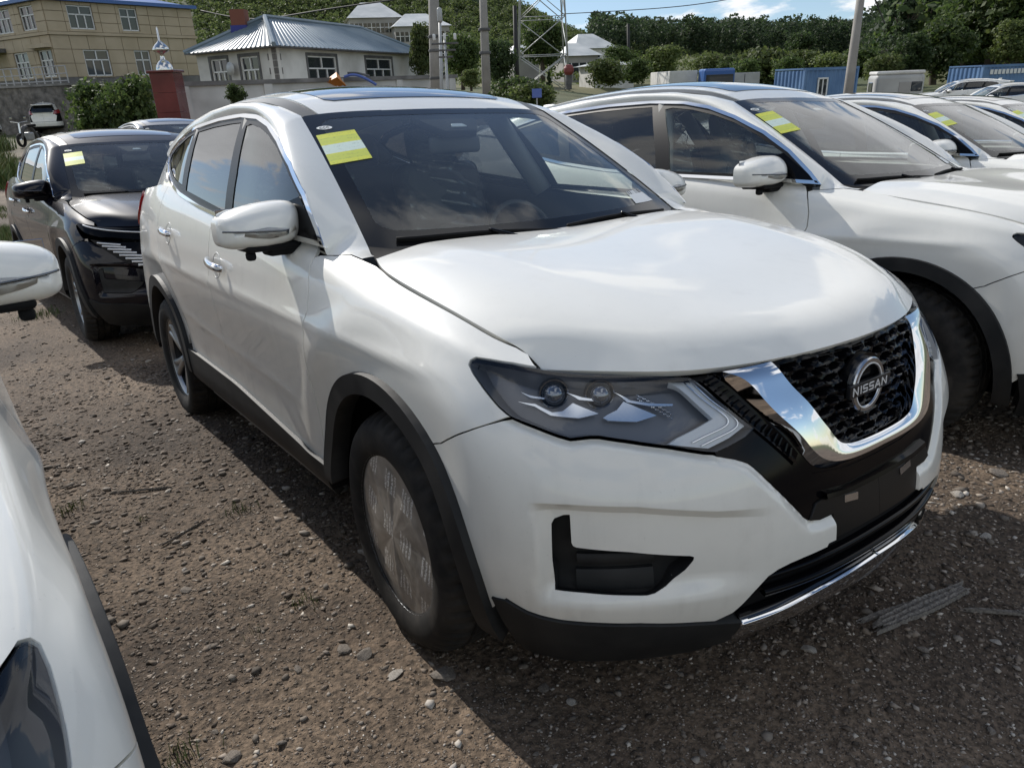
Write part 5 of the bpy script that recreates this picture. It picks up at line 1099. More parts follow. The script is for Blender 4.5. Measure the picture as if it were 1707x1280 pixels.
pebble2(); build_pebbles()
def build_stones():
    """the stones one can pick out: each its own object on the ground"""
    lib = []
    for s in range(10):
        V, F = rock_mesh(100+s, 2, .5); lib.append(obj('stone', V, F, 'stone_b' if s % 5 == 0 else 'stone_a', ground, smooth=False))
    used = set(); k = 0
    big = [(660, 1130, .075), (575, 1085, .07), (500, 1120, .05), (470, 1240, .05), (1665, 800, .11), (1640, 905, .06), (350, 1080, .05), (610, 1098, .085), (740, 1130, .12), (1540, 1085, .06), (1660, 1075, .045), (385, 1265, .07), (560, 1030, .04), (1700, 960, .05), (905, 1150, .05), (955, 1175, .05), (360, 1222, .035), (470, 935, .03), (300, 1000, .03), (390, 1050, .03), (1690, 700, .05), (1610, 740, .04), (120, 650, .05), (260, 770, .05), (215, 690, .06), (350, 560, .03)]
    pts = []
    for px, py, s in big:
        d = _f+_R*(px-853.5)/1217.3-_U*(py-640)/1217.3; t = -CAM[2]/d[2]; p = CAM+d*t; pts.append((p[0], p[1], s*.40))
    x, y, r = scatter_points(265, 1.2, 9.5, power=.9)
    for a, b, q in zip(x, y, r): pts.append((a, b, float(np.clip(.011*np.exp(RNG.normal(0, .45))*(1+.12*q), .008, .05))))
    for i, (a, b, s) in enumerate(pts):
        j = i % len(lib); o = lib[j] if j not in used else lib[j].copy()
        if j in used: C.objects.link(o); o.parent = ground
        used.add(j); z = float(surf_z(np.array([a]), np.array([b]))[0]); o.location = (a, b, z+s*.10); o.rotation_euler = (RNG.normal(0, .2), RNG.normal(0, .2), RNG.uniform(0, 6.28)); o.scale = (s, s, s*RNG.uniform(.5, .9))
build_stones()
def gpt(px, py, lift=0.):
    d = _f+_R*(px-853.5)/1217.3-_U*(py-640)/1217.3; p = CAM+d*(-CAM[2]/d[2]); return np.array([p[0], p[1], float(surf_z(p[:1], p[1:2])[0])+lift])
def plank(p0, p1, w, t, name, label, seed, cat='plank'):
    rs = np.random.default_rng(seed); a, b = gpt(*p0), gpt(*p1); n = 40; m = 9; d = b-a; L_ = np.linalg.norm(d); d /= L_; s = np.cross([0, 0, 1], d); s /= np.linalg.norm(s); up = np.cross(d, s)
    rows = []
    for i in range(n+1):
        k = i/n; row = []; wl = w*(1-.25*abs(2*k-1)**6)*(1+.10*math.sin(9*k+seed)); 
        for j in range(m):
            q = j/(m-1); ed = (k < .06 or k > .94)*rs.normal(0, .012); top = t*(1+.25*math.sin(q*17+seed)+.12*rs.normal()); row.append(a+d*(L_*k+ed*2)+s*(q-.5)*wl+up*(top+.004))
        rows.append(row)
    G = np.array(rows); B = G.copy(); B[..., 2] -= t*1.1; G2 = np.concatenate([G, B[:, ::-1], G[:, :1]], 1); V, F = gridmesh(G2); k = 2*m+1
    F += [tuple(range(2*m)), tuple(n*k+i for i in range(2*m))[::-1]]
    o = obj(name, V, F, 'old_wood', smooth=False); tag(o, label, cat); return o
plank((1470, 1052), (1600, 992), .050, .013, 'plank', 'weathered grey split plank lying before the front bumper', 3)
plank((1440, 1042), (1545, 1005), .014, .008, 'stick', 'thin weathered strip of wood beside the split plank', 5, 'stick')
plank((1635, 1026), (1720, 1034), .014, .008, 'stick', 'pale straight stick on the gravel at the right edge', 8, 'stick')
plank((285, 912), (338, 882), .007, .004, 'twig', 'thin dry twig on the gravel between two white cars', 9, 'twig')
plank((205, 832), (282, 826), .010, .005, 'twig', 'dark flat twig on the earth beside the left white car', 12, 'twig')
def build_grass():
    V = []; F = []; n = 0
    spots = [(gpt(70, 553), .20, 260, .05), (gpt(300, 1268), .06, 60, .03), (gpt(120, 862), .06, 50, .035), (gpt(405, 860), .05, 40, .03), (gpt(510, 1010), .05, 50, .025), (gpt(420, 1060), .04, 20, .02), (gpt(240, 880), .03, 20, .02)]
    for k in range(26):
        spots.append((gpt(RNG.uniform(0, 60), RNG.uniform(330, 470)), .45, 260, .10))
    for k in range(30): spots.append((gpt(RNG.uniform(-40, 22), RNG.uniform(318, 400)), .6, 340, .42))
    for c, rad, cnt, hh in spots:
        p = RNG.normal(0, rad*.5, (cnt, 2)); z = surf_z(c[0]+p[:, 0], c[1]+p[:, 1])
        for (dx, dy), zz in zip(p, z):
            a = RNG.uniform(0, 6.28); h = hh*RNG.uniform(.4, 1.3); w = h*.055; l = h*RNG.uniform(.2, .7); ca, sa = math.cos(a), math.sin(a); x, y = c[0]+dx, c[1]+dy
            V += [(x-sa*w, y+ca*w, zz), (x+sa*w, y-ca*w, zz), (x+ca*l*.35+sa*w*.6, y+sa*l*.35-ca*w*.6, zz+h*.65), (x+ca*l*.35-sa*w*.6, y+sa*l*.35+ca*w*.6, zz+h*.65), (x+ca*l, y+sa*l, zz+h)]
            F += [(n, n+1, n+2), (n, n+2, n+3), (n+3, n+2, n+4)]; n += 5
    o = fastmesh('grass', V, F, 'grass'); tag(o, 'short green grass and weeds beside the gravel', 'grass', kind='stuff')
build_grass()
# ---------------------------------------------------------------- the parked cars
suv = build_suv('white SUV parked in the middle, nose to the camera, wheels wrapped in film')
suv['group'] = 'white SUVs parked side by side'
def park(src, label, x, y, yaw, z=None, skip=()):
    c = copy_tree(src, skip=skip); c['label'] = label; zz = float(land(np.array([[x, y]]))[0]) if z is None else z
    c.location = (x, y, zz); c.rotation_euler = (0, 0, math.radians(yaw)); return c
park(suv, 'white SUV just right of the middle one, its front wheel arch facing the camera', .089, 2.412, 3.66, .02)
park(suv, 'white SUV third from the left in the row, mostly hidden behind its neighbour', -.554, 5.577, 3.4, .01)
park(suv, 'white SUV at the far right end of the row, only roof and windows showing', -1.15, 8.75, 3.2, .02)
park(suv, 'white SUV cut off by the left edge, mirror and headlamp nearest the camera', .572, -2.537, 2.5, .0)
def repaint(root, m):
    for ch in root.children_recursive:
        if ch.type == 'MESH' and ch.material_slots and ch.material_slots[0].material and ch.material_slots[0].material.name == 'white_paint':
            ch.material_slots[0].link = 'OBJECT'; ch.material_slots[0].material = MAT[m]
def build_black():
    front = ('headlamp', 'grille_mesh', 'chrome_v', 'ladder_strip', 'badge', 'plate_clip', 'skid_trim', 'fog_lamp_blank', 'wheel_film')
    c = park(suv, 'black SUV nose to the camera behind the middle white one', -5.04, -.236, 3.8, .10, skip=front); repaint(c, 'black_paint'); c['group'] = 'dark cars in the row behind'
    mid = BODY.s1
    mb = MB(); mb.addm(*panel(BODY, [(mid, .40), (5.55, .42), (5.42, .55), (5.33, .60), (5.35, .86), (mid, .868)], step=.04, off=-.004, lip=.02)); mb.build('grille_panel', 'gloss_black', c)
    for k in range(5): mb = MB(); mb.addm(*ringtube(BODY, [(s, .50+.075*k) for s in np.linspace(5.45, mid, 14)], .012, .010, -.002)); mb.build('grille_bar', 'lamp_dark_chrome', c)
    for sgn in (1, -1):
        M = lambda b: b if sgn > 0 else b.mir()
        b = MB().add(*panel(BODY, HL*[1, .0]+np.c_[np.zeros(len(HL)), .80+(HL[:, 1]-.76)*.62], step=.03, off=.001, lip=.01)); l = M(b).build('headlamp', 'gloss_black', c)
        M(MB().add(*ringtube(BODY, resamp(np.array([(4.83, .845), (5.0, .835), (5.34, .79)]), 20), .014, .006, .004))).build('light_strip', 'lamp_drl', l)
        b = MB().add(*panel(BODY, [(4.93, .70), (5.33, .68), (5.50, .40), (5.40, .36), (5.22, .44)], step=.03, off=.003, lip=.01)); g = M(b).build('lower_lamp', 'gloss_black', c)
        for k in range(9):
            s0 = 5.00+.038*k; t0 = .665-.030*k; M(MB().add(*ringtube(BODY, resamp(np.array([(s0, t0), (s0+.085, t0-.004), (s0+.165-.004*k, t0-.012)]), 10), .017, .010, .004))).build('light_bar', 'lamp_drl', g)
        mb = MB().add(*panel(BODY, TR['FOG'], step=.03, off=.002, lip=.01)); M(mb).build('bumper_insert', 'cladding', c)
    return c
black = build_black()
grey = park(suv, 'dark grey car behind the black SUV, only its roof showing', -11.8, 1.75, 4.0, .60, skip=('wheel_film', 'energy_label')); repaint(grey, 'grey_paint'); grey['group'] = 'dark cars in the row behind'
def bgcar(label, p, rz, m=None, group='white cars parked by the road'):
    c = copy_tree(suv, skip=('wheel_film', 'energy_label', 'mark_label', 'barcode_label')); c['label'] = label; c['group'] = group; place(c, p, rz)
    if m: repaint(c, m)
    return c
def gnd(px, py, b): p = bgp(px, py, b); return np.array([p[0], b, ground_at(p[0], b)])
# the x axis of the car points at b*cos.. : rz = pi/2 points it away from the camera
bgcar('white hatchback seen from behind below the stone wall', gnd(92, 214, 46)+[0, 1.5, 0], math.radians(101))
bgcar('white car half cut off by the left edge below the stone wall', gnd(-14, 216, 42)+[-.6, 0, 0], math.radians(8))
for k, (px, b, rz, lab) in enumerate(((1610, 34, 172, 'white car in the farther row left of the blue shipping container'), (1550, 40, 165, 'white car farthest back beside the parked caravan'))):
    bgcar(lab, gnd(px, 150, b), math.radians(rz), group='white cars in the farther row')
# ---------------------------------------------------------------- buildings, walls and street furniture behind
noisy(mat('tile_beige', (.42, .30, .16), .7), (.41, .335, .225), (.49, .405, .285), .7, 5, .35, .65)
mat('joint', (.24, .19, .13), .9)
noisy(mat('render_white', (.62, .61, .57), .9), (.50, .49, .46), (.68, .67, .64), .8, 8, .35, .62)
noisy(mat('plinth_grey', (.16, .155, .15), .9), (.12, .115, .11), (.20, .19, .18), 1.5, 6)
noisy(mat('rubble', (.15, .14, .13), .95), (.075, .07, .066), (.20, .185, .17), 2.2, 7, .35, .65, bump=1, bscale=3.5, bdist=.15)
noisy(mat('roof_steel', (.34, .38, .40), .45, .0), (.13, .18, .215), (.26, .31, .34), .5, 6, .3, .7, stretch=(1, 1, 1))
mat('roof_blue', (.05, .13, .36), .4)
mat('window_frame', (.72, .73, .72), .5)
noisy(mat('dark_frame', (.10, .10, .10), .7), (.07, .07, .07), (.14, .14, .14), 2)
mat('pane', (.030, .036, .042), .06, 0, .3)
noisy(mat('maroon', (.13, .018, .022), .25, 0, .4), (.10, .012, .016), (.17, .028, .03), 1.2)
mat('steel', (.62, .62, .60), .18, 1.0)
noisy(mat('concrete', (.30, .285, .26), .9), (.22, .21, .19), (.36, .34, .31), 1.2, 7, .35, .65)
mat('rail_grey', (.40, .40, .40), .5, .3)
mat('galv', (.42, .43, .43), .5, .3)
mat('dark_pole', (.022, .022, .022), .7)
mat('brick_red', (.20, .075, .05), .9)
mat('tarp_blue', (.03, .04, .22), .6)
noisy(mat('container_blue', (.09, .22, .48), .55), (.075, .16, .32), (.13, .24, .42), .7, 6)
mat('truck_blue', (.02, .10, .34), .35, 0, .5)
noisy(mat('van_grey', (.42, .42, .41), .5), (.36, .36, .35), (.50, .50, .48), .6)
mat('sign_pink', (.60, .42, .42), .6); mat('sign_blue', (.10, .16, .45), .5); mat('bin_green', (.02, .10, .06), .5); mat('red_paint', (.40, .03, .03), .4)
mat('red_dull', (.22, .05, .045), .6); mat('orange', (.65, .22, .02), .6)
noisy(mat('coping', (.22, .21, .20), .9), (.15, .145, .14), (.27, .26, .25), 1.5, 6)
def facing(o, d, n):
    """maps (along, out, up) of one face to local a,b,h"""
    d = np.array(d, float); d /= np.linalg.norm(d); n = np.array(n, float)-d*(np.array(n, float)@d); n /= np.linalg.norm(n)
    return lambda V: np.stack([o[0]+V[:, 0]*d[0]+V[:, 1]*n[0], o[1]+V[:, 0]*d[1]+V[:, 1]*n[1], V[:, 2]], 1)
def fbox(f, u0, u1, v0, v1, z0, z1):
    V, F = box(u0, u1, v0, v1, z0, z1); return f(V), F
def fixn(o):
    bm = bmesh.new(); bm.from_mesh(o.data); bmesh.ops.recalc_face_normals(bm, faces=bm.faces); bm.to_mesh(o.data); bm.free(); return o
def part(name, VF, m, parent): return fixn(obj(name, VF[0], VF[1], m, parent, smooth=False))
def window(f, u0, u1, z0, z1, parent, frame='window_frame', split=.62, mull=1, t=.07, sill=None):
    w = part('window', fbox(f, u0, u1, -.14, -.10, z0, z1), 'pane', parent)
    def bar(a, b, c, d): part('frame', fbox(f, a, b, -.11, -.04, c, d), frame, w)
    bar(u0, u1, z0, z0+t); bar(u0, u1, z1-t, z1); bar(u0, u0+t, z0, z1); bar(u1-t, u1, z0, z1); zs = z0+(z1-z0)*split; bar(u0, u1, zs-t/2, zs+t/2)
    for k in range(mull):
        um = u0+(u1-u0)*(k+1)/(mull+1); bar(um-t/2, um+t/2, z0, zs)
    bar((u0+u1)/2-t/2, (u0+u1)/2+t/2, zs, z1)
    if sill: part('sill', fbox(f, u0-.12, u1+.12, -.02, .10, z0-.16, z0-.03), sill, w)
def tiles(f, us, zs, wins, parent, m):
    """cladding panels between joint lines, each its own piece, left out where a window is"""
    for a, b in zip(us[:-1], us[1:]):
        for c, d in zip(zs[:-1], zs[1:]):
            cells = [(a, b, c, d)]
            for (u0, u1, z0, z1) in wins:
                nc = []
                for (p, q, r, s) in cells:
                    if u1 <= p or u0 >= q or z1 <= r or z0 >= s: nc.append((p, q, r, s)); continue
                    if u0 > p: nc.append((p, u0, r, s))
                    if u1 < q: nc.append((u1, q, r, s))
                    if z0 > r: nc.append((max(p, u0), min(q, u1), r, z0))
                    if z1 < s: nc.append((max(p, u0), min(q, u1), z1, s))
                cells = nc
            for (p, q, r, s) in cells:
                if q-p > .06 and s-r > .06: part('cladding_panel', fbox(f, p+.018, q-.018, 0, .05, r+.018, s-.018), m, parent)
def beige_building():
    c0 = bgp(100, 130, 52); e1 = bgp(338, 130, 61); e0 = bgp(-70, 130, 60); h0 = 1.25; top = 6.0; zu1 = bgp(150, 9, 54)[2]; zu0 = bgp(150, 49, 54)[2]; zl1 = bgp(160, 83, 54)[2]; zl0 = bgp(160, 127, 54)[2]; sc0 = bgp(110, 57, 52)[2]; sc1 = sc0+.2; pl = zl0-.06
    B = bgempty('office_building', 'beige tiled two-storey building with blue roof edge on a stone terrace', 'building', (c0[0], c0[1], 0))
    d1 = (e1-c0)[:2]; L1 = np.linalg.norm(d1); d0 = (e0-c0)[:2]; L0 = np.linalg.norm(d0); f1 = facing((0, 0), d1, (.3, -1)); f0 = facing((0, 0), d0, (-.6, -1))
    def U1(px, py=100):   # along-wall position of a pixel column on the right face
        for u in np.linspace(0, L1, 400):
            p = c0[:2]+d1/L1*u
            if bgp(px, py, p[1])[0] <= p[0]: return u
        return L1
    def U0(px, py=100):
        for u in np.linspace(0, L0, 400):
            p = c0[:2]+d0/L0*u
            if bgp(px, py, p[1])[0] >= p[0]: return u
        return L0
    w1 = [(U1(130), U1(171), zu0, zu1), (U1(215), U1(243), zu0, zu1), (U1(141), U1(183), zl0, zl1), (U1(225), U1(251), zl0, zl1)]
    w0 = [(U0(76), U0(53), zu0, zu1), (U0(37), U0(10), zu0, zu1), (U0(91), U0(67), zl0, zl1), (U0(49), U0(25), zl0, zl1)]
    for f, L_, w in ((f1, L1, w1), (f0, L0, w0)):
        # backing wall with window openings
        us = sorted({0, L_, *[q[0] for q in w], *[q[1] for q in w]}); zs = sorted({h0, top, *[q[2] for q in w], *[q[3] for q in w]}); V_, F_ = [], []; mb = MB()
        for a, b in zip(us[:-1], us[1:]):
            for c, d in zip(zs[:-1], zs[1:]):
                if not any(a >= q[0]-1e-6 and b <= q[1]+1e-6 and c >= q[2]-1e-6 and d <= q[3]+1e-6 for q in w): mb.add(*fbox(f, a, b, -.30, -.004, c, d))
        fixn(mb.build('wall', 'joint', B, smooth=False))
        n = max(2, int(round(L_/1.25))); tiles(f, list(np.linspace(0, L_, n+1)), [pl, pl+(sc0-pl)/3, pl+(sc0-pl)*2/3, sc0], w, B, 'tile_beige'); tiles(f, list(np.linspace(0, L_, n+1)), [sc1, sc1+(top-sc1)/3, sc1+(top-sc1)*2/3, top], w, B, 'tile_beige')
        part('plinth', fbox(f, -.05, L_+.05, 0, .10, h0-.4, pl-.01), 'plinth_grey', B); part('string_course', fbox(f, -.08, L_+.08, -.01, .14, sc0+.01, sc1-.01), 'tile_beige', B); part('cornice', fbox(f, -.3, L_+.3, -.1, .35, top, top+.22), 'roof_blue', B)
        for q in w: window(f, *q, B, sill='tile_beige', mull=2 if q[1]-q[0] > 1.4 else 1)
    p = np.array([(0, 0), d1, d1+d0, d0]); V = np.array([(*q, top+.2) for q in p]+[(*(p.mean(0)+(q-p.mean(0))*.45), top+1.2) for q in p]); part('roof', (V, [(0, 1, 5, 4), (1, 2, 6, 5), (2, 3, 7, 6), (3, 0, 4, 7), (4, 5, 6, 7)]), 'roof_blue', B)
    # porch hood and its columns on the left face
    part('porch_hood', fbox(f0, U0(93), U0(62), 0, .5, zl1+.12, zl1+.36), 'tile_beige', B)
    part('entrance_canopy', fbox(f0, U0(16), L0, 0, 1.6, zl1+.1, zl1+.35), 'dark_frame', B)
beige_building()
def terrace():
    a = bgp(-60, 150, 47); b = bgp(118, 150, 44); c = bgp(300, 150, 52); z1 = bgp(60, 146, 46)[2]
    T = bgempty('retaining_wall', 'grey rubble stone retaining wall under the beige building', 'wall', (b[0], b[1], 0))
    f = facing((0, 0), (a-b)[:2], (0, -1)); f2 = facing((0, 0), (c-b)[:2], (.6, -1)); L_ = np.linalg.norm((a-b)[:2]); L2 = np.linalg.norm((c-b)[:2])
    part('stonework', fbox(f, 0, L_, -3, 0, -3.5, z1), 'rubble', T); part('stonework', fbox(f2, 0, L2, -3, -.02, -3.5, z1-.02), 'rubble', T); part('coping', fbox(f, -.1, L_, -.35, .12, z1+.004, z1+.12), 'coping', T)
    R = bgempty('terrace_railing', 'grey metal railing along the top of the stone wall', 'railing', (b[0], b[1], 0))
    for zz in (z1+.25, z1+.62, z1+1.0): part('rail', (lambda t: (f(t[0]), t[1]))(tube([(0.1, -.1, zz), (L_/2, -.1, zz), (L_, -.1, zz)], .03, 6)), 'rail_grey', R)
    for k in range(14): part('post', fbox(f, .1+k*L_/14, .1+k*L_/14+.05, -.125, -.075, z1+.1, z1+1.02), 'rail_grey', R)
terrace()
def corrugated(p00, p10, p11, p01, n, amp=.035):
    """ribbed sheet between four corners (ribs run from p0 to p1)"""
    P = [np.array(q, float) for q in (p00, p10, p11, p01)]; nn = np.cross(P[1]-P[0], P[3]-P[0]); nn /= np.linalg.norm(nn); nn = nn if nn[2] > 0 else -nn; rows = []
    for i in range(n*4+1):
        k = i/(n*4); a = P[0]+(P[3]-P[0])*k; b = P[1]+(P[2]-P[1])*k; q = nn*(amp if (i % 4) in (1,) else 0); rows.append([a+q, b+q])
    return gridmesh(np.array(rows))
def white_house():
    h1 = 2.0; hb = -1.8; c = bgp(455, 76, 36); e = bgp(697, 90, 51); l = bgp(325, 84, 39.5)
    d1 = (e-c)[:2]; L1 = np.linalg.norm(d1); u1 = d1/L1; d0 = (l-c)[:2]; L0 = np.linalg.norm(d0); u0 = d0/L0
    H = bgempty('white_house', 'single-storey white house with ribbed steel hip roof and grey quoins', 'house', (c[0], c[1], 0))
    f1 = facing((0, 0), u1, (1, -.4)); f0 = facing((0, 0), u0, (-.4, -1))
    def U(px, u, L_, sg):
        for q in np.linspace(0, L_, 300):
            p = c[:2]+u*q
            if (bgp(px, 110, p[1])[0]-p[0])*sg <= 0: return q
        return L_
    w1 = [(U(513, u1, L1, 1), U(561, u1, L1, 1), .15, 1.62), (U(610, u1, L1, 1), U(653, u1, L1, 1), .15, 1.62)]; w0 = [(U(432, u0, L0, -1), U(402, u0, L0, -1), .12, 1.62), (U(380, u0, L0, -1), U(352, u0, L0, -1), .12, 1.62)]
    for f, L_, w in ((f1, L1, w1), (f0, L0, w0)):
        us = sorted({0, L_, *[q[0] for q in w], *[q[1] for q in w]}); zs = sorted({hb, h1, *[q[2] for q in w], *[q[3] for q in w]}); mb = MB()
        for a, b in zip(us[:-1], us[1:]):
            for c_, d in zip(zs[:-1], zs[1:]):
                if not any(a >= q[0]-1e-6 and b <= q[1]+1e-6 and c_ >= q[2]-1e-6 and d <= q[3]+1e-6 for q in w): mb.add(*fbox(f, a, b, -.3, 0, c_, d))
        fixn(mb.build('wall', 'render_white', H, smooth=False))
        for q in w:
            window(f, *q, H, mull=2, t=.06); 
            for (a, b, c_, d) in ((q[0]-.14, q[1]+.14, q[3], q[3]+.14), (q[0]-.14, q[0], q[2], q[3]), (q[1], q[1]+.14, q[2], q[3])): part('window_surround', fbox(f, a, b, -.02, .03, c_, d), 'dark_frame', H)
        k = 0; z = hb
        while z < h1-.2:
            wd = .45 if k % 2 else .28; part('quoin', fbox(f, .0, wd, 0, .04, z, z+.27), 'plinth_grey', H)
            if f is f1: part('quoin', fbox(f, L_-wd, L_, 0, .04, z, z+.27), 'plinth_grey', H)
            z += .29; k += 1
    # hip roof
    W_ = L0*1.0; ov = .45; A = -u1*ov-u0*ov; B_ = u1*(L1+ov)-u0*ov; D = u0*(W_+ov)-u1*ov; E = u1*(L1+ov)+u0*(W_+ov); rh = h1+1.5; r0 = u1*(W_*.5)+u0*(W_*.5); r1 = u1*(L1-W_*.5)+u0*(W_*.5); z0 = h1-.05
    P = lambda q, z: (q[0], q[1], z)
    def slope(name, a, b, c_, d, n): part(name, corrugated(P(a, z0), P(b, rh), P(c_, rh), P(d, z0), n), 'roof_steel', H)
    slope('roof', A, r0, r1, B_, 44); slope('roof', D, r0, r0+(A-D)*.001, A, 20); slope('roof', B_, r1, r1+(E-B_)*.001, E, 20); slope('roof', E, r1, r0, D, 44)
    for a, b in ((A, r0), (r0, r1), (B_, r1), (D, r0)): part('ridge_cap', tube([P(a, (z0 if a is not r0 else rh)+.05), P((a+b)/2, ((z0 if a is not r0 else rh)+rh)/2+.05), P(b, rh+.05)], .11, 6), 'roof_steel', H)
    part('soffit', (np.array([P(A, z0-.06), P(B_, z0-.06), P(E, z0-.06), P(D, z0-.06), P(A, z0-.01), P(B_, z0-.01), P(E, z0-.01), P(D, z0-.01)]), [(0, 1, 2, 3), (4, 5, 6, 7), (0, 1, 5, 4), (3, 0, 4, 7), (1, 2, 6, 5)]), 'dark_frame', H)
    q = r0*.72+D*.28+u0*.1; part('chimney', (lambda t: t)(box(q[0]-.35, q[0]+.35, q[1]-.35, q[1]+.35, rh-1.3, rh+.35)), 'brick_red', H); part('chimney_wrap', box(q[0]-.40, q[0]+.40, q[1]-.40, q[1]+.40, rh-1.35, rh-.35), 'tarp_blue', H)
    # satellite dish on the short wall
    uu = (w0[0][1]+w0[1][0])/2; V, F = lathe([(.001, .10), (.18, .07), (.30, 0)], 16, 'y'); V = f0(np.stack([uu+V[:, 0], .25+V[:, 1], 1.15+V[:, 2]], 1)); part('satellite_dish', (V, F), 'galv', H)
white_house()
def compound_wall():
    a = bgp(296, 137, 29); b = bgp(560, 142, 33); c = bgp(760, 143, 38); W = bgempty('compound_wall', 'low white plastered wall with grey coping before the white house', 'wall', (a[0], a[1], 0))
    for p, q, nm in ((a, b, 0), (b, c, 1)):
        f = facing((p-a)[:2], (q-p)[:2], (0, -1)); L_ = np.linalg.norm((q-p)[:2]); zt = a[2]
        part('wall_face', fbox(f, 0, L_, -.24, 0, -3.4, zt-.16), 'render_white', W); part('coping', fbox(f, -.05, L_+.05, -.32, .09, zt-.155, zt), 'coping', W); part('plinth', fbox(f, 0, L_, 0, .05, -3.4, zt-1.55), 'coping', W)
        for k in range(int(L_/3.2)+1): part('pier', fbox(f, k*3.2, k*3.2+.34, .004, .08, -3.4, zt-.16), 'render_white', W)
compound_wall()
def gate_pillar():
    p = bgp(276, 122, 27); P = bgempty('gate_pillar', 'maroon granite gate pillar topped with a steel ball finial', 'pillar', (p[0], p[1], 0)); w = .40; z1 = p[2]
    for k in range(4): z0 = z1-.62*(k+1); part('granite_slab', bbox(2*w-.01, 2*w-.01, .615, .006, (0, 0, z0+.31), 1), 'maroon', P)
    part('cap', bbox(2*w+.12, 2*w+.12, .08, .02, (0, 0, z1+.04)), 'maroon', P)
    prof = [(.34, .08), (.34, .14), (.30, .26), (.20, .38), (.09, .45), (.08, .62), (.10, .66), (.30, .74), (.33, .80), (.30, .87), (.20, .98), (.10, 1.06), (.04, 1.12), (.035, 1.52), (.001, 1.60)]
    V, F = lathe([(r*.8, h*.88+.01+z1) for r, h in prof], 24, 'z'); o = obj('finial', V, F, 'steel', P); fixn(o)
gate_pillar()
def pole(name, label, px, ytop, ybot, b, r, m, cat='utility pole', group=None, extras=()):
    p0 = bgp(px[1], ybot, b); p1 = bgp(px[0], ytop, b); g = ground_at(p0[0], b); k = (p1-p0)/(p1[2]-p0[2]); base = p0+k*(g-.3-p0[2]); o = bgempty(name, label, cat, base, group); L_ = p1-base; top = L_*1.0
    V, F = tube(np.array([(0, 0, 0), top*.5, top]), np.array([r*1.25, r*1.1, r*.85]), 12); fixn(obj('shaft', V, F, m, o)); return o, L_
P1, L1_ = pole('utility_pole', 'left of two thick concrete poles behind the middle car', (721, 727), -60, 140, 30, .20, 'concrete', group='concrete utility poles')
P2, L2_ = pole('utility_pole', 'right of two thick concrete poles behind the middle car', (803, 811), -60, 145, 33, .16, 'concrete', group='concrete utility poles')
for o, L_, ks in ((P1, L1_, (.36, .52, .60)), (P2, L2_, (.48, .62))):
    for k in ks: V, F = lathe([(.235, -.05), (.25, 0), (.235, .05)], 14, 'z'); fixn(obj('band', V+L_*k, F, 'dark_frame', o))
P3, L3_ = pole('lamp_post', 'slim white lamp post beside the left concrete pole', (733, 736), 26, 140, 29, .055, 'galv', 'lamp post')
V, F = bbox(.18, .18, .5, .08, tuple(L3_)); obj('lamp_head', V, F, 'galv', P3)
P4, L4_ = pole('lamp_post', 'thin white post with insulators right of the left pole', (741, 746), 62, 142, 27, .045, 'galv', 'lamp post')
for k in range(3): V, F = bbox(.9-.2*k, .08, .06, .01, tuple(L4_*(.94-.06*k))); obj('cross_arm', V, F, 'dark_frame', P4)
for k in (-.35, 0, .35): V, F = bbox(.09, .09, .2, .03, tuple(L4_*.97+np.array([k, 0, .1]))); obj('insulator', V, F, 'window_frame', P4)
P5, L5_ = pole('utility_pole', 'thin black pole left of the lattice pylon', (858, 862), 10, 138, 48, .13, 'dark_pole', group='dark poles in the distance')
pole('utility_pole', 'small black pole against the far forest', (1047, 1048), 40, 85, 120, .22, 'dark_pole', group='dark poles in the distance')
P6, L6_ = pole('sign_pole', 'leaning concrete pole with a red and white board at its foot', (1441, 1416), -50, 138, 24, .125, 'concrete')
V, F = bbox(.65, .30, .16, .02, tuple(L6_*.24+np.array([0, -.05, 0]))); obj('collar', V, F, 'dark_frame', P6)
zz = (L6_*.24)[2]; q = L6_*.20
V, F = bbox(.62, .05, .34, .01, (q[0], q[1]-.2, zz-.30)); obj('board', V, F, 'sign_pink', P6)
for k in range(4): V, F = bbox(.05, .012, .20, .004, (q[0]-.21+.14*k, q[1]-.232, zz-.30)); obj('board_mark', V, F, 'red_paint', P6)
def pylon():
    p0 = bgp(905, 150, 75); g = ground_at(p0[0], 75); O = bgempty('lattice_pylon', 'grey steel lattice power pylon before the wooded hill', 'pylon', (p0[0], 75, g)); hgt = 22.; w0, w1 = 2.35, 1.25
    def w(z): return w0+(w1-w0)*z/hgt
    cor = lambda z, i: np.array([(-1, 1, 1, -1)[i]*w(z), (-1, -1, 1, 1)[i]*w(z), z]); zs = np.linspace(0, hgt, 8)
    for i in range(4): V, F = tube([cor(0, i), cor(hgt/2, i), cor(hgt, i)], .075, 6); obj('leg', V, F, 'galv', O)
    for k in range(7):
        for i in range(4):
            j = (i+1) % 4
            V, F = tube([cor(zs[k], i), (cor(zs[k], i)+cor(zs[k+1], j))/2, cor(zs[k+1], j)], .045, 5); obj('brace', V, F, 'galv', O)
            if k % 2 == 0: V, F = tube([cor(zs[k], j), (cor(zs[k], j)+cor(zs[k+1], i))/2, cor(zs[k+1], i)], .035, 5); obj('brace', V, F, 'galv', O)
            V, F = tube([cor(zs[k+1], i), (cor(zs[k+1], i)+cor(zs[k+1], j))/2, cor(zs[k+1], j)], .035, 5); obj('strut', V, F, 'galv', O)
pylon()
def wire(name, label, pts):
    P = W3(np.array([bgp(*p) for p in pts])); V, F = tube(curve(P, 40), .035, 5); o = obj(name, V, F, 'dark_pole'); tag(o, label, 'cable', 'overhead cables')
wire('overhead_cable', 'overhead power cable sagging across the sky from the pylon', [(935, 24, 75), (1060, 17, 72), (1200, 2, 68), (1420, -50, 62)])
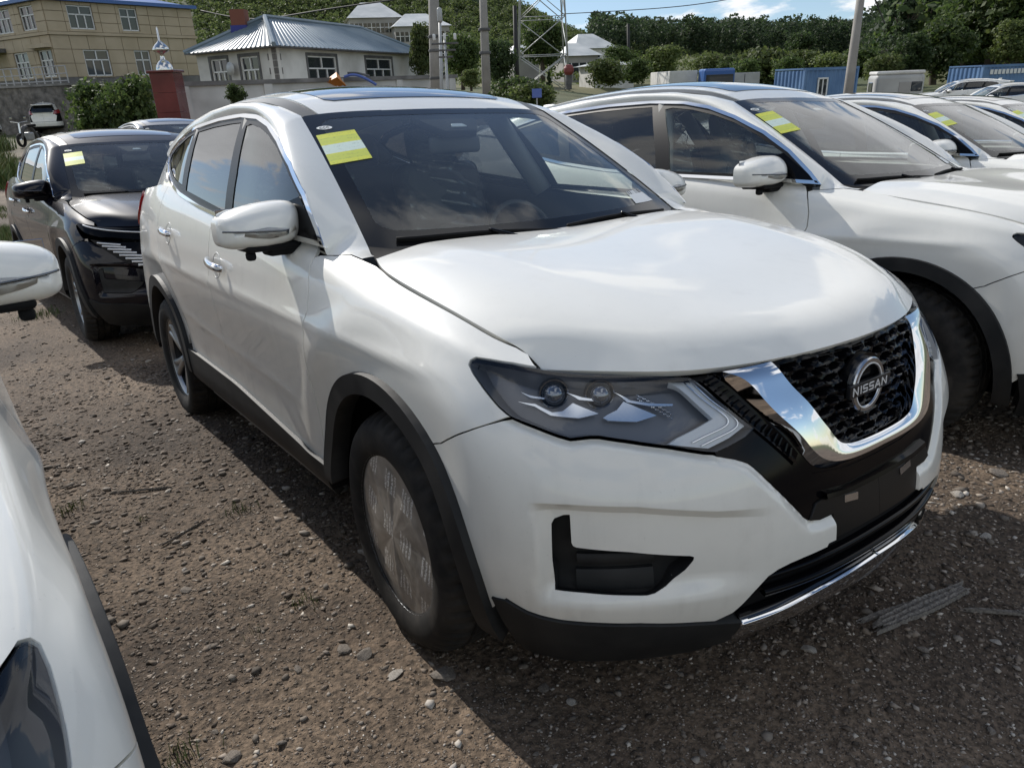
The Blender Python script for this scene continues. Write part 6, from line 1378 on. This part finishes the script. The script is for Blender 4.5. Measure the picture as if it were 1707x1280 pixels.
wire('overhead_cable', 'faint cable hanging from the top near the leaning pole', [(1455, -10, 40), (1462, 8, 41), (1475, 40, 44)])
wire('overhead_cable', 'thin cable over the white house roof toward the beige building', [(335, 18, 50), (420, 32, 46), (520, 20, 42), (720, -8, 38)])
# ---- distant houses
def block(name, label, px0, px1, ytop, ybot, b, depth, m, roof, pitch=1.2, wins=None, cat='house', group=None, rm='roof_pale', skew=.25):
    a0 = bgp(px0, ytop, b); a1 = bgp(px1, ytop, b); z1 = a0[2]; z0 = bgp(px0, ybot, b)[2]-2; L_ = a1[0]-a0[0]; O = bgempty(name, label, cat, (a0[0], b, 0), group)
    f = facing((0, 0), (1, skew), (0, -1)); V, F = box(0, L_, -depth, 0, z0, z1); part('wall', (f(V), F), m, O)
    ov = .5; V = np.array([(-ov, ov, z1), (L_+ov, ov, z1), (L_+ov, -depth-ov, z1), (-ov, -depth-ov, z1), (min(depth*.45, L_*.3), -depth*.5, z1+pitch), (L_-min(depth*.45, L_*.3), -depth*.5, z1+pitch)]); part('roof', (f(V), [(0, 1, 5, 4), (1, 2, 5), (2, 3, 4, 5), (3, 0, 4), (0, 3, 2, 1)]), rm, O)
    if wins:
        nx, nz, ww, wh, zz0 = wins
        for i in range(nx):
            for j in range(nz):
                u = L_*(i+.5)/nx; z = z1-.9-j*zz0; w = part('window', fbox(f, u-ww/2, u+ww/2, .0, .06, z-wh, z), 'pane', O); part('frame', fbox(f, u-.06, u+.06, .06, .09, z-wh, z), 'window_frame', w); part('frame', fbox(f, u-ww/2, u+ww/2, .062, .092, z-wh*.45-.05, z-wh*.45+.05), 'window_frame', w)
    return O
noisy(mat('roof_pale', (.55, .57, .55), .5), (.46, .48, .47), (.62, .63, .61), .4, 4); noisy(mat('wall_grey', (.34, .33, .31), .9), (.28, .27, .26), (.40, .385, .36), .3, 4); mat('roof_red', (.42, .12, .07), .6)
block('apartment_block', 'grey apartment block with white hip roof on the hillside', 582, 668, 31, 100, 150, 14, 'wall_grey', 1, 3.2, (6, 3, 1.4, 1.6, 3.0), 'building', 'apartment blocks on the hillside')
block('apartment_block', 'lower grey apartment block stepping down to the right', 658, 750, 45, 100, 146, 14, 'wall_grey', 1, 2.6, (6, 3, 1.4, 1.6, 3.0), 'building', 'apartment blocks on the hillside')
block('red_roof_house', 'small house with orange red roof beside the left pole', 690, 716, 100, 150, 62, 8, 'render_white', 1, 1.3, None, rm='roof_red')
block('far_house', 'pale roofed grey house on the slope behind the pylon', 946, 1000, 94, 120, 110, 9, 'wall_grey', 1, 1.8, (4, 1, 1.2, 1.2, 3), group='houses on the far slope')
block('far_house', 'larger pale house uphill behind the grey one', 962, 1030, 82, 100, 128, 10, 'render_white', 1, 2.4, (3, 1, 1.2, 1.2, 3), group='houses on the far slope')
block('far_house', 'low white shed right of the pylon', 990, 1062, 110, 128, 92, 5, 'render_white', 1, .5, (6, 1, 1.0, .8, 3), group='houses on the far slope')
block('far_house', 'pale roofed house left of the pylon', 858, 900, 92, 125, 95, 7, 'wall_grey', 1, 1.2, None, group='houses on the far slope')
# ---- containers, truck, caravan, bins, signs
def container(name, label, px0, px1, ytop, b, depth, skew, marks=None, win=None):
    a0 = bgp(px0, ytop, b); a1 = bgp(px1, ytop, b); z1 = a0[2]; L_ = a1[0]-a0[0]; z0 = z1-2.55; O = bgempty(name, label, 'container', (a0[0], b, 0), 'blue containers'); f = facing((0, 0), (1, skew), (0, -1)); L_ = L_*math.hypot(1, skew)
    def ribs(f2, ln):
        n = int(ln/.28); rows = []
        for i in range(n*4+1): rows.append([(ln*i/(n*4), -.04 if i % 4 in (1, 2) else .0, z) for z in (z0+.15, z1-.12)])
        V, F = gridmesh(np.array(rows)); part('side_panel', (f2(V), F), 'container_blue', O)
    ribs(f, L_); fl = facing((0, 0), (-skew, 1), (-1, 0)); ribs(fl, depth); o1 = np.array([1, skew])/math.hypot(1, skew)*L_; fr = facing(o1, (-skew, 1), (1, 0)); ribs(fr, depth)
    part('roof', (lambda t: (f(t[0]), t[1]))(box(0, L_, -depth, 0, z1-.08, z1)), 'container_blue', O)
    for u in (0, L_-.12): part('corner_post', fbox(f, u, u+.12, -.12, .03, z0, z1), 'container_blue', O)
    for z in (z0, z1-.14): part('side_rail', fbox(f, 0, L_, -.1, .035, z, z+.14), 'container_blue', O)
    if win:
        u0, u1 = L_*win[0], L_*win[1]; part('window', fbox(f, u0, u1, .0, .05, z0+1.0, z0+2.0), 'pane', O)
        for (a, b_, c_, d) in ((u0-.05, u1+.05, z0+.95, z0+1.03), (u0-.05, u1+.05, z0+1.97, z0+2.05), (u0-.05, u0+.03, z0+1, z0+2), (u1-.03, u1+.05, z0+1, z0+2), ((u0+u1)/2-.03, (u0+u1)/2+.03, z0+1, z0+2)): part('window_frame', fbox(f, a, b_, .03, .08, c_, d), 'window_frame', O)
    if marks:
        for k in range(9): part('lettering', fbox(f, .55+.30*k, .55+.30*k+.22, .03, .045, z1-.52, z1-.26), 'window_frame', O)
        cx, cz = 2.3, z0+.85; V, F = lathe([(.62, .0), (.62, .02), (.74, .02), (.74, 0)], 28, 'y'); V = f(np.stack([cx+V[:, 0], .03+V[:, 1], cz+V[:, 2]], 1)); part('emblem_ring', (V, F), 'window_frame', O)
        for p, q in (((-.38, -.35), (-.22, .35)), ((-.22, .35), (0, -.1)), ((0, -.1), (.22, .35)), ((.22, .35), (.38, -.35))):
            V, F = tube([(cx+p[0], .05, cz+p[1]), (cx+(p[0]+q[0])/2, .05, cz+(p[1]+q[1])/2), (cx+q[0], .05, cz+q[1])], .07, 6); part('emblem_letter', (f(V), F), 'window_frame', O)
        part('emblem_mark', fbox(f, 1.0, 1.45, .03, .05, z0+.95, z0+1.35), 'orange', O)
    return O
container('site_container', 'small blue container cabin with a window behind the leaning pole', 1342, 1449, 114, 42, 2.4, .35, win=(.26, .42))
container('shipping_container', 'blue shipping container with white round emblem at the right edge', 1640, 1760, 109, 46, 2.4, .30, marks=True)
def truck():
    b = 62; p = bgp(1180, 112, b); g = ground_at(p[0], b); z1 = p[2]; T = bgempty('lorry', 'blue lorry cab with white box body parked in the distance', 'truck', (p[0], b, z1-3.1))
    part('box_body', bbox(2.2, 8, 2.7, .04, (-1.75, 4.5, 1.55), 1), 'render_white', T); cab = part('cab', bbox(2.4, 2.0, 2.7, .18, (.65, -.2, 1.6)), 'truck_blue', T); part('windscreen', bbox(2.1, .06, .95, .02, (.65, -1.22, 2.05), 1), 'pane', cab); part('bumper', bbox(2.4, .2, .4, .05, (.65, -1.2, .45)), 'dark_frame', cab)
    for s in (-.35, 1.65): part('wheel', (lambda t: (t[0][:, [1, 0, 2]]+[s, -.3, .3], t[1]))(lathe([(.001, -.15), (.48, -.15), (.5, -.1), (.5, .1), (.48, .15), (.001, .15)], 20, 'y')), 'rubber', T)
    for s in (-.35, 1.65): part('headlamp', bbox(.4, .06, .2, .03, (s, -1.3, .75)), 'lamp_drl', cab)
    q = bgp(1222, 119, 66); B2 = bgempty('box_trailer', 'pale grey box trailer right of the blue lorry cab', 'trailer', (q[0], 66, q[2]-2.9)); part('box_body', bbox(2.5, 7, 2.5, .04, (.55, 2, 1.5), 1), 'van_grey', B2); part('chassis', bbox(2.4, 6.6, .3, .03, (.55, 2, .1), 1), 'dark_frame', B2)
    for s in (-.4, 1.5): part('wheel', (lambda t: (t[0]+[s, -1.3, .0], t[1]))(lathe([(.001, -.15), (.45, -.15), (.45, .15), (.001, .15)], 18, 'y')), 'rubber', B2)
    part('door_seam', bbox(.05, .03, 2.3, .01, (.55, -1.52, 1.5), 1), 'dark_frame', B2)
truck()
def caravan():
    b = 44; p = bgp(1492, 119, b); T = bgempty('caravan', 'grey caravan with white roof beside the blue container cabin', 'caravan', (p[0], b, p[2]-2.5), rz=math.radians(-14))
    part('body', bbox(2.5, 2.2, 2.0, .22, (.1, 0, 1.35), 4), 'van_grey', T); part('roof', bbox(2.45, 2.1, .18, .08, (.1, 0, 2.42)), 'render_white', T); part('door', bbox(.6, .05, 1.6, .03, (.35, -1.11, 1.15), 1), 'wall_grey', T); w = part('window', bbox(.55, .06, .5, .04, (.95, -1.11, 1.7), 1), 'pane', T); part('window', bbox(.06, 1.0, .5, .04, (-1.16, 0, 1.7), 1), 'pane', T); part('stripe', bbox(1.1, .04, .12, .01, (-.55, -1.11, 1.0), 1), 'dark_frame', T); part('bumper', bbox(2.3, .2, .3, .05, (.1, -1.05, .35)), 'dark_frame', T)
    for s in (-.6, .8): part('wheel', (lambda t: (t[0]+[s, -.95, .3], t[1]))(lathe([(.001, -.1), (.32, -.1), (.32, .1), (.001, .1)], 18, 'y')), 'rubber', T)
caravan()
def small_things():
    for k, px in enumerate((160, 178)):
        p = gnd(px, 212, 35); o = bgempty('waste_bin', ['left of two green waste bins under the bush', 'right of two green waste bins under the bush'][k], 'bin', p, 'green waste bins'); part('tub', bbox(.46, .46, .62, .04, (0, 0, .36)), 'bin_green', o); part('lid', bbox(.5, .5, .07, .02, (0, 0, .71)), 'bin_green', o)
    p = gnd(45, 215, 34); M = bgempty('motorcycle', 'small dark motorcycle beside the white hatchback', 'motorcycle', p)
    for y in (-.6, .6): part('wheel', (lambda t: (t[0][:, [1, 0, 2]]*[1, 1, 1]+[0, y, .3], t[1]))(lathe([(.20, -.04), (.28, -.05), (.30, 0), (.28, .05), (.20, .04)], 18, 'y')), 'rubber', M)
    part('frame', tube(curve([(0, -.6, .35), (0, -.3, .75), (0, .1, .8), (0, .6, .35)], 16), .09, 8), 'dark_frame', M); part('seat', bbox(.24, .6, .12, .05, (0, .25, .86)), 'matte_black', M); part('handlebar', tube([(-.36, -.45, 1.05), (0, -.5, 1.0), (.36, -.45, 1.05)], .02, 6), 'steel', M); part('engine', bbox(.3, .4, .35, .06, (0, 0, .42)), 'galv', M); part('fork', tube([(0, -.6, .3), (0, -.53, .65), (0, -.47, 1.0)], .04, 6), 'steel', M)
    for s in (-.3, .3): part('mirror', bbox(.12, .02, .08, .01, (s, -.45, 1.2), 1), 'steel', M)
    p = bgp(895, 156, 22); S = bgempty('blue_sign', 'small blue sign standing behind the right roof edge', 'sign', (p[0], 22, p[2])); part('panel', bbox(.27, .03, .24, .01, (0, 0, 0), 1), 'sign_blue', S); part('post', tube([(0, .03, -1.6), (0, .03, -.8), (0, .03, -.1)], .02, 6), 'galv', S)
    p = bgp(948, 117, 70); R = bgempty('red_tank', 'round red tank on the slope behind the pylon', 'tank', (p[0], 70, p[2])); V, F = lathe([(.001, -.45), (.3, -.4), (.45, -.15), (.45, .15), (.3, .4), (.001, .45)], 20, 'z'); part('shell', (V, F), 'red_dull', R); part('stand', bbox(.5, .5, 1.2, .03, (0, 0, -1.0), 1), 'dark_frame', R)
    p = bgp(567, 140, 33); G = bgempty('playground_slide', 'orange and blue play equipment peeping over the white wall', 'play equipment', (p[0], p[1], p[2]-.1)); part('roof', (np.array([(-1.0, 0, .0), (0, -.5, .35), (.25, 0, .0), (0, .5, .3), (-.1, 0, .55)]), [(0, 1, 4), (1, 2, 4), (2, 3, 4), (3, 0, 4), (0, 1, 2, 3)]), 'orange', G); part('rail', tube(curve([(.2, 0, .35), (.6, 0, .42), (1.1, 0, .25), (1.5, 0, .0)], 20), .06, 6), 'sign_blue', G); part('rail', tube(curve([(.3, .3, .5), (.7, .3, .48), (1.2, .3, .35)], 20), .05, 6), 'dark_frame', G); part('post', tube([(.1, 0, -2), (.1, 0, -1), (.1, 0, .3)], .06, 6), 'galv', G)
small_things()
# ---------------------------------------------------------------- vegetation
def leaf_mat(name, c0, c1, c2):
    m = mat(name, c1, .65); nt, N, L, b = nodes(m); g = N('ShaderNodeNewGeometry'); r = ramp(N, [(0, c0), (.5, c1), (1, c2)]); L(g.outputs['Random Per Island'], r.inputs[0])
    oi = N('ShaderNodeObjectInfo'); h = N('ShaderNodeHueSaturation'); v = N('ShaderNodeMapRange'); v.inputs['To Min'].default_value = .75; v.inputs['To Max'].default_value = 1.25; L(oi.outputs['Random'], v.inputs['Value']); L(v.outputs[0], h.inputs['Value']); L(r.outputs[0], h.inputs['Color']); L(h.outputs[0], b.inputs['Base Color'])
    t = N('ShaderNodeBsdfTranslucent'); L(h.outputs[0], t.inputs['Color']); mx = N('ShaderNodeMixShader'); mx.inputs[0].default_value = .5; o = nt.nodes['Material Output']; L(b.outputs[0], mx.inputs[1]); L(t.outputs[0], mx.inputs[2]); L(mx.outputs[0], o.inputs['Surface'])
leaf_mat('leaf_green', (.040, .070, .018), (.075, .120, .030), (.125, .165, .050)); leaf_mat('leaf_light', (.070, .105, .025), (.115, .155, .042), (.18, .21, .075)); leaf_mat('leaf_dark', (.025, .045, .015), (.045, .075, .024), (.07, .105, .035)); leaf_mat('leaf_conifer', (.026, .050, .022), (.050, .082, .036), (.085, .120, .05)); leaf_mat('leaf_hill', (.080, .115, .036), (.125, .170, .055), (.18, .215, .075))
mat('bark', (.07, .055, .042), .95)
def leaves(P, Nn, s, rs):
    """quads at points P facing roughly Nn"""
    n = len(P); d = Nn+rs.normal(0, .65, (n, 3)); d /= np.linalg.norm(d, axis=1)[:, None]; a = np.cross(d, rs.normal(size=(n, 3))); a /= np.linalg.norm(a, axis=1)[:, None]; b = np.cross(d, a); s = (s*rs.uniform(.6, 1.4, n))[:, None]
    V = np.stack([P-a*s-b*s*.25, P+a*s*.1-b*s*.7, P+a*s+b*s*.1, P+b*s*.65], 1).reshape(-1, 3); return V, np.arange(4*n).reshape(-1, 4)
def crown(rs, H, R_, lobes, per, s, base=.28, cone=False):
    Ps, Ns = [], []
    for k in range(lobes):
        if cone: t = rs.random()**.8; z = H*(base+(1-base)*t); rr = R_*(1-t)*1.0+.05; a = rs.uniform(0, 6.28); c = np.array([math.cos(a)*rr*.6, math.sin(a)*rr*.6, z]); rad = np.array([rr*.55+.15, rr*.55+.15, H*.05])
        else: u = rs.normal(size=3); u /= np.linalg.norm(u); q = rs.random()**.45; c = np.array([u[0]*R_*q*.72, u[1]*R_*q*.72, H*(base+(1-base)*.5)+u[2]*H*(1-base)*.40*q]); rad = R_*rs.uniform(.26, .44)*np.array([1, 1, .8])
        d = rs.normal(size=(per, 3)); d /= np.linalg.norm(d, axis=1)[:, None]; rr = rs.random(per)[:, None]**.35; Ps.append(c+d*rad*rr); Ns.append(d+[0, 0, .25])
    return leaves(np.vstack(Ps), np.vstack(Ns), s, rs)
def tree(name, label, cat, seed, H, R_, lobes, per, s, m, base=.28, cone=False, group=None, trunk=.05):
    rs = np.random.default_rng(seed); o = empty(name, label, cat, group=group); V, F = crown(rs, H, R_, lobes, per, s, base, cone); c = fastmesh('crown', V, F, m); c.parent = o
    mb = MB(); mb.add(*tube(curve([(0, 0, -.5), (.05*R_, .02, H*.3), (0, .04*R_, H*.62), (.03*R_, 0, H*.9)], 12), np.linspace(H*trunk, H*.008, 12), 8))
    for k in range(5):
        a = rs.uniform(0, 6.28); z = H*rs.uniform(.3, .6); mb.add(*tube(curve([(0, 0, z), (math.cos(a)*R_*.3, math.sin(a)*R_*.3, z+H*.08), (math.cos(a)*R_*.6, math.sin(a)*R_*.6, z+H*.2)], 6), np.linspace(H*.018, H*.006, 6), 6))
    t = mb.build('trunk', 'bark', o); return o
PROTO = {'leafy': tree('tree', 'x', 'tree', 1, 9, 4.2, 52, 130, .24, 'leaf_green', .08), 'leafy2': tree('tree', 'x', 'tree', 2, 8, 3.4, 46, 130, .22, 'leaf_light', .06), 'dark': tree('tree', 'x', 'tree', 3, 10, 3.8, 52, 120, .24, 'leaf_dark', .06), 'pine': tree('conifer', 'x', 'tree', 4, 11, 3.0, 90, 60, .22, 'leaf_conifer', .15, True), 'bush': tree('bush', 'x', 'bush', 5, 2.6, 2.0, 44, 100, .12, 'leaf_green', -.45, trunk=.02), 'bushl': tree('bush', 'x', 'bush', 6, 2.4, 2.1, 44, 100, .12, 'leaf_light', -.45, trunk=.02), 'slim': tree('conifer', 'x', 'tree', 8, 9, 1.5, 70, 50, .17, 'leaf_dark', .08, True)}
first = {}
def plant(kind, label, px, ybase, b, H=None, wide=1., group=None, sink=0.):
    src = PROTO[kind]; H0 = {'leafy': 9, 'leafy2': 8, 'dark': 10, 'pine': 11, 'bush': 2.6, 'bushl': 2.4, 'slim': 9}[kind]; o = copy_tree(src); p = bgp(px, ybase, b); k = (H or H0)/H0; place(o, p-np.array([0, 0, sink]), RNG.uniform(0, 6.28), (k*wide, k*wide, k)); o['label'] = label; o['category'] = 'bush' if kind.startswith('bush') else 'tree'
    if group: o['group'] = group
    return o
m1 = 1217.3
def at_px(kind, label, px, ytop, ybase, b, wide=1., group=None): return plant(kind, label, px, ybase, b, (ybase-ytop)*b/m1, wide, group)
at_px('bush', 'broad dark green bush between the stone wall and maroon pillar', 178, 138, 212, 33, 1.0)
at_px('bush', 'right half of the green bush leaning on the maroon pillar', 222, 130, 212, 31.5, .9)
at_px('bush', 'small clipped bush against the white wall', 396, 141, 168, 28, .9)
# trees round the poles
at_px('leafy2', 'bushy tree growing behind the left concrete pole', 706, 48, 145, 48, .55); at_px('leafy', 'green tree between the two concrete poles', 772, 62, 145, 60, .8); at_px('leafy2', 'yellow green bush at the foot of the right pole', 786, 118, 150, 36, 1.3)
at_px('dark', 'dark tree right of the right concrete pole', 836, 72, 155, 46, .9); at_px('leafy', 'dense tree behind the lattice pylon', 905, 38, 130, 90, .9); at_px('slim', 'small dark fir beside the blue sign', 916, 130, 178, 30, 1.3); at_px('bush', 'green bush under the thin black pole', 866, 130, 172, 30, 1.6); at_px('bushl', 'weedy bush left of the small fir', 884, 140, 180, 26, 1.4)
sc = 'shrubs on the slope behind the cars'
for px, yt, yb, b, k, lab in ((1010, 100, 132, 70, 'bushl', 'pale shrub below the low white shed'), (1035, 78, 106, 100, 'bush', 'round green tree right of the far houses'), (1060, 100, 130, 76, 'bush', 'green shrub on the bare slope'), (1105, 78, 112, 110, 'bushl', 'greyish tree before the dark forest'), (1180, 92, 118, 90, 'bushl', 'bright green shrub above the lorry'), (1215, 95, 118, 86, 'bush', 'shrub behind the box trailer'), (1275, 82, 135, 80, 'bushl', 'large pale green shrub left of the container cabin'), (1335, 85, 118, 85, 'bushl', 'pale shrub above the container cabin'), (1310, 96, 125, 75, 'bush', 'dark round shrub left of the container cabin'), (1390, 90, 122, 80, 'bushl', 'bright shrub behind the leaning pole'), (1445, 80, 120, 70, 'bush', 'shrub right of the leaning pole'), (1470, 92, 128, 62, 'bushl', 'light shrub above the caravan'), (1240, 100, 130, 72, 'bush', 'low shrub right of the lorry')):
    at_px(k, lab, px, yt, yb, b, RNG.uniform(1.15, 1.6), sc)
for px, yt, yb, b, k, lab in ((1330, 58, 120, 120, 'dark', 'dark tall tree behind the container cabin'), (1555, 38, 145, 70, 'leafy', 'big leafy tree behind the caravan'), (1510, 62, 140, 64, 'dark', 'dark tree left of the big leafy one'), (1500, -2, 110, 92, 'pine', 'tall ragged pine on the right hillside'), (1535, -12, 110, 95, 'pine', 'second tall pine right of the first'), (1478, 28, 105, 100, 'pine', 'shorter pine at the edge of the hillside wood'), (1600, 10, 120, 86, 'leafy', 'leafy tree on the right hillside above the white cars'), (1650, -30, 110, 84, 'leafy', 'tall leafy tree above the blue container'), (1700, -40, 112, 80, 'leafy', 'leafy tree cut off by the right edge'), (1625, -30, 95, 98, 'dark', 'dark tree behind the hillside foliage'), (1675, 40, 118, 74, 'leafy2', 'lighter tree above the blue shipping container'), (1580, -8, 100, 104, 'dark', 'dark tree between pines and leafy trees'), (1740, -20, 120, 78, 'leafy', 'leafy tree beyond the right edge'), (1590, 62, 122, 76, 'leafy', 'low leafy tree over the bare bank')):
    at_px(k, lab, px, yt, yb, b, 1.1 if k != 'pine' else .9, 'trees on the right hillside')
for o in PROTO.values():
    for ch in list(o.children): bpy.data.objects.remove(ch)
    bpy.data.objects.remove(o)
# ---- wooded hills
SKY = np.array([(-900, 150), (-450, 130), (-150, 20), (0, -60), (500, -110), (760, -70), (888, 0), (938, 25), (981, 38), (1001, 38), (1039, 45), (1082, 49), (1132, 52), (1188, 49), (1233, 43), (1260, 44), (1295, 53), (1349, 52), (1415, 49), (1467, 44), (1500, 20), (1560, -20), (1700, -60), (2600, -80)], float)
noisy(mat('hill_floor', (.03, .05, .015), .95), (.035, .055, .018), (.065, .085, .030), .05, 6)
noisy(mat('meadow', (.1, .11, .045), .95), (.060, .085, .024), (.15, .14, .065), .06, 8, .35, .65)
HD0 = ([-900, 700, 950, 1080, 1420, 1520, 2600], [210, 210, 240, 320, 320, 92, 86]); HD1 = ([-900, 800, 1000, 1300, 1440, 1540, 2600], [400, 400, 460, 560, 520, 165, 150]); HF = ([-900, 700, 950, 1100, 1450, 1540, 2600], [104, 104, 100, 92, 94, 112, 112])
def hill_h(px, q):
    """q 0..1 from the foot of the wood to the crest at pixel column px, below 0 the open slope in front: bg a,b,h"""
    px = np.asarray(px, float); q = np.asarray(q, float)*np.ones_like(px); y = np.interp(px, SKY[:, 0], SKY[:, 1])+np.interp(px, [0, 1000, 1450, 1560], [16, 34, 28, 24]); D0 = np.interp(px, *HD0); D1 = np.interp(px, *HD1)
    t = np.clip(q, 0, None); s = np.clip(-q, 0, 1); Dn = np.minimum(70, D0*.75); b = np.where(q >= 0, D0+(D1-D0)*t, D0+(Dn-D0)*s)
    d = np.array([bgp(p, yy, 1.0) for p, yy in zip(px, y)]); foot = np.array([bgp(p, yy, 1.0)[2] for p, yy in zip(px, np.interp(px, *HF))])*D0; top = d[:, 2]*D1
    h = np.where(q >= 0, foot+(top-foot)*(.3*t+.7*smooth(0, 1.05, t)), foot+(-1.6-foot)*(s**.8)); return np.stack([d[:, 0]*b, b, h], 1)
def build_hills():
    pxs = np.linspace(-900, 2600, 170)
    def sheet(name, qs, m):
        P = np.array([hill_h(pxs, np.full(len(pxs), q)) for q in qs]); P[..., 2] -= (np.maximum(0, qs-1)*140)[:, None]; P[..., 2] -= (np.maximum(0, -qs-.9)*40)[:, None]
        V, F = gridmesh(W3(P.reshape(-1, 3)).reshape(P.shape)); tag(fixn(obj(name, V, F, m)), kind='structure')
    sheet('hill', np.linspace(0, 1.25, 36), 'hill_floor'); sheet('meadow_slope', np.linspace(-1, .02, 30), 'meadow')
    rs = np.random.default_rng(77)
    protos = [crown(np.random.default_rng(300+s), 1.0, .50, 13, 11, .062, .05) for s in range(5)]+[crown(np.random.default_rng(400+s), 1.0, .20, 22, 6, .042, .03, True) for s in range(4)]
    def scatter(name, px, q, ids, hs, m, lab, cat='forest'):
        base = W3(hill_h(px, q)); VV, FF, off = [], [], 0
        for i in range(len(px)):
            V, F = protos[ids[rs.integers(len(ids))]]; h = rs.uniform(*hs); a = rs.uniform(0, 6.28); ca, sa = math.cos(a), math.sin(a); w = h*rs.uniform(.85, 1.25)
            L3 = V*[w, w, h]; v = base[i]+(L3[:, :1]*ca-L3[:, 1:2]*sa)*RH+(L3[:, :1]*sa+L3[:, 1:2]*ca)*FH+L3[:, 2:]*UG; VV.append(v); FF.append(F+off); off += len(v)
        tag(fastmesh(name, np.vstack(VV), np.vstack(FF), m), lab, cat, kind='stuff')
    n = 2500; scatter('wood', np.r_[rs.uniform(300, 1080, n), rs.uniform(-60, 300, 200)], rs.random(n+200)**.9, range(5), (4.0, 7), 'leaf_hill', 'wooded hillside of mixed green trees')
    n = 1500; scatter('conifer_wood', rs.uniform(985, 1500, n), rs.random(n), range(5, 9), (7, 15), 'leaf_conifer', 'dark conifer forest on the far ridge')
    n = 420; scatter('hillside_wood', rs.uniform(1470, 1800, n), rs.random(n), range(5), (5, 8.5), 'leaf_green', 'leafy wood covering the right hillside')
    n = 420; px = rs.uniform(740, 1500, n); scatter('scrub', px, -rs.random(n)**1.3*.85, range(5), (1.2, 3.2), 'leaf_light', 'low pale scrub on the open slope', 'scrub')
build_hills()
